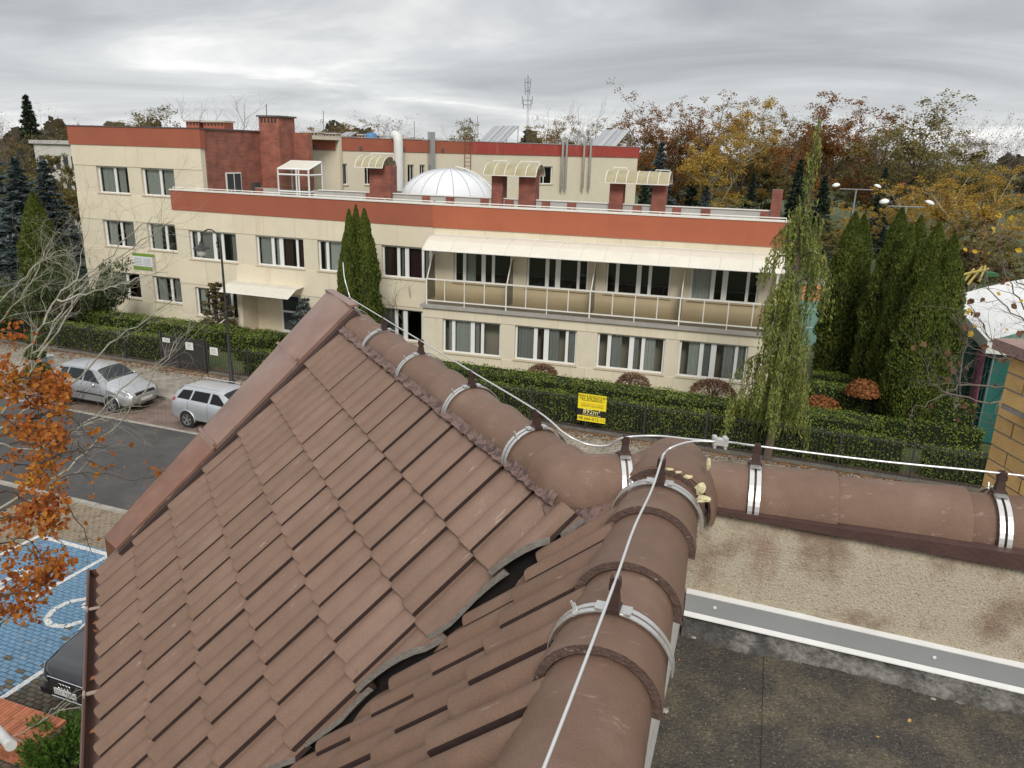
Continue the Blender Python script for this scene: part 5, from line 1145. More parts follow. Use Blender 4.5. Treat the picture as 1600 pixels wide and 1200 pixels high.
# utility pillar by the topiary, brick bench wall, pipe
q=MB(); P=PZ(79,592,.0); q.cbox(P,.42,.32,1.0,RZ); cb_=q.build('utility_box',mat('utility_white',(.55,.56,.54),.6,.1,3)); q=MB(); q.cbox(P+V(0,0,1.0),.48,.38,.06,RZ); q.build('lid',MATS['utility_white'],cb_,local=True); tag(cb_,'pale plastic utility box beside the round topiary','utility box')
BK=empty('brick_planter',PZ(60,1150,0),'low orange brick planter wall at the lower left corner','planter')
ob=mat('orange_brick',(.34,.118,.058),.85,.25,10,.5,80,rnd=.2); 
b0=PZ(103,1130,.62); d1=(PZ(2,1096,.62)-b0).normalized(); d2=V(-d1.y,d1.x,0); d2=d2 if d2.y<0 else -d2
Lb,Wb=1.9,.52
q=MB(); q.box(V(b0.x,b0.y,.0)+d1*.01+d2*.01,d1*(Lb-.02),d2*(Wb-.02),V(0,0,.61)); core=q.build('core',MATS['grey_mortar'],BK)
for r in range(8):
    z=.012+r*.0755
    for side in range(4):
        org,D,Wd,L=[(b0,d1,d2,Lb),(b0+d2*Wb,d1,-d2,Lb),(b0,d2,d1,Wb),(b0+d1*Lb,d2,-d1,Wb)][side]
        x=0 if r%2 else -.125
        while x<L-.02:
            a=max(0,x)+.005; b=min(L,x+.25)-.005
            if b-a>.03 and r<7: q=MB(); q.box(V(org.x,org.y,z)+D*a,D*(b-a),Wd*.11,V(0,0,.066)); q.build('brick',ob,core)
            x+=.25
n=int(Lb/.0755)
for i in range(n):
    for k in (0,1):
        q=MB(); q.box(V(b0.x,b0.y,.612+RN.uniform(-.003,.004))+d1*(i*.0755+.004)-d2*.02+d2*(k*(Wb+.04)/2+.003),d1*.067,d2*((Wb+.04)/2-.006),V(0,0,.06)); q.build('brick',ob,core)
q=MB(); A=PX(2,1148,7.2); Bp=PX(17,1165,6.95); q.tube([A-(Bp-A)*4,Bp],.055,14); q.tube([Bp-(Bp-A).normalized()*.02,Bp+(Bp-A).normalized()*.01],.06,14); po_=q.build('drain_pipe',mat('pipe_white',(.55,.55,.53),.45)); tag(po_,'end of a pale plastic pipe at the bottom left edge','pipe')
# aerial mast beyond the rear wing
am=empty('antenna_mast',PX(826,200,150),'thin lattice antenna mast rising behind the solar collectors','mast'); mm=mat('mast_steel',(.16,.16,.17),.6)
b=PX(827,215,150); t=PX(825,118,150); q=MB(); w=.28
for k in range(3):
    a=2.1*k; q.tube([V(b.x,b.y,0)+V(math.cos(a)*w*1.6,math.sin(a)*w*1.6,0),t+V(math.cos(a)*w*.4,math.sin(a)*w*.4,0)],.03,4)
for i in range(40):
    f=i/40; z=t.z*f; x=b.x+(t.x-b.x)*f; ww=w*(1.6-1.2*f); a=2.1*(i%3); a2=2.1*((i+1)%3); q.tube([V(x+math.cos(a)*ww,b.y+math.sin(a)*ww,z),V(x+math.cos(a2)*ww,b.y+math.sin(a2)*ww,z+t.z/40)],.017,3)
q.build('lattice',mm,am)
for dz,s in ((-1.2,.5),(-4.2,.9),(-5.0,.7),(-2.6,.4)):
    q=MB(); q.tube([t+V(-s,0,dz),t+V(s,0,dz)],.05,4)
    for x in (-s,s): q.tube([t+V(x,0,dz-.7),t+V(x,0,dz+.7)],.06,5)
    q.build('antenna',mm,am)
for k,(px,y0,y1,Y) in enumerate(((417,163,192,50),(506,173,206,67),(747,181,222,83),(648,190,214,72))):
    q=MB(); q.tube([PX(px,y1+4,Y),PX(px-1,y0,Y)],.03,5); q.build('lightning_rod',mm,B)
# ================================================================ vegetation
def fol(name,cols,rough=.6,trans=.35,lv=.35,scale=.35):
    """leaf material: every leaf its own shade out of a few"""
    if name in MATS: return MATS[name]
    m=bpy.data.materials.new(name); m.use_nodes=True; t=m.node_tree; t.nodes.clear(); L=t.links.new; n=t.nodes.new
    o=n('ShaderNodeOutputMaterial'); p=n('ShaderNodeBsdfPrincipled'); p.inputs['Roughness'].default_value=rough; p.inputs['Specular IOR Level'].default_value=.25
    g=n('ShaderNodeNewGeometry'); r=n('ShaderNodeValToRGB'); r.color_ramp.interpolation='LINEAR'; el=r.color_ramp.elements
    el[0].color=(*cols[0],1); el[0].position=0; el[1].color=(*cols[-1],1); el[1].position=1
    for i,c in enumerate(cols[1:-1]): k=el.new((i+1)/(len(cols)-1)); k.color=(*c,1)
    tcn=n('ShaderNodeTexCoord'); no=n('ShaderNodeTexNoise'); no.inputs['Scale'].default_value=scale; no.inputs['Detail'].default_value=3; L(tcn.outputs['Object'],no.inputs['Vector'])
    a=n('ShaderNodeMath'); a.operation='MULTIPLY_ADD'; L(no.outputs['Fac'],a.inputs[0]); a.inputs[1].default_value=1.3; a.inputs[2].default_value=-.4
    b=n('ShaderNodeMath'); b.operation='MULTIPLY_ADD'; L(g.outputs['Random Per Island'],b.inputs[0]); b.inputs[1].default_value=.55; L(a.outputs[0],b.inputs[2]); L(b.outputs[0],r.inputs[0])
    L(r.outputs[0],p.inputs['Base Color']); tr=n('ShaderNodeBsdfTranslucent'); L(r.outputs[0],tr.inputs[0]); mx=n('ShaderNodeMixShader'); mx.inputs[0].default_value=trans; L(p.outputs[0],mx.inputs[1]); L(tr.outputs[0],mx.inputs[2]); L(mx.outputs[0],o.inputs[0])
    MATS[name]=m; return m
def np_quads(name,v,mt):
    """v: (n,4,3) array of quads -> mesh"""
    n=len(v); me=bpy.data.meshes.new(name); me.vertices.add(n*4); me.vertices.foreach_set('co',v.reshape(-1).astype(np.float32)); me.loops.add(n*4); me.loops.foreach_set('vertex_index',np.arange(n*4,dtype=np.int32))
    me.polygons.add(n); me.polygons.foreach_set('loop_start',np.arange(0,n*4,4,dtype=np.int32)); me.polygons.foreach_set('loop_total',np.full(n,4,dtype=np.int32)); me.materials.append(mt); me.update(calc_edges=True); return me
def unit(a): return a/np.maximum(1e-9,np.linalg.norm(a,axis=-1,keepdims=True))
def leaves(C,Nn,size,rg,tilt=.8,asp=.55,along=None):
    """diamond leaves at C facing roughly Nn; size array or scalar"""
    n=len(C); N_=unit(Nn+rg.normal(0,tilt,(n,3))); U=unit(np.cross(N_,rg.normal(0,1,(n,3)))) if along is None else unit(along+rg.normal(0,.35,(n,3)))
    W=unit(np.cross(N_,U)); s=(np.ones(n)*size*rg.uniform(.65,1.35,n))[:,None]
    bend=N_*s*.12
    return np.stack([C-U*s*.5,C+W*s*asp*.5-bend,C+U*s*.5,C-W*s*asp*.5-bend],1)
barkm=mat('bark_grey',(.15,.125,.10),.9,.3,6,.6,40); barkd=mat('bark_dark',(.07,.055,.045),.9,.3,6,.6,40); barkp=mat('bark_pale',(.33,.31,.25),.85,.35,9,.6,50,col2=(.19,.185,.12),c2scale=5,c2lo=.48,c2hi=.62)
def skeleton(seed,H,spread,base=.25,nl=8,lv=3,r0=None,upw=.5,kids=(4,5,4),droop=0,seg=4,bend=.25,sub=.5):
    """branches inside an egg-shaped crown; returns tube mesh builder and tips (point, direction)"""
    rr=random.Random(seed); q=MB(); tips=[]; r0=r0 or H*.018
    n=6; tr=[V(0,0,0)]; 
    for i in range(1,n+1): tr.append(V(rr.uniform(-1,1)*H*.012*i,rr.uniform(-1,1)*H*.012*i,H*.8*i/n))
    q.tube(tr,[r0*(1-.85*i/n) for i in range(n+1)],6,False)
    def lim(h): # crown half-width at height share
        t=(h-base)/(1-base); t=max(.02,min(.98,t)); return spread*math.sin(math.pi*t**.75)**.7
    def grow(p,d,L,r,k):
        pts=[p]; dd=d.copy(); m=3 if k<lv else 2
        for i in range(m):
            dd=(dd+V(rr.uniform(-1,1),rr.uniform(-1,1),rr.uniform(-.6,.9)-droop)*bend).normalized(); pts.append(pts[-1]+dd*L/m)
        q.tube(pts,[r*(1-.55*i/m) for i in range(m+1)],max(3,5-k),False)
        tips.append((pts[-1],dd,k))
        if k<lv:
            for j in range(kids[min(k,len(kids)-1)]):
                t=rr.uniform(.25,1); i=min(m-1,int(t*m)); pp=pts[i].lerp(pts[i+1],t*m-i); a=V(rr.uniform(-1,1),rr.uniform(-1,1),rr.uniform(-.5,1)+upw*.4-droop).normalized()
                grow(pp,(dd*.75+a*.85).normalized(),L*rr.uniform(sub-.1,sub+.15),r*.5,k+1)
    for i in range(nl):
        h=base+(.78-base)*(i+rr.random()*.8)/nl; z=H*h/.8*.8; t=h/.8; k=min(n-1,int(t*n)); p=tr[k].lerp(tr[k+1],t*n-k)
        a=i*2.4+rr.uniform(-.4,.4); el=upw*rr.uniform(.6,1.3)+.35*h; d=V(math.cos(a),math.sin(a),math.tan(min(1.2,el))).normalized()
        grow(p,d,lim(h)*rr.uniform(.75,1.1)/max(.45,math.hypot(d.x,d.y)),r0*(.55-.3*h),1)
    grow(tr[-1],V(0,0,1),H*.2,r0*.2,1)
    return q,tips
PROTO={}; HT={}
def broadleaf(key,seed,H,spread,mt,nleaf,ls,bark=None,**k):
    """tree prototype: trunk mesh + crown mesh"""
    if key in PROTO: return PROTO[key]
    q,tips=skeleton(seed,H,spread,**k); tm=q.mesh('trunk',bark or barkd); cm=None
    if mt:
        rg=np.random.default_rng(seed); T=np.array([t[0] for t in tips if t[2]>=2]); w=rg.integers(0,len(T),nleaf); C=T[w]+rg.normal(0,1,(nleaf,3))*np.array([.024,.024,.02])*H
        cm=np_quads('crown',leaves(C,unit(C-np.array([0,0,H*.5])),ls*.62,rg,1.0,.75),mt)
    z=np.sort(np.array([v[2] for v in q.v])); HT[key]=float(z[int(len(z)*.9985)]); PROTO[key]=(tm,cm); return PROTO[key]
def put_tree(name,pr,loc,sc,rz,label,cat='tree',group=None,scz=None):
    o=empty(name,loc,label,cat,group,rz); o.scale=(sc,sc,scz or sc)
    link('trunk',pr[0],o)
    if pr[1]: tag(link('crown',pr[1],o),kind='stuff')
    return o
gold=fol('leaf_gold',[(0.245,0.151,0.0283),(0.415,0.265,0.0471),(0.519,0.348,0.066)]); rust=fol('leaf_rust',[(0.102,0.0522,0.02),(0.23,0.095,0.025),(0.306,0.142,0.035)]); olive=fol('leaf_olive',[(0.0963,0.0894,0.0303),(0.179,0.152,0.0482),(0.275,0.207,0.0618)]); ochre=fol('leaf_ochre',[(.13,.085,.025),(.24,.15,.035),(.33,.20,.04)]); brownl=fol('leaf_brown',[(.10,.055,.03),(.17,.09,.04),(.23,.12,.05)])
dkgreen=fol('needle_dark',[(0.018,0.033,0.021),(0.0375,0.06,0.036),(0.06,0.0825,0.051)],trans=.1); bluegr=fol('needle_blue',[(0.045,0.0675,0.0675),(0.09,0.12,0.12),(0.135,0.173,0.165)],trans=.1); ivy=fol('leaf_ivy',[(.02,.03,.012),(.04,.055,.02),(.07,.08,.03)],trans=.2)
p_rust=broadleaf('rust',11,18,7.5,rust,11000,.55,nl=10,lv=3,upw=.6); p_rust2=broadleaf('rust2',12,18,6.5,rust,6500,.5,nl=10,lv=3,upw=.8); p_gold=broadleaf('gold',13,15,5,gold,11000,.45,barkp,nl=10,lv=3,upw=.8); p_olive=broadleaf('olive',14,18,8,olive,9500,.5,nl=11,lv=3,upw=.6); p_ochre=broadleaf('ochre',15,16,6.5,ochre,10500,.5,nl=10,lv=3,upw=.7)
p_bare=broadleaf('bare',16,17,7,None,0,0,barkm,nl=12,lv=4,upw=.8,kids=(5,4,4,3),r0=.24,sub=.55); p_bare2=broadleaf('bare2',17,16,6,brownl,2600,.4,barkm,nl=11,lv=4,upw=.9,kids=(4,4,4,3),r0=.22,sub=.55)
p_bush=broadleaf('bush',18,9,5,olive,9000,.45,nl=9,lv=3,upw=.5,base=.08); p_gbush=broadleaf('gbush',19,10,5,gold,10000,.42,barkp,nl=10,lv=3,upw=.6,base=.05,droop=.15)
# ---- conifers
def conifer(key,seed,H,Rb,mt,n,ls,power=.9,skirt=.02,tiers=None,core=True,droop=.25):
    if key in PROTO: return PROTO[key]
    rg=np.random.default_rng(seed); rr=random.Random(seed); q=MB(); q.tube([V(0,0,0),V(0,0,H*.97)],[H*.016,.01],6,False)
    nb=int(tiers or H*7); per=max(10,n//nb); out=[]
    for i in range(nb):
        h=skirt+(1-skirt)*(i+rr.random())/nb; L=Rb*(1-h)**power*rr.uniform(.75,1.12)+.06; a=i*2.399+rr.uniform(-.3,.3); d=np.array([math.cos(a),math.sin(a),0]); z=h*H
        s=np.sqrt(rg.uniform(.02,1,per)); P=d*(s*L)[:,None]; P[:,2]=z-droop*L*s**1.5+.1*L*s**4; side=np.array([-d[1],d[0],0]); P+=side*(rg.normal(0,.16,per)*L*(1.1-.5*s))[:,None]; P[:,2]+=rg.normal(0,.05*L+.03,per)
        out.append((P,np.tile(d,(per,1))))
        q.tube([V(0,0,z),V(*(d*L*.9))+V(0,0,z-droop*L*.8)],[.025+.004*H*(1-h),.006],3,False)
    C=np.concatenate([o[0] for o in out]); D=np.concatenate([o[1] for o in out]); me=np_quads('crown',leaves(C,np.tile([0,0,1.],(len(C),1)),ls,rg,.45,.38,along=D),mt); PROTO[key]=(q.mesh('trunk',barkd),me); return PROTO[key]
p_spruce=conifer('spruce',21,16,4.0,dkgreen,7000,.75); p_blue=conifer('blue',22,12,3.0,bluegr,8000,.5); p_sil=conifer('sil',23,14,3.2,dkgreen,6000,.7,power=.8)
# ---- columnar thujas: lumpy spindles of flat sprays
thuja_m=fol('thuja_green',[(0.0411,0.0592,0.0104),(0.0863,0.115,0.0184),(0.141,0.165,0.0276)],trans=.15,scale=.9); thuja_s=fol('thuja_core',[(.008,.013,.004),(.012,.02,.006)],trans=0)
def thuja_mesh(seed,H,R,n,ls,lumps=90,low=.0):
    rg=np.random.default_rng(seed); lc=np.stack([rg.uniform(0,2*np.pi,lumps),rg.uniform(0,1,lumps)],1)
    def rad(a,h):
        base=np.where(h<.35,R*(.80+.20*(h/.35)),R*np.maximum(0,1-((h-.35)/.65)**1.75)**.85)
        l=np.zeros_like(a)
        for i in range(lumps):
            da=np.angle(np.exp(1j*(a-lc[i,0])))*base; dh=(h-lc[i,1])*H; l=np.maximum(l,np.exp(-(da**2/(.16*R)+dh**2/.35)*2.0))
        return base*(.78+.32*l)
    a=rg.uniform(0,2*np.pi,n); h=rg.uniform(low,1,n)**.95; r=rad(a,h)*rg.uniform(.86,1.06,n)
    C=np.stack([np.cos(a)*r,np.sin(a)*r,h*H],1); Nn=np.stack([np.cos(a),np.sin(a),np.full(n,.35)],1)
    lf=leaves(C,Nn,ls,rg,.5,.42,along=np.stack([np.cos(a)*.45,np.sin(a)*.45,np.ones(n)],1))
    cr=np_quads('crown',lf,thuja_m)
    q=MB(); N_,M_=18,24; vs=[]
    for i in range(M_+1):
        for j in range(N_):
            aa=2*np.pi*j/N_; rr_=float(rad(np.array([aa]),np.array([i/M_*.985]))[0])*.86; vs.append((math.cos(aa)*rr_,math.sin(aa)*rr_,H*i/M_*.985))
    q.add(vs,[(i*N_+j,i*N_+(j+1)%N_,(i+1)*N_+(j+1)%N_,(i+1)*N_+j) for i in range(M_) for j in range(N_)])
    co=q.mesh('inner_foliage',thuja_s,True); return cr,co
thp=[thuja_mesh(31,8,.95,17000,.15),thuja_mesh(32,8,.85,15000,.15),thuja_mesh(33,8,1.15,22000,.15,150)]
def thuja(loc,H,R,k,label,group,rz=0):
    o=empty('thuja_tree',loc,label,'tree',group,rz); b=(.95,.85,1.15)[k]; o.scale=(R/b,R/b,H/8)
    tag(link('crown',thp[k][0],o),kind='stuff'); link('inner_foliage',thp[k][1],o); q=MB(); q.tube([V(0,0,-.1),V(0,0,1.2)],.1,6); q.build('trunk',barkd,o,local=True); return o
def top_h(px,py,Y): return PX(px,py,Y).z
def atY(px,Y): p=PX(px,400,Y); return V(p.x,p.y,0)
g='thujas in front of the entrance wall'
for px,Y,ty,R,k,lab in ((545,34.6,328,.62,1,'left slim thuja of the four dark columns by the facade'),(556,35.3,321,.55,1,'tallest middle thuja at the back of the four columns'),(569,34.5,327,.72,0,'right broad thuja of the four columns by the facade'),(538,33.6,370,.5,1,'shortest front thuja at the left of the four columns')):
    # columns stand where their bases meet the lawn; tops as measured
    b=PX(px,ty,Y); thuja(V(b.x,b.y,0),b.z,R,k,lab,g,RN.uniform(0,6))
g='thujas in the right-hand garden'
for px,ty,Y,R,k,lab in ((1337,332,34.5,.95,1,'left thuja of the pair standing beyond the weeping tree'),(1351,336,35.3,.95,0,'right thuja of the pair standing beyond the weeping tree'),(1410,326,31.5,1.0,0,'tallest back-left thuja of the right-hand clump'),(1440,338,31.8,.85,1,'back-middle thuja of the right-hand clump'),(1425,350,30.2,.75,1,'second thuja from the left in the right-hand clump'),(1468,350,29.0,1.05,2,'broad front thuja in the middle of the right-hand clump'),(1492,368,28.5,.95,0,'rightmost tall thuja of the right-hand clump, nearest the tent'),(1458,408,27.6,.95,2,'shorter front thuja of the right-hand clump nearest the fence')):
    b=PX(px,ty,Y); thuja(V(b.x,b.y,0),b.z,R,k,lab,g,RN.uniform(0,6))
# ---- weeping cedar
def weeping():
    base=PZ(1197,722,0); top=PX(1281,188,base.y+.2); H_=top.z; rg=np.random.default_rng(77); rr=random.Random(77)
    o=empty('weeping_cedar',V(base.x,base.y,0),'tall weeping cedar with hanging green curtains beside the building corner','tree')
    ax=lambda z:V((top.x-base.x)*z/H_,(top.y-base.y)*z/H_,z)
    q=MB(); q.tube([ax(H_*i/10)+V(.05*math.sin(i),0,0) for i in range(11)],[.15*(1-.9*i/10)+.008 for i in range(11)],7); 
    Cs=[];Ds=[]
    nb=54
    for i in range(nb):
        h=.16+.80*(i+rr.random()*.6)/nb; z=h*H_
        L=(1.2+.75*(.62-h)/.46 if h<.62 else (1.5*(.80-h)/.18+.25 if h<.80 else .22*(1.05-h)/.25))*rr.uniform(.5,1.15)*.88
        L=max(.12,L); a=i*2.399+rr.uniform(-.5,.5); d=V(math.cos(a),math.sin(a),0); p0=ax(z); pts=[p0]
        m=6
        for j in range(1,m+1):
            s=j/m; pts.append(p0+d*(L*s)+V(0,0,L*(.38*math.sin(s*2.6)-.55*s*s)))
        q.tube(pts,[.035*(1-.75*j/m)*(.4+L/2) for j in range(m+1)],4,False)
        ns=max(4,int(25*L))
        for k in range(ns):
            s=rr.uniform(.18,1); jj=min(m-1,int(s*m)); P=pts[jj].lerp(pts[jj+1],s*m-jj)+V(rr.uniform(-.13,.13),rr.uniform(-.13,.13),0)
            hl=rr.uniform(.3,1.1)*(.5+.5*L/1.5)*(1.2 if h<.6 else .85); n=int(hl/.045); t=np.linspace(0,1,n); sw=np.array([rr.uniform(-.10,.10),rr.uniform(-.10,.10),-1])*hl
            C=np.array(P)+t[:,None]*sw+rg.normal(0,.022,(n,3)); Cs.append(C); Ds.append(np.tile(unit(sw[None])[0],(n,1))+rg.normal(0,.25,(n,3)))
    # leader
    n=160; t=rg.uniform(.84,1.0,n); C=np.stack([np.array(ax(x*H_)) for x in t])+rg.normal(0,1,(n,3))*np.array([.14,.14,.08])*(1.12-t)[:,None]*5*.35; Cs.append(C); Ds.append(np.tile([0,0,-1.],(n,1)))
    C=np.concatenate(Cs); D=np.concatenate(Ds)
    wm=fol('cedar_weeping',[(0.126,0.161,0.04),(0.216,0.247,0.06),(0.324,0.333,0.09)],trans=.3,scale=.8)
    q.build('trunk',mat('cedar_bark',(.10,.075,.055),.9,.3,8,.5,40),o,local=True)
    tag(link('crown',np_quads('crown',leaves(C,rg.normal(0,1,C.shape),.135,rg,.5,.36,along=D),wm),o),kind='stuff')
weeping()
# ---- hedges
hedge_m=fol('hedge_green',[(0.0584,0.0864,0.0143),(0.13,0.175,0.0267),(0.242,0.284,0.0427)],trans=.2,scale=1.5)
def hedge(a0,a1,b0,b1,h,label,dens=260,ls=.075,z0=.05,group='clipped hedges of the garden'):
    o=empty('hedge',ST((a0+a1)/2,(b0+b1)/2,z0),label,'hedge',group); rg=np.random.default_rng(int(abs(a0*31+b0*77))+5); L=a1-a0; W_=b1-b0
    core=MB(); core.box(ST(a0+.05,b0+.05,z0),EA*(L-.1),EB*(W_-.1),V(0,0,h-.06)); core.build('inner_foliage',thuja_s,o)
    areas=[L*W_,L*h,L*h*.35,W_*h,W_*h]; C=[];Nn=[]
    for k,A in enumerate(areas):
        n=int(A*dens); u=rg.uniform(0,1,n); v=rg.uniform(0,1,n); e=np.array(EA);f=np.array(EB); O=np.array(ST(a0,b0,z0)); zc=np.array([0,0,1.])
        bump=.03*np.sin(u*L*2.3+k)+.025*np.sin(u*L*5.1+v*3)
        if k==0: P=O+e*(u*L)[:,None]+f*(v*W_)[:,None]+zc*(h+bump-.02)[:,None]; N_=zc
        elif k==1: P=O+e*(u*L)[:,None]+zc*(v*h)[:,None]-f*(bump-.01)[:,None]; N_=-f
        elif k==2: P=O+e*(u*L)[:,None]+zc*(v*h)[:,None]+f*(W_+bump)[:,None]; N_=f
        elif k==3: P=O+f*(u*W_)[:,None]+zc*(v*h)[:,None]; N_=-e
        else: P=O+e*L+f*(u*W_)[:,None]+zc*(v*h)[:,None]; N_=e
        C.append(P+rg.normal(0,.025,(n,3))); Nn.append(np.tile(N_,(n,1)))
    C=np.concatenate(C)-np.array(o.location); me=np_quads('foliage',leaves(C,np.concatenate(Nn),ls,rg,.6,.65),hedge_m); tag(link('foliage',me,o),kind='stuff')
hedge(-22.8,3.8,26.75,27.4,1.12,'long clipped hedge directly behind the iron fence and sale board')
hedge(-21.5,3.2,27.95,29.15,1.22,'second long clipped hedge between the fence hedge and the cream building')
hedge(-45,-27.0,26.75,27.6,1.15,'clipped hedge behind the left iron fence, left of the gate',220)
hedge(-44,-25.6,29.6,30.9,1.05,'broad low hedge along the left block of the cream building',200,.085)
hedge(-24.9,-22.9,28.6,30.4,1.2,'short hedge just behind the dark gate',240)
hedge(.9,6.6,29.7,30.3,.95,'low hedge row in the right-hand garden, first behind the fence',240,.075)
hedge(.9,6.6,31.6,32.6,1.35,'tall middle hedge row in the right-hand garden',240,.08)
hedge(.9,6.2,34.6,35.4,1.05,'farthest hedge row in the right-hand garden before the court',220,.085)
hedge(4.4,10.5,26.75,27.5,1.0,'dark hedge behind the fence at the right edge by the chimney',240)
# ---- round shrubs
def ball(px,py,b_,rx,rz_,mt,label,n=900,ls=.10,name='round_shrub',twig=False,grp=None):
    P=PPL(px,py,ST(0,b_),EB); P.z=max(.2,P.z-rz_); o=empty(name,P,label,'shrub',grp); rg=np.random.default_rng(int(px*7+py)); d=unit(rg.normal(0,1,(n,3))); d[:,2]=np.abs(d[:,2])*1.0-.15; C=d*np.array([rx,rx,rz_])*rg.uniform(.8,1.06,(n,1))+np.array([0,0,rz_*.15])
    q=MB(); rr=random.Random(n+int(px))
    for k in range(26 if twig else 10):
        a=rr.uniform(0,6.28); e=rr.uniform(.2,1); q.tube([V(0,0,-rz_*.5),V(math.cos(a)*rx*.5*e,math.sin(a)*rx*.5*e,rz_*.4),V(math.cos(a)*rx*.95*e,math.sin(a)*rx*.95*e,rz_*(1.05-.5*e))],[.02,.012,.004],4,False)
    q.build('stems',barkm,o,local=True)
    tag(link('foliage',np_quads('foliage',leaves(C,d,ls,rg,.6,.35 if twig else .6,along=d if twig else None),mt),o),kind='stuff')
twigm=fol('twig_brown',[(.10,.06,.035),(.18,.10,.06),(.26,.16,.10)],trans=0); coppr=fol('leaf_copper',[(.14,.05,.02),(.25,.095,.03),(.33,.14,.05)],trans=.2)
ball(848,570,30.3,.66,.55,twigm,'left brown twiggy ball shrub under the lower windows',1100,.14,twig=True,grp='round shrubs'); ball(990,584,30.3,.7,.58,twigm,'middle brown twiggy ball shrub under the lower windows',1100,.14,twig=True,grp='round shrubs'); ball(1115,595,30.3,.9,.6,twigm,'right broad twiggy ball shrub by the building corner',1500,.14,twig=True,grp='round shrubs')
ball(1352,594,31.1,.62,.55,coppr,'right copper brown round shrub before the right thuja clump',1500,.12,grp='round shrubs'); ball(1285,620,31.0,.72,.5,coppr,'left copper brown round shrub close beside the weeping cedar',1200,.12,grp='round shrubs')
grb=fol('ball_green',[(0.0322,0.049,0.00896),(0.0805,0.105,0.0179),(0.137,0.161,0.0291)],trans=.2)
P=PZ(62,600,.0)
to=empty('topiary_shrub',P,'tiered green ball topiary beside the parked hatchback','shrub')
for z,r in ((.55,.55),(1.35,.42),(1.95,.30)):
    rg=np.random.default_rng(int(z*100)); d=unit(rg.normal(0,1,(900,3))); C=d*np.array([r,r,r*.72])*rg.uniform(.9,1.04,(900,1))+np.array([0,0,z]); tag(link('foliage_ball',np_quads('foliage_ball',leaves(C,d,.085,rg,.5,.6),grb),to),kind='stuff')
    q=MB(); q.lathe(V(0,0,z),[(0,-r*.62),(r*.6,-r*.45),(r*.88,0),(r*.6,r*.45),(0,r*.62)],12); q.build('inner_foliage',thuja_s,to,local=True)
q=MB(); q.tube([V(0,0,0),V(0,0,2.0)],.04,6); q.build('stem',barkd,to,local=True)
# shaggy conifers near the facade
def loc_at(px,Y): p=PX(px,500,Y); return V(p.x,p.y,0.05)
p_yew=conifer('yew',51,2.9,.95,fol('needle_bronze',[(.07,.055,.02),(.12,.095,.035),(.17,.14,.06)],trans=.15),2600,.2,power=.45,skirt=.05,tiers=40,droop=.1)
put_tree('bronze_conifer',p_yew,loc_at(341,39.2),1.05,0,'bronze shaggy dwarf conifer beneath the lower windows left of the entrance')
p_ssp=conifer('ssp',52,3.2,1.15,bluegr,4200,.17,power=.5,skirt=.03,tiers=46,droop=.05)
put_tree('blue_spruce',p_ssp,loc_at(479,38.6),.9,1,'small dense blue spruce right of the entrance door',scz=.78)
p_bsh=broadleaf('bareshrub',53,2.4,1.0,None,0,0,barkm,nl=10,lv=4,upw=1.0,kids=(3,3,3,2),r0=.05,base=.12,sub=.55)
put_tree('bare_shrub',p_bsh,loc_at(628,37.0),1.1,.5,'small bare rounded shrub in front of the ground-floor window by the balcony','shrub')
# ---- left-hand trees beside the building
put_tree('spruce_tree',p_blue,atY(45,52),1.0,.3,'dark blue-green spruce behind the left end of the building',scz=.72)
put_tree('spruce_tree',p_blue,atY(88,56),.95,1.3,'bluish spruce tucked against the left wall of the building',scz=.70)
put_tree('spruce_tree',p_blue,atY(5,58),1.15,2.2,'bluish spruce at the far left edge of the picture',scz=.8)
put_tree('spruce_tree',p_spruce,atY(76,110),.9,.2,'distant dark pointed spruce rising above the left trees',scz=.95)
b=PX(50,300,44); thuja(V(b.x,b.y,0),b.z,1.15,2,'single thuja among the conifers at the left end',None,1)
junm=fol('juniper_green',[(0.0308,0.049,0.021),(0.07,0.0952,0.0364),(0.119,0.147,0.056)],trans=.15)
def spreader(px,py,Y,W_,H_,label,n=3600,mt=junm):
    P=loc_at(px,Y); o=empty('juniper_bush',P,label,'shrub'); rg=np.random.default_rng(px); q=MB(); Cs=[];Ds=[]
    for k in range(60):
        a=rg.uniform(0,6.28); e=rg.uniform(.1,.75); L=rg.uniform(.5,1); d=np.array([math.cos(a)*W_,math.sin(a)*W_,H_*(.35+e)])*L; t=np.sqrt(rg.uniform(.1,1,n//60)); C=d*t[:,None]+rg.normal(0,.14,(len(t),3)); C[:,2]=np.abs(C[:,2])-.25*t**2*H_*.5+.2; Cs.append(C); Ds.append(np.tile(unit(d[None])[0],(len(t),1))); q.tube([V(0,0,0),V(*(d*.6))],[.04,.01],3,False)
    q.build('stems',barkd,o,local=True); tag(link('foliage',np_quads('foliage',leaves(np.concatenate(Cs),rg.normal(0,1,(sum(map(len,Cs)),3)),.2,rg,.5,.4,along=np.concatenate(Ds)),mt),o),kind='stuff')
spreader(135,430,41.0,2.5,4.2,'wide feathery juniper bush hiding the corner of the left block',9500)
spreader(20,470,38.5,2.4,3.0,'low feathery juniper at the left edge behind the fence')
spreader(75,480,39.5,1.8,2.4,'brownish low juniper between the fence and the thuja',3000,fol('juniper_bronze',[(.05,.045,.02),(.09,.075,.035),(.13,.10,.05)],trans=.15))
put_tree('background_tree',p_bare2,atY(28,70),PX(28,168,70).z/HT['bare2'],.4,'bare brownish tree at the left edge behind the spruces'); put_tree('background_tree',p_olive,atY(-15,75),PX(0,172,75).z/HT['olive'],2.4,'olive brown tree cut by the left edge of the picture')
put_tree('background_tree',p_olive,atY(100,95),PX(100,200,95).z/HT['olive'],.9,'dull green tree beside the pale far building at left')
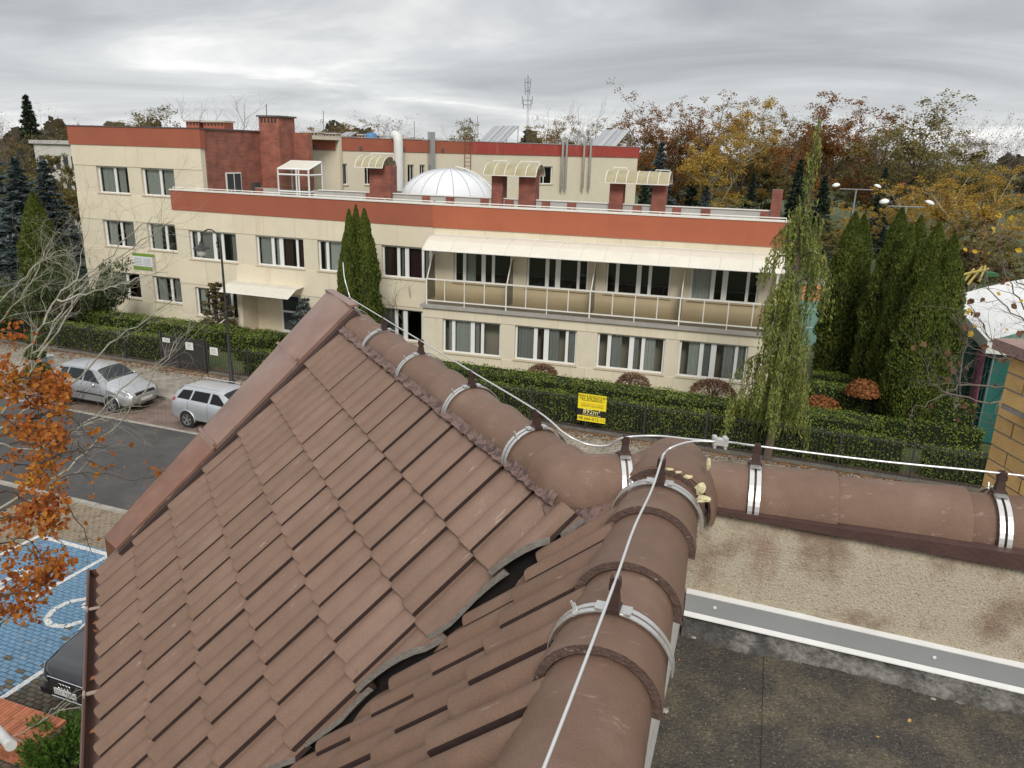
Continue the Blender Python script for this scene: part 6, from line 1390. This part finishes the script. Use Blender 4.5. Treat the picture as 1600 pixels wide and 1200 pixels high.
for px,ty,Y,w_,lab in ((70,246,72,1.2,'bushy olive tree hiding the pale building at left'),(112,262,66,.9,'low bushy tree pressed to the left wall of the building'),(25,262,64,1.3,'bushy olive tree between the spruces at far left')):
    b=PX(px,ty,Y); put_tree('autumn_bush',p_bush,V(b.x,b.y,0),b.z/HT['bush']*w_,px*.1,lab,'tree','bushes at the left end',b.z/HT['bush'])
# ---- trees behind the building, left to right
far=[('rust2',152,150,193,'low bare tree top peeping over the left block',.6),('olive',226,120,166,'round olive tree above the left terracotta parapet',1.5),('bare',327,105,142,'bare fan-shaped tree behind the brick vents',1.5),
('bare2',488,170,190,'faint bare tree left of the yellowish one behind the roof',.8),('ochre',522,150,189,'small yellowish tree behind the low roof vents',1.3),('bare2',610,140,180,'broad half-bare tree behind the white duct',1.5),
('bare',690,150,193,'grey bare tree between duct and solar collectors',1.0),('olive',728,130,188,'dark green tree behind the left solar collectors',1.2),('ochre',848,130,184,'rusty olive tree right of the antenna mast',.9),
('bare',900,125,160,'tall grey bare tree behind the right solar collectors',1.1),('bare',950,120,155,'second tall bare tree right of the first behind the collectors',1.1),('olive',912,120,192,'low green tree in front of the tall bare trees',.7),
('rust2',1040,105,135,'tall thin rust-brown tree at the left of the wood',1.05),('rust',1075,110,165,'rust tree just right of the tall rust-brown one',.9),('gold',1130,85,160,'tall golden tree with pale stem behind the roof end',1.05),
('ochre',1180,110,160,'ochre tree between the golden and the rust tree',1.0),('rust',1305,100,152,'large spreading rust tree right of the cedar tip',1.15),('bare2',1235,125,165,'thin half-bare tree behind the cedar tip',1.0),
('olive',1440,95,158,'large wide olive tree with visible limbs at the right',1.3),('bare2',1530,115,172,'half-bare purple-brown tree at upper right',1.1),('bare',1580,120,180,'bare tree at the right edge above the golden bushes',1.0),
('olive',1370,105,200,'dull olive tree left of the wide limbed one',.9),
('ochre',1000,140,190,'yellow-brown tree behind the right end of the collectors',1.0),('rust2',1100,145,168,'distant rust tree behind the golden one',1.1),('olive',1210,140,185,'distant olive tree behind the ochre one',1.1),('ochre',1270,135,190,'ochre tree low behind the cedar tip',1.1),('rust',1355,135,178,'distant brown tree between rust and olive crowns',1.1),('olive',1500,135,190,'distant olive tree behind the golden birches',1.2),('bare2',1400,140,175,'thin half-bare tree behind the wide olive tree',1.1),('bush',1060,118,215,'low olive thicket under the rust trees',1.3),('bush',1200,115,232,'low thicket behind the roof end and cedar',1.3),('bush',1400,108,240,'low thicket behind the flood lights',1.4),('bush',1520,100,240,'low thicket behind the golden birches',1.4)]
import bisect
for key,px,Y,ty,lab,ws in far:
    b=PX(px,ty,Y); pr=PROTO[key]; Hn=HT[key]; sz=b.z/Hn
    put_tree('background_tree',pr,V(b.x,b.y,0),sz*ws*1.15,RN.uniform(0,6),lab,'tree','trees behind the building',sz)
for px,Y,ty,key,Hn,ws,lab in ((1035,92,222,'blue',12,.9,'pointed blue-green spruce right of the rear wing'),(1085,88,262,'spruce',16,.7,'dark spruce under the golden tree'),(1105,84,285,'blue',12,.9,'low silvery spruce in front of the golden tree'),(1178,90,270,'spruce',16,.7,'dark spruce between golden tree and cedar'),(1252,80,250,'spruce',16,.8,'dark conifer right behind the weeping cedar'),(1290,78,275,'sil',14,.9,'broad dark conifer left of the twin flood light'),(1385,84,262,'spruce',16,.7,'dark conifer beneath the wide olive tree'),(1545,70,300,'spruce',16,.6,'dark conifer among the golden bushes at right'),(1010,86,262,'spruce',16,.6,'dark conifer at the corner of the rear wing')):
    b=PX(px,ty,Y); put_tree('spruce_tree',PROTO[key],V(b.x,b.y,0),b.z/Hn*ws*1.15,RN.uniform(0,6),lab,'tree','conifers behind the building',b.z/Hn)
for px,Y,ty,key,Hn,ws,lab in ((1485,66,268,'gold',10,.95,'golden weeping birch in the middle of the right-hand trees'),(1560,62,262,'gold',10,.95,'golden birch at the right edge behind the tent'),(1430,72,300,'gold',10,.9,'lower golden birch behind the right flood light'),(1345,74,318,'gbush',10,.6,'small yellow-leaved shrub under the left flood light'),(1455,58,352,'bush',9,.9,'low olive bush behind the right thuja clump'),(1530,56,345,'bush',9,1.0,'low olive bush left of the tent roof'),(1300,70,345,'bush',9,.9,'dark bush beyond the court fence'),(1150,75,312,'bush',9,.9,'low bush behind the right end of the roof terrace'),(1590,52,372,'bush',9,.9,'brown bush behind the tent at the right edge')):
    b=PX(px,ty,Y); put_tree('autumn_bush',PROTO[key],V(b.x,b.y,0),b.z/HT[key]*ws*1.5,RN.uniform(0,6),lab,'tree','bushes behind the garden',b.z/HT[key])
# wooded skyline far behind: reads as one mass
rg=np.random.default_rng(9); n=26000; ang=np.radians(rg.uniform(-62,50,n)); D_=rg.uniform(200,330,n); hh=(9+4*np.sin(ang*23)+3*np.sin(ang*57+1)+2*np.sin(ang*131))*np.sqrt(rg.uniform(0,1,n)); C=np.stack([np.sin(ang)*D_,np.cos(ang)*D_,hh],1)
wo_=tag(link('far_wood',np_quads('far_wood',leaves(C,rg.normal(0,1,C.shape),2.0,rg,1,.8),fol('far_wood',[(.05,.045,.03),(.085,.07,.04),(.12,.09,.05)],scale=.02))),'hazy autumn wood along the horizon','wood',kind='stuff')
# far pale building at the left, red roofs in the wood
def far_house(px0,px1,y0,y1,Y,wall,roofc,label,name='far_house',flat=False):
    a=PX(px0,y0,Y); b=PX(px1,y0,Y); o=empty(name,V(a.x,a.y,0),label,'building'); q=MB(); q.box(V(a.x,a.y,0),V(b.x-a.x,0,0),V(0,8,0),V(0,0,a.z)); q.build('wall',wall,o)
    if flat:
        q=MB(); q.box(V(a.x-.3,a.y-.3,a.z),V(b.x-a.x+.6,0,0),V(0,8.6,0),V(0,0,.35)); q.build('roof',roofc,o)
    else:
        rz_=PX(px0,y1,Y).z; q=MB(); w=b.x-a.x; q.add([V(a.x-.4,a.y-.4,a.z),V(b.x+.4,a.y-.4,a.z),V(b.x+.4,a.y+8.4,a.z),V(a.x-.4,a.y+8.4,a.z),V(a.x-.4,a.y+4,rz_),V(b.x+.4,a.y+4,rz_)],[(0,1,5,4),(3,4,5,2),(0,4,3),(1,2,5),(0,3,2,1)]); q.build('roof',roofc,o)
    return o,a,b
fh,a,b=far_house(52,112,224,220,85,mat('far_wall',(.50,.48,.43),.9,.1,1),mat('far_roof_grey',(.42,.41,.39),.8),'pale flat-roofed building half hidden by the trees at left','far_house',True)
for r in range(2):
    for c in range(5):
        q=MB(); q.box(V(a.x+.4+c*.85,a.y-.03,a.z-2.6-r*2.7),V(.5,0,0),V(0,.04,0),V(0,0,1.4)); q.build('window',MATS['dark_glass'],fh)
orr=mat('orange_roof',(.40,.10,.03),.8,.1,2); wh=mat('far_white',(.55,.53,.48),.9)
far_house(1416,1434,296,286,112,wh,orr,'tiny orange-roofed house among the trees right of the flood lights')
# play frame seen over the tent roof
pf=empty('play_frame',PX(1520,432,44),'yellow and green play frame showing above the tent roof','play frame'); yb_=mat('play_yellow',(.42,.32,.09),.7); gb_=mat('play_green',(.03,.11,.045),.7)
for k,(x0,y0,x1,y1) in enumerate(((1506,440,1522,420),(1512,445,1535,416),(1530,440,1540,415),(1500,430,1545,420))):
    q=MB(); q.tube([PX(x0,y0,44),PX(x1,y1,44.2)],.07,5); q.build('beam',yb_,pf)
q=MB(); A=PX(1540,432,44); q.box(A,V(.7,0,0),V(0,.8,0),V(0,0,.2)); q.build('deck',gb_,pf)
for x in (1506,1540): 
    A=PX(x,432,44); q=MB(); q.tube([V(A.x,A.y,0),A],.06,5); q.build('post',gb_,pf)
# ================================================================ near branches at the edges of the picture
beech=fol('beech_leaf',[(.19,.048,.015),(.37,.105,.024),(.48,.175,.03),(.58,.35,.045)],trans=.45,scale=1.4); lime_y=fol('leaf_yellow',[(.55,.36,.03),(.66,.46,.05)],trans=.45)
def np_ovate(name,C,Nn,size,rg,mt,tilt=.7):
    """oval leaves folded along the midrib: six corners, two faces each"""
    n=len(C); N_=unit(Nn+rg.normal(0,tilt,(n,3))); U=unit(np.cross(N_,rg.normal(0,1,(n,3)))); W=np.cross(N_,U); s=(np.ones(n)*size*rg.uniform(.7,1.25,n))[:,None]; up_n=N_*s*rg.uniform(.03,.14,(n,1)); cu=N_*s*rg.uniform(-.18,.1,(n,1))
    v=np.stack([C-U*s*.5,C-U*s*.2+W*s*.34+up_n,C+U*s*.18+W*s*.33+up_n,C+U*s*.55+cu,C+U*s*.18-W*s*.33+up_n,C-U*s*.2-W*s*.34+up_n],1).reshape(-1,3)
    b=(np.arange(n)*6)[:,None]; f=np.concatenate([b+np.array([[0,3,2,1]]),b+np.array([[0,5,4,3]])],1).reshape(-1,4)
    me=bpy.data.meshes.new(name); me.from_pydata(v.tolist(),[],f.tolist()); me.materials.append(mt); me.update(); return me
def branch(q,pts,r0,r1,seed,twigs=6,L=.5,depth=2,out=None,sp=.75):
    """a main limb through pts with forked side twigs; collects tip positions in out"""
    rr=random.Random(seed); P=catmull(pts,5); n=len(P); P=[p+V(rr.uniform(-1,1),rr.uniform(-1,1),rr.uniform(-1,1))*(r0*.9+.012) for p in P]; q.tube(P,[r0+(r1-r0)*i/(n-1) for i in range(n)],6,False)
    def tw(p,d,L,r,k):
        pts=[p]; dd=d.copy()
        for i in range(4): dd=(dd+V(rr.uniform(-1,1),rr.uniform(-1,1),rr.uniform(-.7,.8))*.38).normalized(); pts.append(pts[-1]+dd*L/4)
        q.tube(pts,[r*(1-.7*i/4) for i in range(5)],4,False)
        if out is not None: out.extend([(pts[i],dd.copy()) for i in (2,3,4)])
        if k>0:
            for j in range(3): i=rr.randint(1,4); tw(pts[i],(dd+V(rr.uniform(-1,1),rr.uniform(-1,1),rr.uniform(-.8,.8))*.9).normalized(),L*rr.uniform(.4,.7),r*.55,k-1)
    for j in range(twigs):
        t=rr.uniform(.2,1); i=min(n-2,int(t*(n-1))); d=(P[i+1]-P[i]).normalized(); tw(P[i],(d+V(rr.uniform(-1,1),rr.uniform(-.8,.8),rr.uniform(-.9,.9))*sp).normalized(),L*rr.uniform(.5,1.2),max(.0025,(r0+(r1-r0)*t)*.45),depth)
def pp(*l): return [PX(x,y,Y) for x,y,Y in l]
# pale bare tree on the left
bt_=empty('bare_tree',V(-9.6,9.0,0),'pale bare tree whose mossy branches reach in from the left edge','tree')
q=MB(); root=V(-9.6,9.0,0); fork=V(-8.9,9.4,5.6); q.tube([root,V(-9.4,9.1,2.5),fork],[.2,.16,.1],8); q.build('trunk',barkp,bt_)
BR=[((-60,640),(10,590),(60,520),(95,455),(150,420),(215,360),(250,335)),((-60,700),(0,650),(60,560),(105,470),(170,415),(230,370),(262,340)),
((-70,640),(0,590),(60,545),(140,440),(180,415),(270,345)),((60,560),(110,480),(122,420),(132,370)),((-50,720),(40,640),(110,600),(170,540),(240,490),(285,465)),((100,680),(150,650),(200,600),(260,560),(295,515)),
((-60,830),(60,760),(120,720),(210,630),(285,520)),((-20,690),(60,700),(140,660),(220,640)),((0,470),(40,430),(75,400),(110,385)),((-60,560),(20,480),(60,420),(75,380)),((90,470),(150,455),(200,440),(260,425))]
q=MB()
for k,b in enumerate(BR):
    Y0=10.0+.5*math.sin(k*1.7); branch(q,[PX(x,y,Y0+.12*i) for i,(x,y) in enumerate(b)],.021 if k in(0,1,4,6) else .0135,.003,200+k,11,.7,2)
q.tube([fork,PX(-70,700,10)],[.09,.05],6,False); q.build('branches',barkp,bt_)
# orange beech, lower left
be=empty('beech_tree',V(-7.8,6.6,0),'beech branch with orange and yellow autumn leaves at the left edge','tree')
q=MB(); q.tube([V(-7.8,6.6,0),V(-7.6,6.7,2.5),V(-7.1,7.0,4.8)],[.16,.13,.07],8); q.build('trunk',barkd,be)
q=MB(); tips=[]; 
BB=[((-70,620),(0,650),(50,690),(90,740)),((-70,700),(0,720),(60,730),(110,700)),((-70,760),(10,770),(60,790),(100,770)),((-70,640),(-10,610),(40,590),(75,600)),((-70,860),(0,850),(40,840),(75,880)),((-70,930),(0,930),(40,920),(75,895)),((-70,1000),(-10,985),(20,960)),((-40,600),(20,610),(60,640),(90,670)),((-60,800),(0,810),(50,800),(90,800)),((20,690),(90,690),(140,655)),((40,660),(90,640),(125,625)),((60,720),(120,705),(170,700)),((-60,560),(-20,570),(20,585)),((-60,660),(0,680),(60,650),(90,620))]
for k,b in enumerate(BB):
    Y0=7.0+.5*math.sin(k*2.1); branch(q,[PX(x,y,Y0+.1*i) for i,(x,y) in enumerate(b)],.014,.003,300+k,7,.32,1,tips)
for k,(x,y) in enumerate(((0,655),(0,770),(0,860),(-10,610))): q.tube([V(-7.1,7.0,4.8),PX(-70,y,7.0)],[.05,.014],5,False)
q.build('branches',barkd,be)
rg=np.random.default_rng(44); T=np.array([t[0] for t in tips]); n=3800; w=rg.integers(0,len(T),n); C=T[w]+rg.normal(0,.055,(n,3)); pxs=800+FPX*(C[:,0]*rt.x+C[:,1]*rt.y+(C[:,2]-10)*rt.z)/(C[:,0]*fw.x+C[:,1]*fw.y+(C[:,2]-10)*fw.z); keep=pxs<112-50*rg.uniform(0,1,n)**3; C=C[keep]
C=C-np.array(be.location); tag(link('leaves',np_ovate('leaves',C,np.tile([.3,-.6,.8],(len(C),1)),.054,rg,beech),be),kind='stuff')
# bare twigs with a few leaves hanging into the road view
tl=[]; q=MB()
for k,b in enumerate((((100,640),(150,690),(175,700)),((95,745),(150,740),(220,750),(260,735)),((100,780),(130,830),(146,868)),((60,800),(95,850),(105,870)),((120,690),(140,720),(180,735)),((10,840),(50,860),(75,880)))):
    branch(q,[PX(x,y,7.4) for x,y in b],.006,.0022,330+k,5,.22,1,tl)
q.build('twigs',barkd,be)
rr=random.Random(8)
for k in range(46):
    p,d=rr.choice(tl); P_=p+V(rr.uniform(-.03,.03),0,rr.uniform(-.03,.03)); link('leaf',np_ovate('leaf',np.array([[*P_]])-np.array(be.location),np.array([[.2,-.7,.6]]),.066,np.random.default_rng(k),beech),be)
# dry twigs and bush at the lower left corner
gb2=empty('green_bush',PZ(110,1195,.0),'bright green conifer bush beside the gutter at the bottom left','shrub'); rg=np.random.default_rng(3)
Cc=[];Dd=[]
for k in range(90):
    a=rg.uniform(0,6.28); e=rg.uniform(.25,1.2); d=np.array([math.cos(a)*math.cos(e)*.95,math.sin(a)*math.cos(e)*.95,math.sin(e)*1.05])*rg.uniform(.6,1); t=np.sqrt(rg.uniform(.2,1,60)); Cc.append(d*t[:,None]+rg.normal(0,.05,(60,3))); Dd.append(np.tile(unit(d[None])[0],(60,1)))
q=MB()
for k in range(0,90,3): q.tube([V(0,0,0),V(*Cc[k][0])],[.02,.006],4,False)
q.build('stems',barkd,gb2,local=True)
tag(link('foliage',np_quads('foliage',leaves(np.concatenate(Cc),rg.normal(0,1,(5400,3)),.085,rg,.5,.4,along=np.concatenate(Dd)),fol('bush_bright',[(.03,.07,.012),(.07,.14,.02),(.12,.20,.035)],trans=.25,scale=3)),gb2),kind='stuff')
q=MB(); tg=empty('dry_twigs',PZ(60,1150,.7),'dry bare twigs leaning over the brick planter','twigs')
for k,b in enumerate((((18,1151),(80,1120),(150,1065)),((75,1115),(110,1085),(150,1070)),((90,1110),(125,1105),(150,1096)),((60,1130),(100,1100),(115,1078)))):
    branch(q,[PX(x,y,9.2) for x,y in b],.007,.003,360+k,3,.25,1)
q.build('stems',barkp,tg)
# right-hand shrub with the last yellow leaves
rs=empty('bare_shrub',V(4.6,6.2,0),'bare grey shrub with a few last yellow leaves before the tent','shrub'); q=MB(); tips=[]
q.tube([V(4.7,6.2,0),V(4.65,6.2,3),V(4.5,6.3,6.4)],[.05,.04,.025],6)
RB=[((1640,540),(1600,500),(1560,470),(1530,430)),((1640,520),(1600,480),(1570,420),(1560,375)),((1640,640),(1560,630),(1480,615),(1450,590)),((1640,612),(1570,608),(1500,605),(1460,625),(1420,642)),((1620,560),(1560,560),(1500,530)),((1497,640),(1500,580),(1511,520)),((1640,480),(1590,440),(1560,410)),((1640,700),(1580,680),(1540,650)),((1640,590),(1580,560),(1540,520),(1520,480)),((1640,440),(1600,400),(1575,360))]
for k,b in enumerate(RB):
    Y0=6.0+.3*math.sin(k*2.3); branch(q,[PX(x,y,Y0) for x,y in b],.011 if k in (2,3) else .008,.0022,400+k,8,.3,2,tips,.9)
for y in (540,612,640,700): q.tube([V(4.5,6.3,6.4),PX(1640,y,6.0)],[.02,.009],4,False)
q.build('branches',barkm,rs)
q=MB()
rr=random.Random(5)
for k,(x,y,s) in enumerate(((1511,512,.11),(1516,522,.09),(1524,510,.06),(1511,489,.06),(1515,485,.07),(1522,491,.06),(1560,338,.08),(1562,335,.06),(1580,340,.08),(1554,363,.07),(1552,357,.05),(1508,390,.08),(1523,393,.07),(1545,395,.06),(1592,391,.07),(1575,445,.06),(1560,459,.07),(1596,470,.06),(1543,453,.06),(1573,515,.06))):
    link('leaf',np_ovate('leaf',np.array([[*PX(x,y,6.0)]])-np.array(rs.location),np.array([[0,-.8,.5]]),s*.62,np.random.default_rng(k+50),lime_y,.35),rs)
wb_=fol('leaf_withered',[(.06,.03,.025),(.12,.06,.03),(.18,.09,.04)],trans=.2)
for k in range(70):
    p,d=rr.choice(tips); 
    if p.z<7.4: continue
    link('leaf',np_ovate('leaf',np.array([[*p]])-np.array(rs.location),np.array([[0,-.6,.4]]),.05,np.random.default_rng(k+90),wb_),rs)
# fallen leaves under the fence
rg=np.random.default_rng(12); n=5200; A_=rg.uniform(-44,6,n); B_=26.1-np.abs(rg.normal(0,.42,n)); C=np.outer(A_,np.array(EA))+np.outer(B_,np.array(EB)); C[:,2]=.108+rg.uniform(0,.02,n)
tag(link('fallen_leaves',np_quads('fallen_leaves',leaves(C,np.tile([0,0,1.],(n,1)),.085,rg,.35,.7),fol('litter',[(.12,.05,.02),(.22,.10,.035),(.30,.17,.06)],trans=.1,scale=3))),'brown fallen leaves scattered on the pavement along the fence','leaves',kind='stuff')
n=900; A_=rg.uniform(-24,-10,n); B_=rg.uniform(6,24,n); C=np.outer(A_,np.array(EA))+np.outer(B_,np.array(EB)); C[:,2]=np.where(B_>22.8,.11,.012)+rg.uniform(0,.01,n)
tag(link('scattered_leaves',np_quads('scattered_leaves',leaves(C,np.tile([0,0,1.],(n,1)),.07,rg,.3,.7),MATS['litter'])),'single fallen leaves strewn over road and parking bays','leaves',kind='stuff')
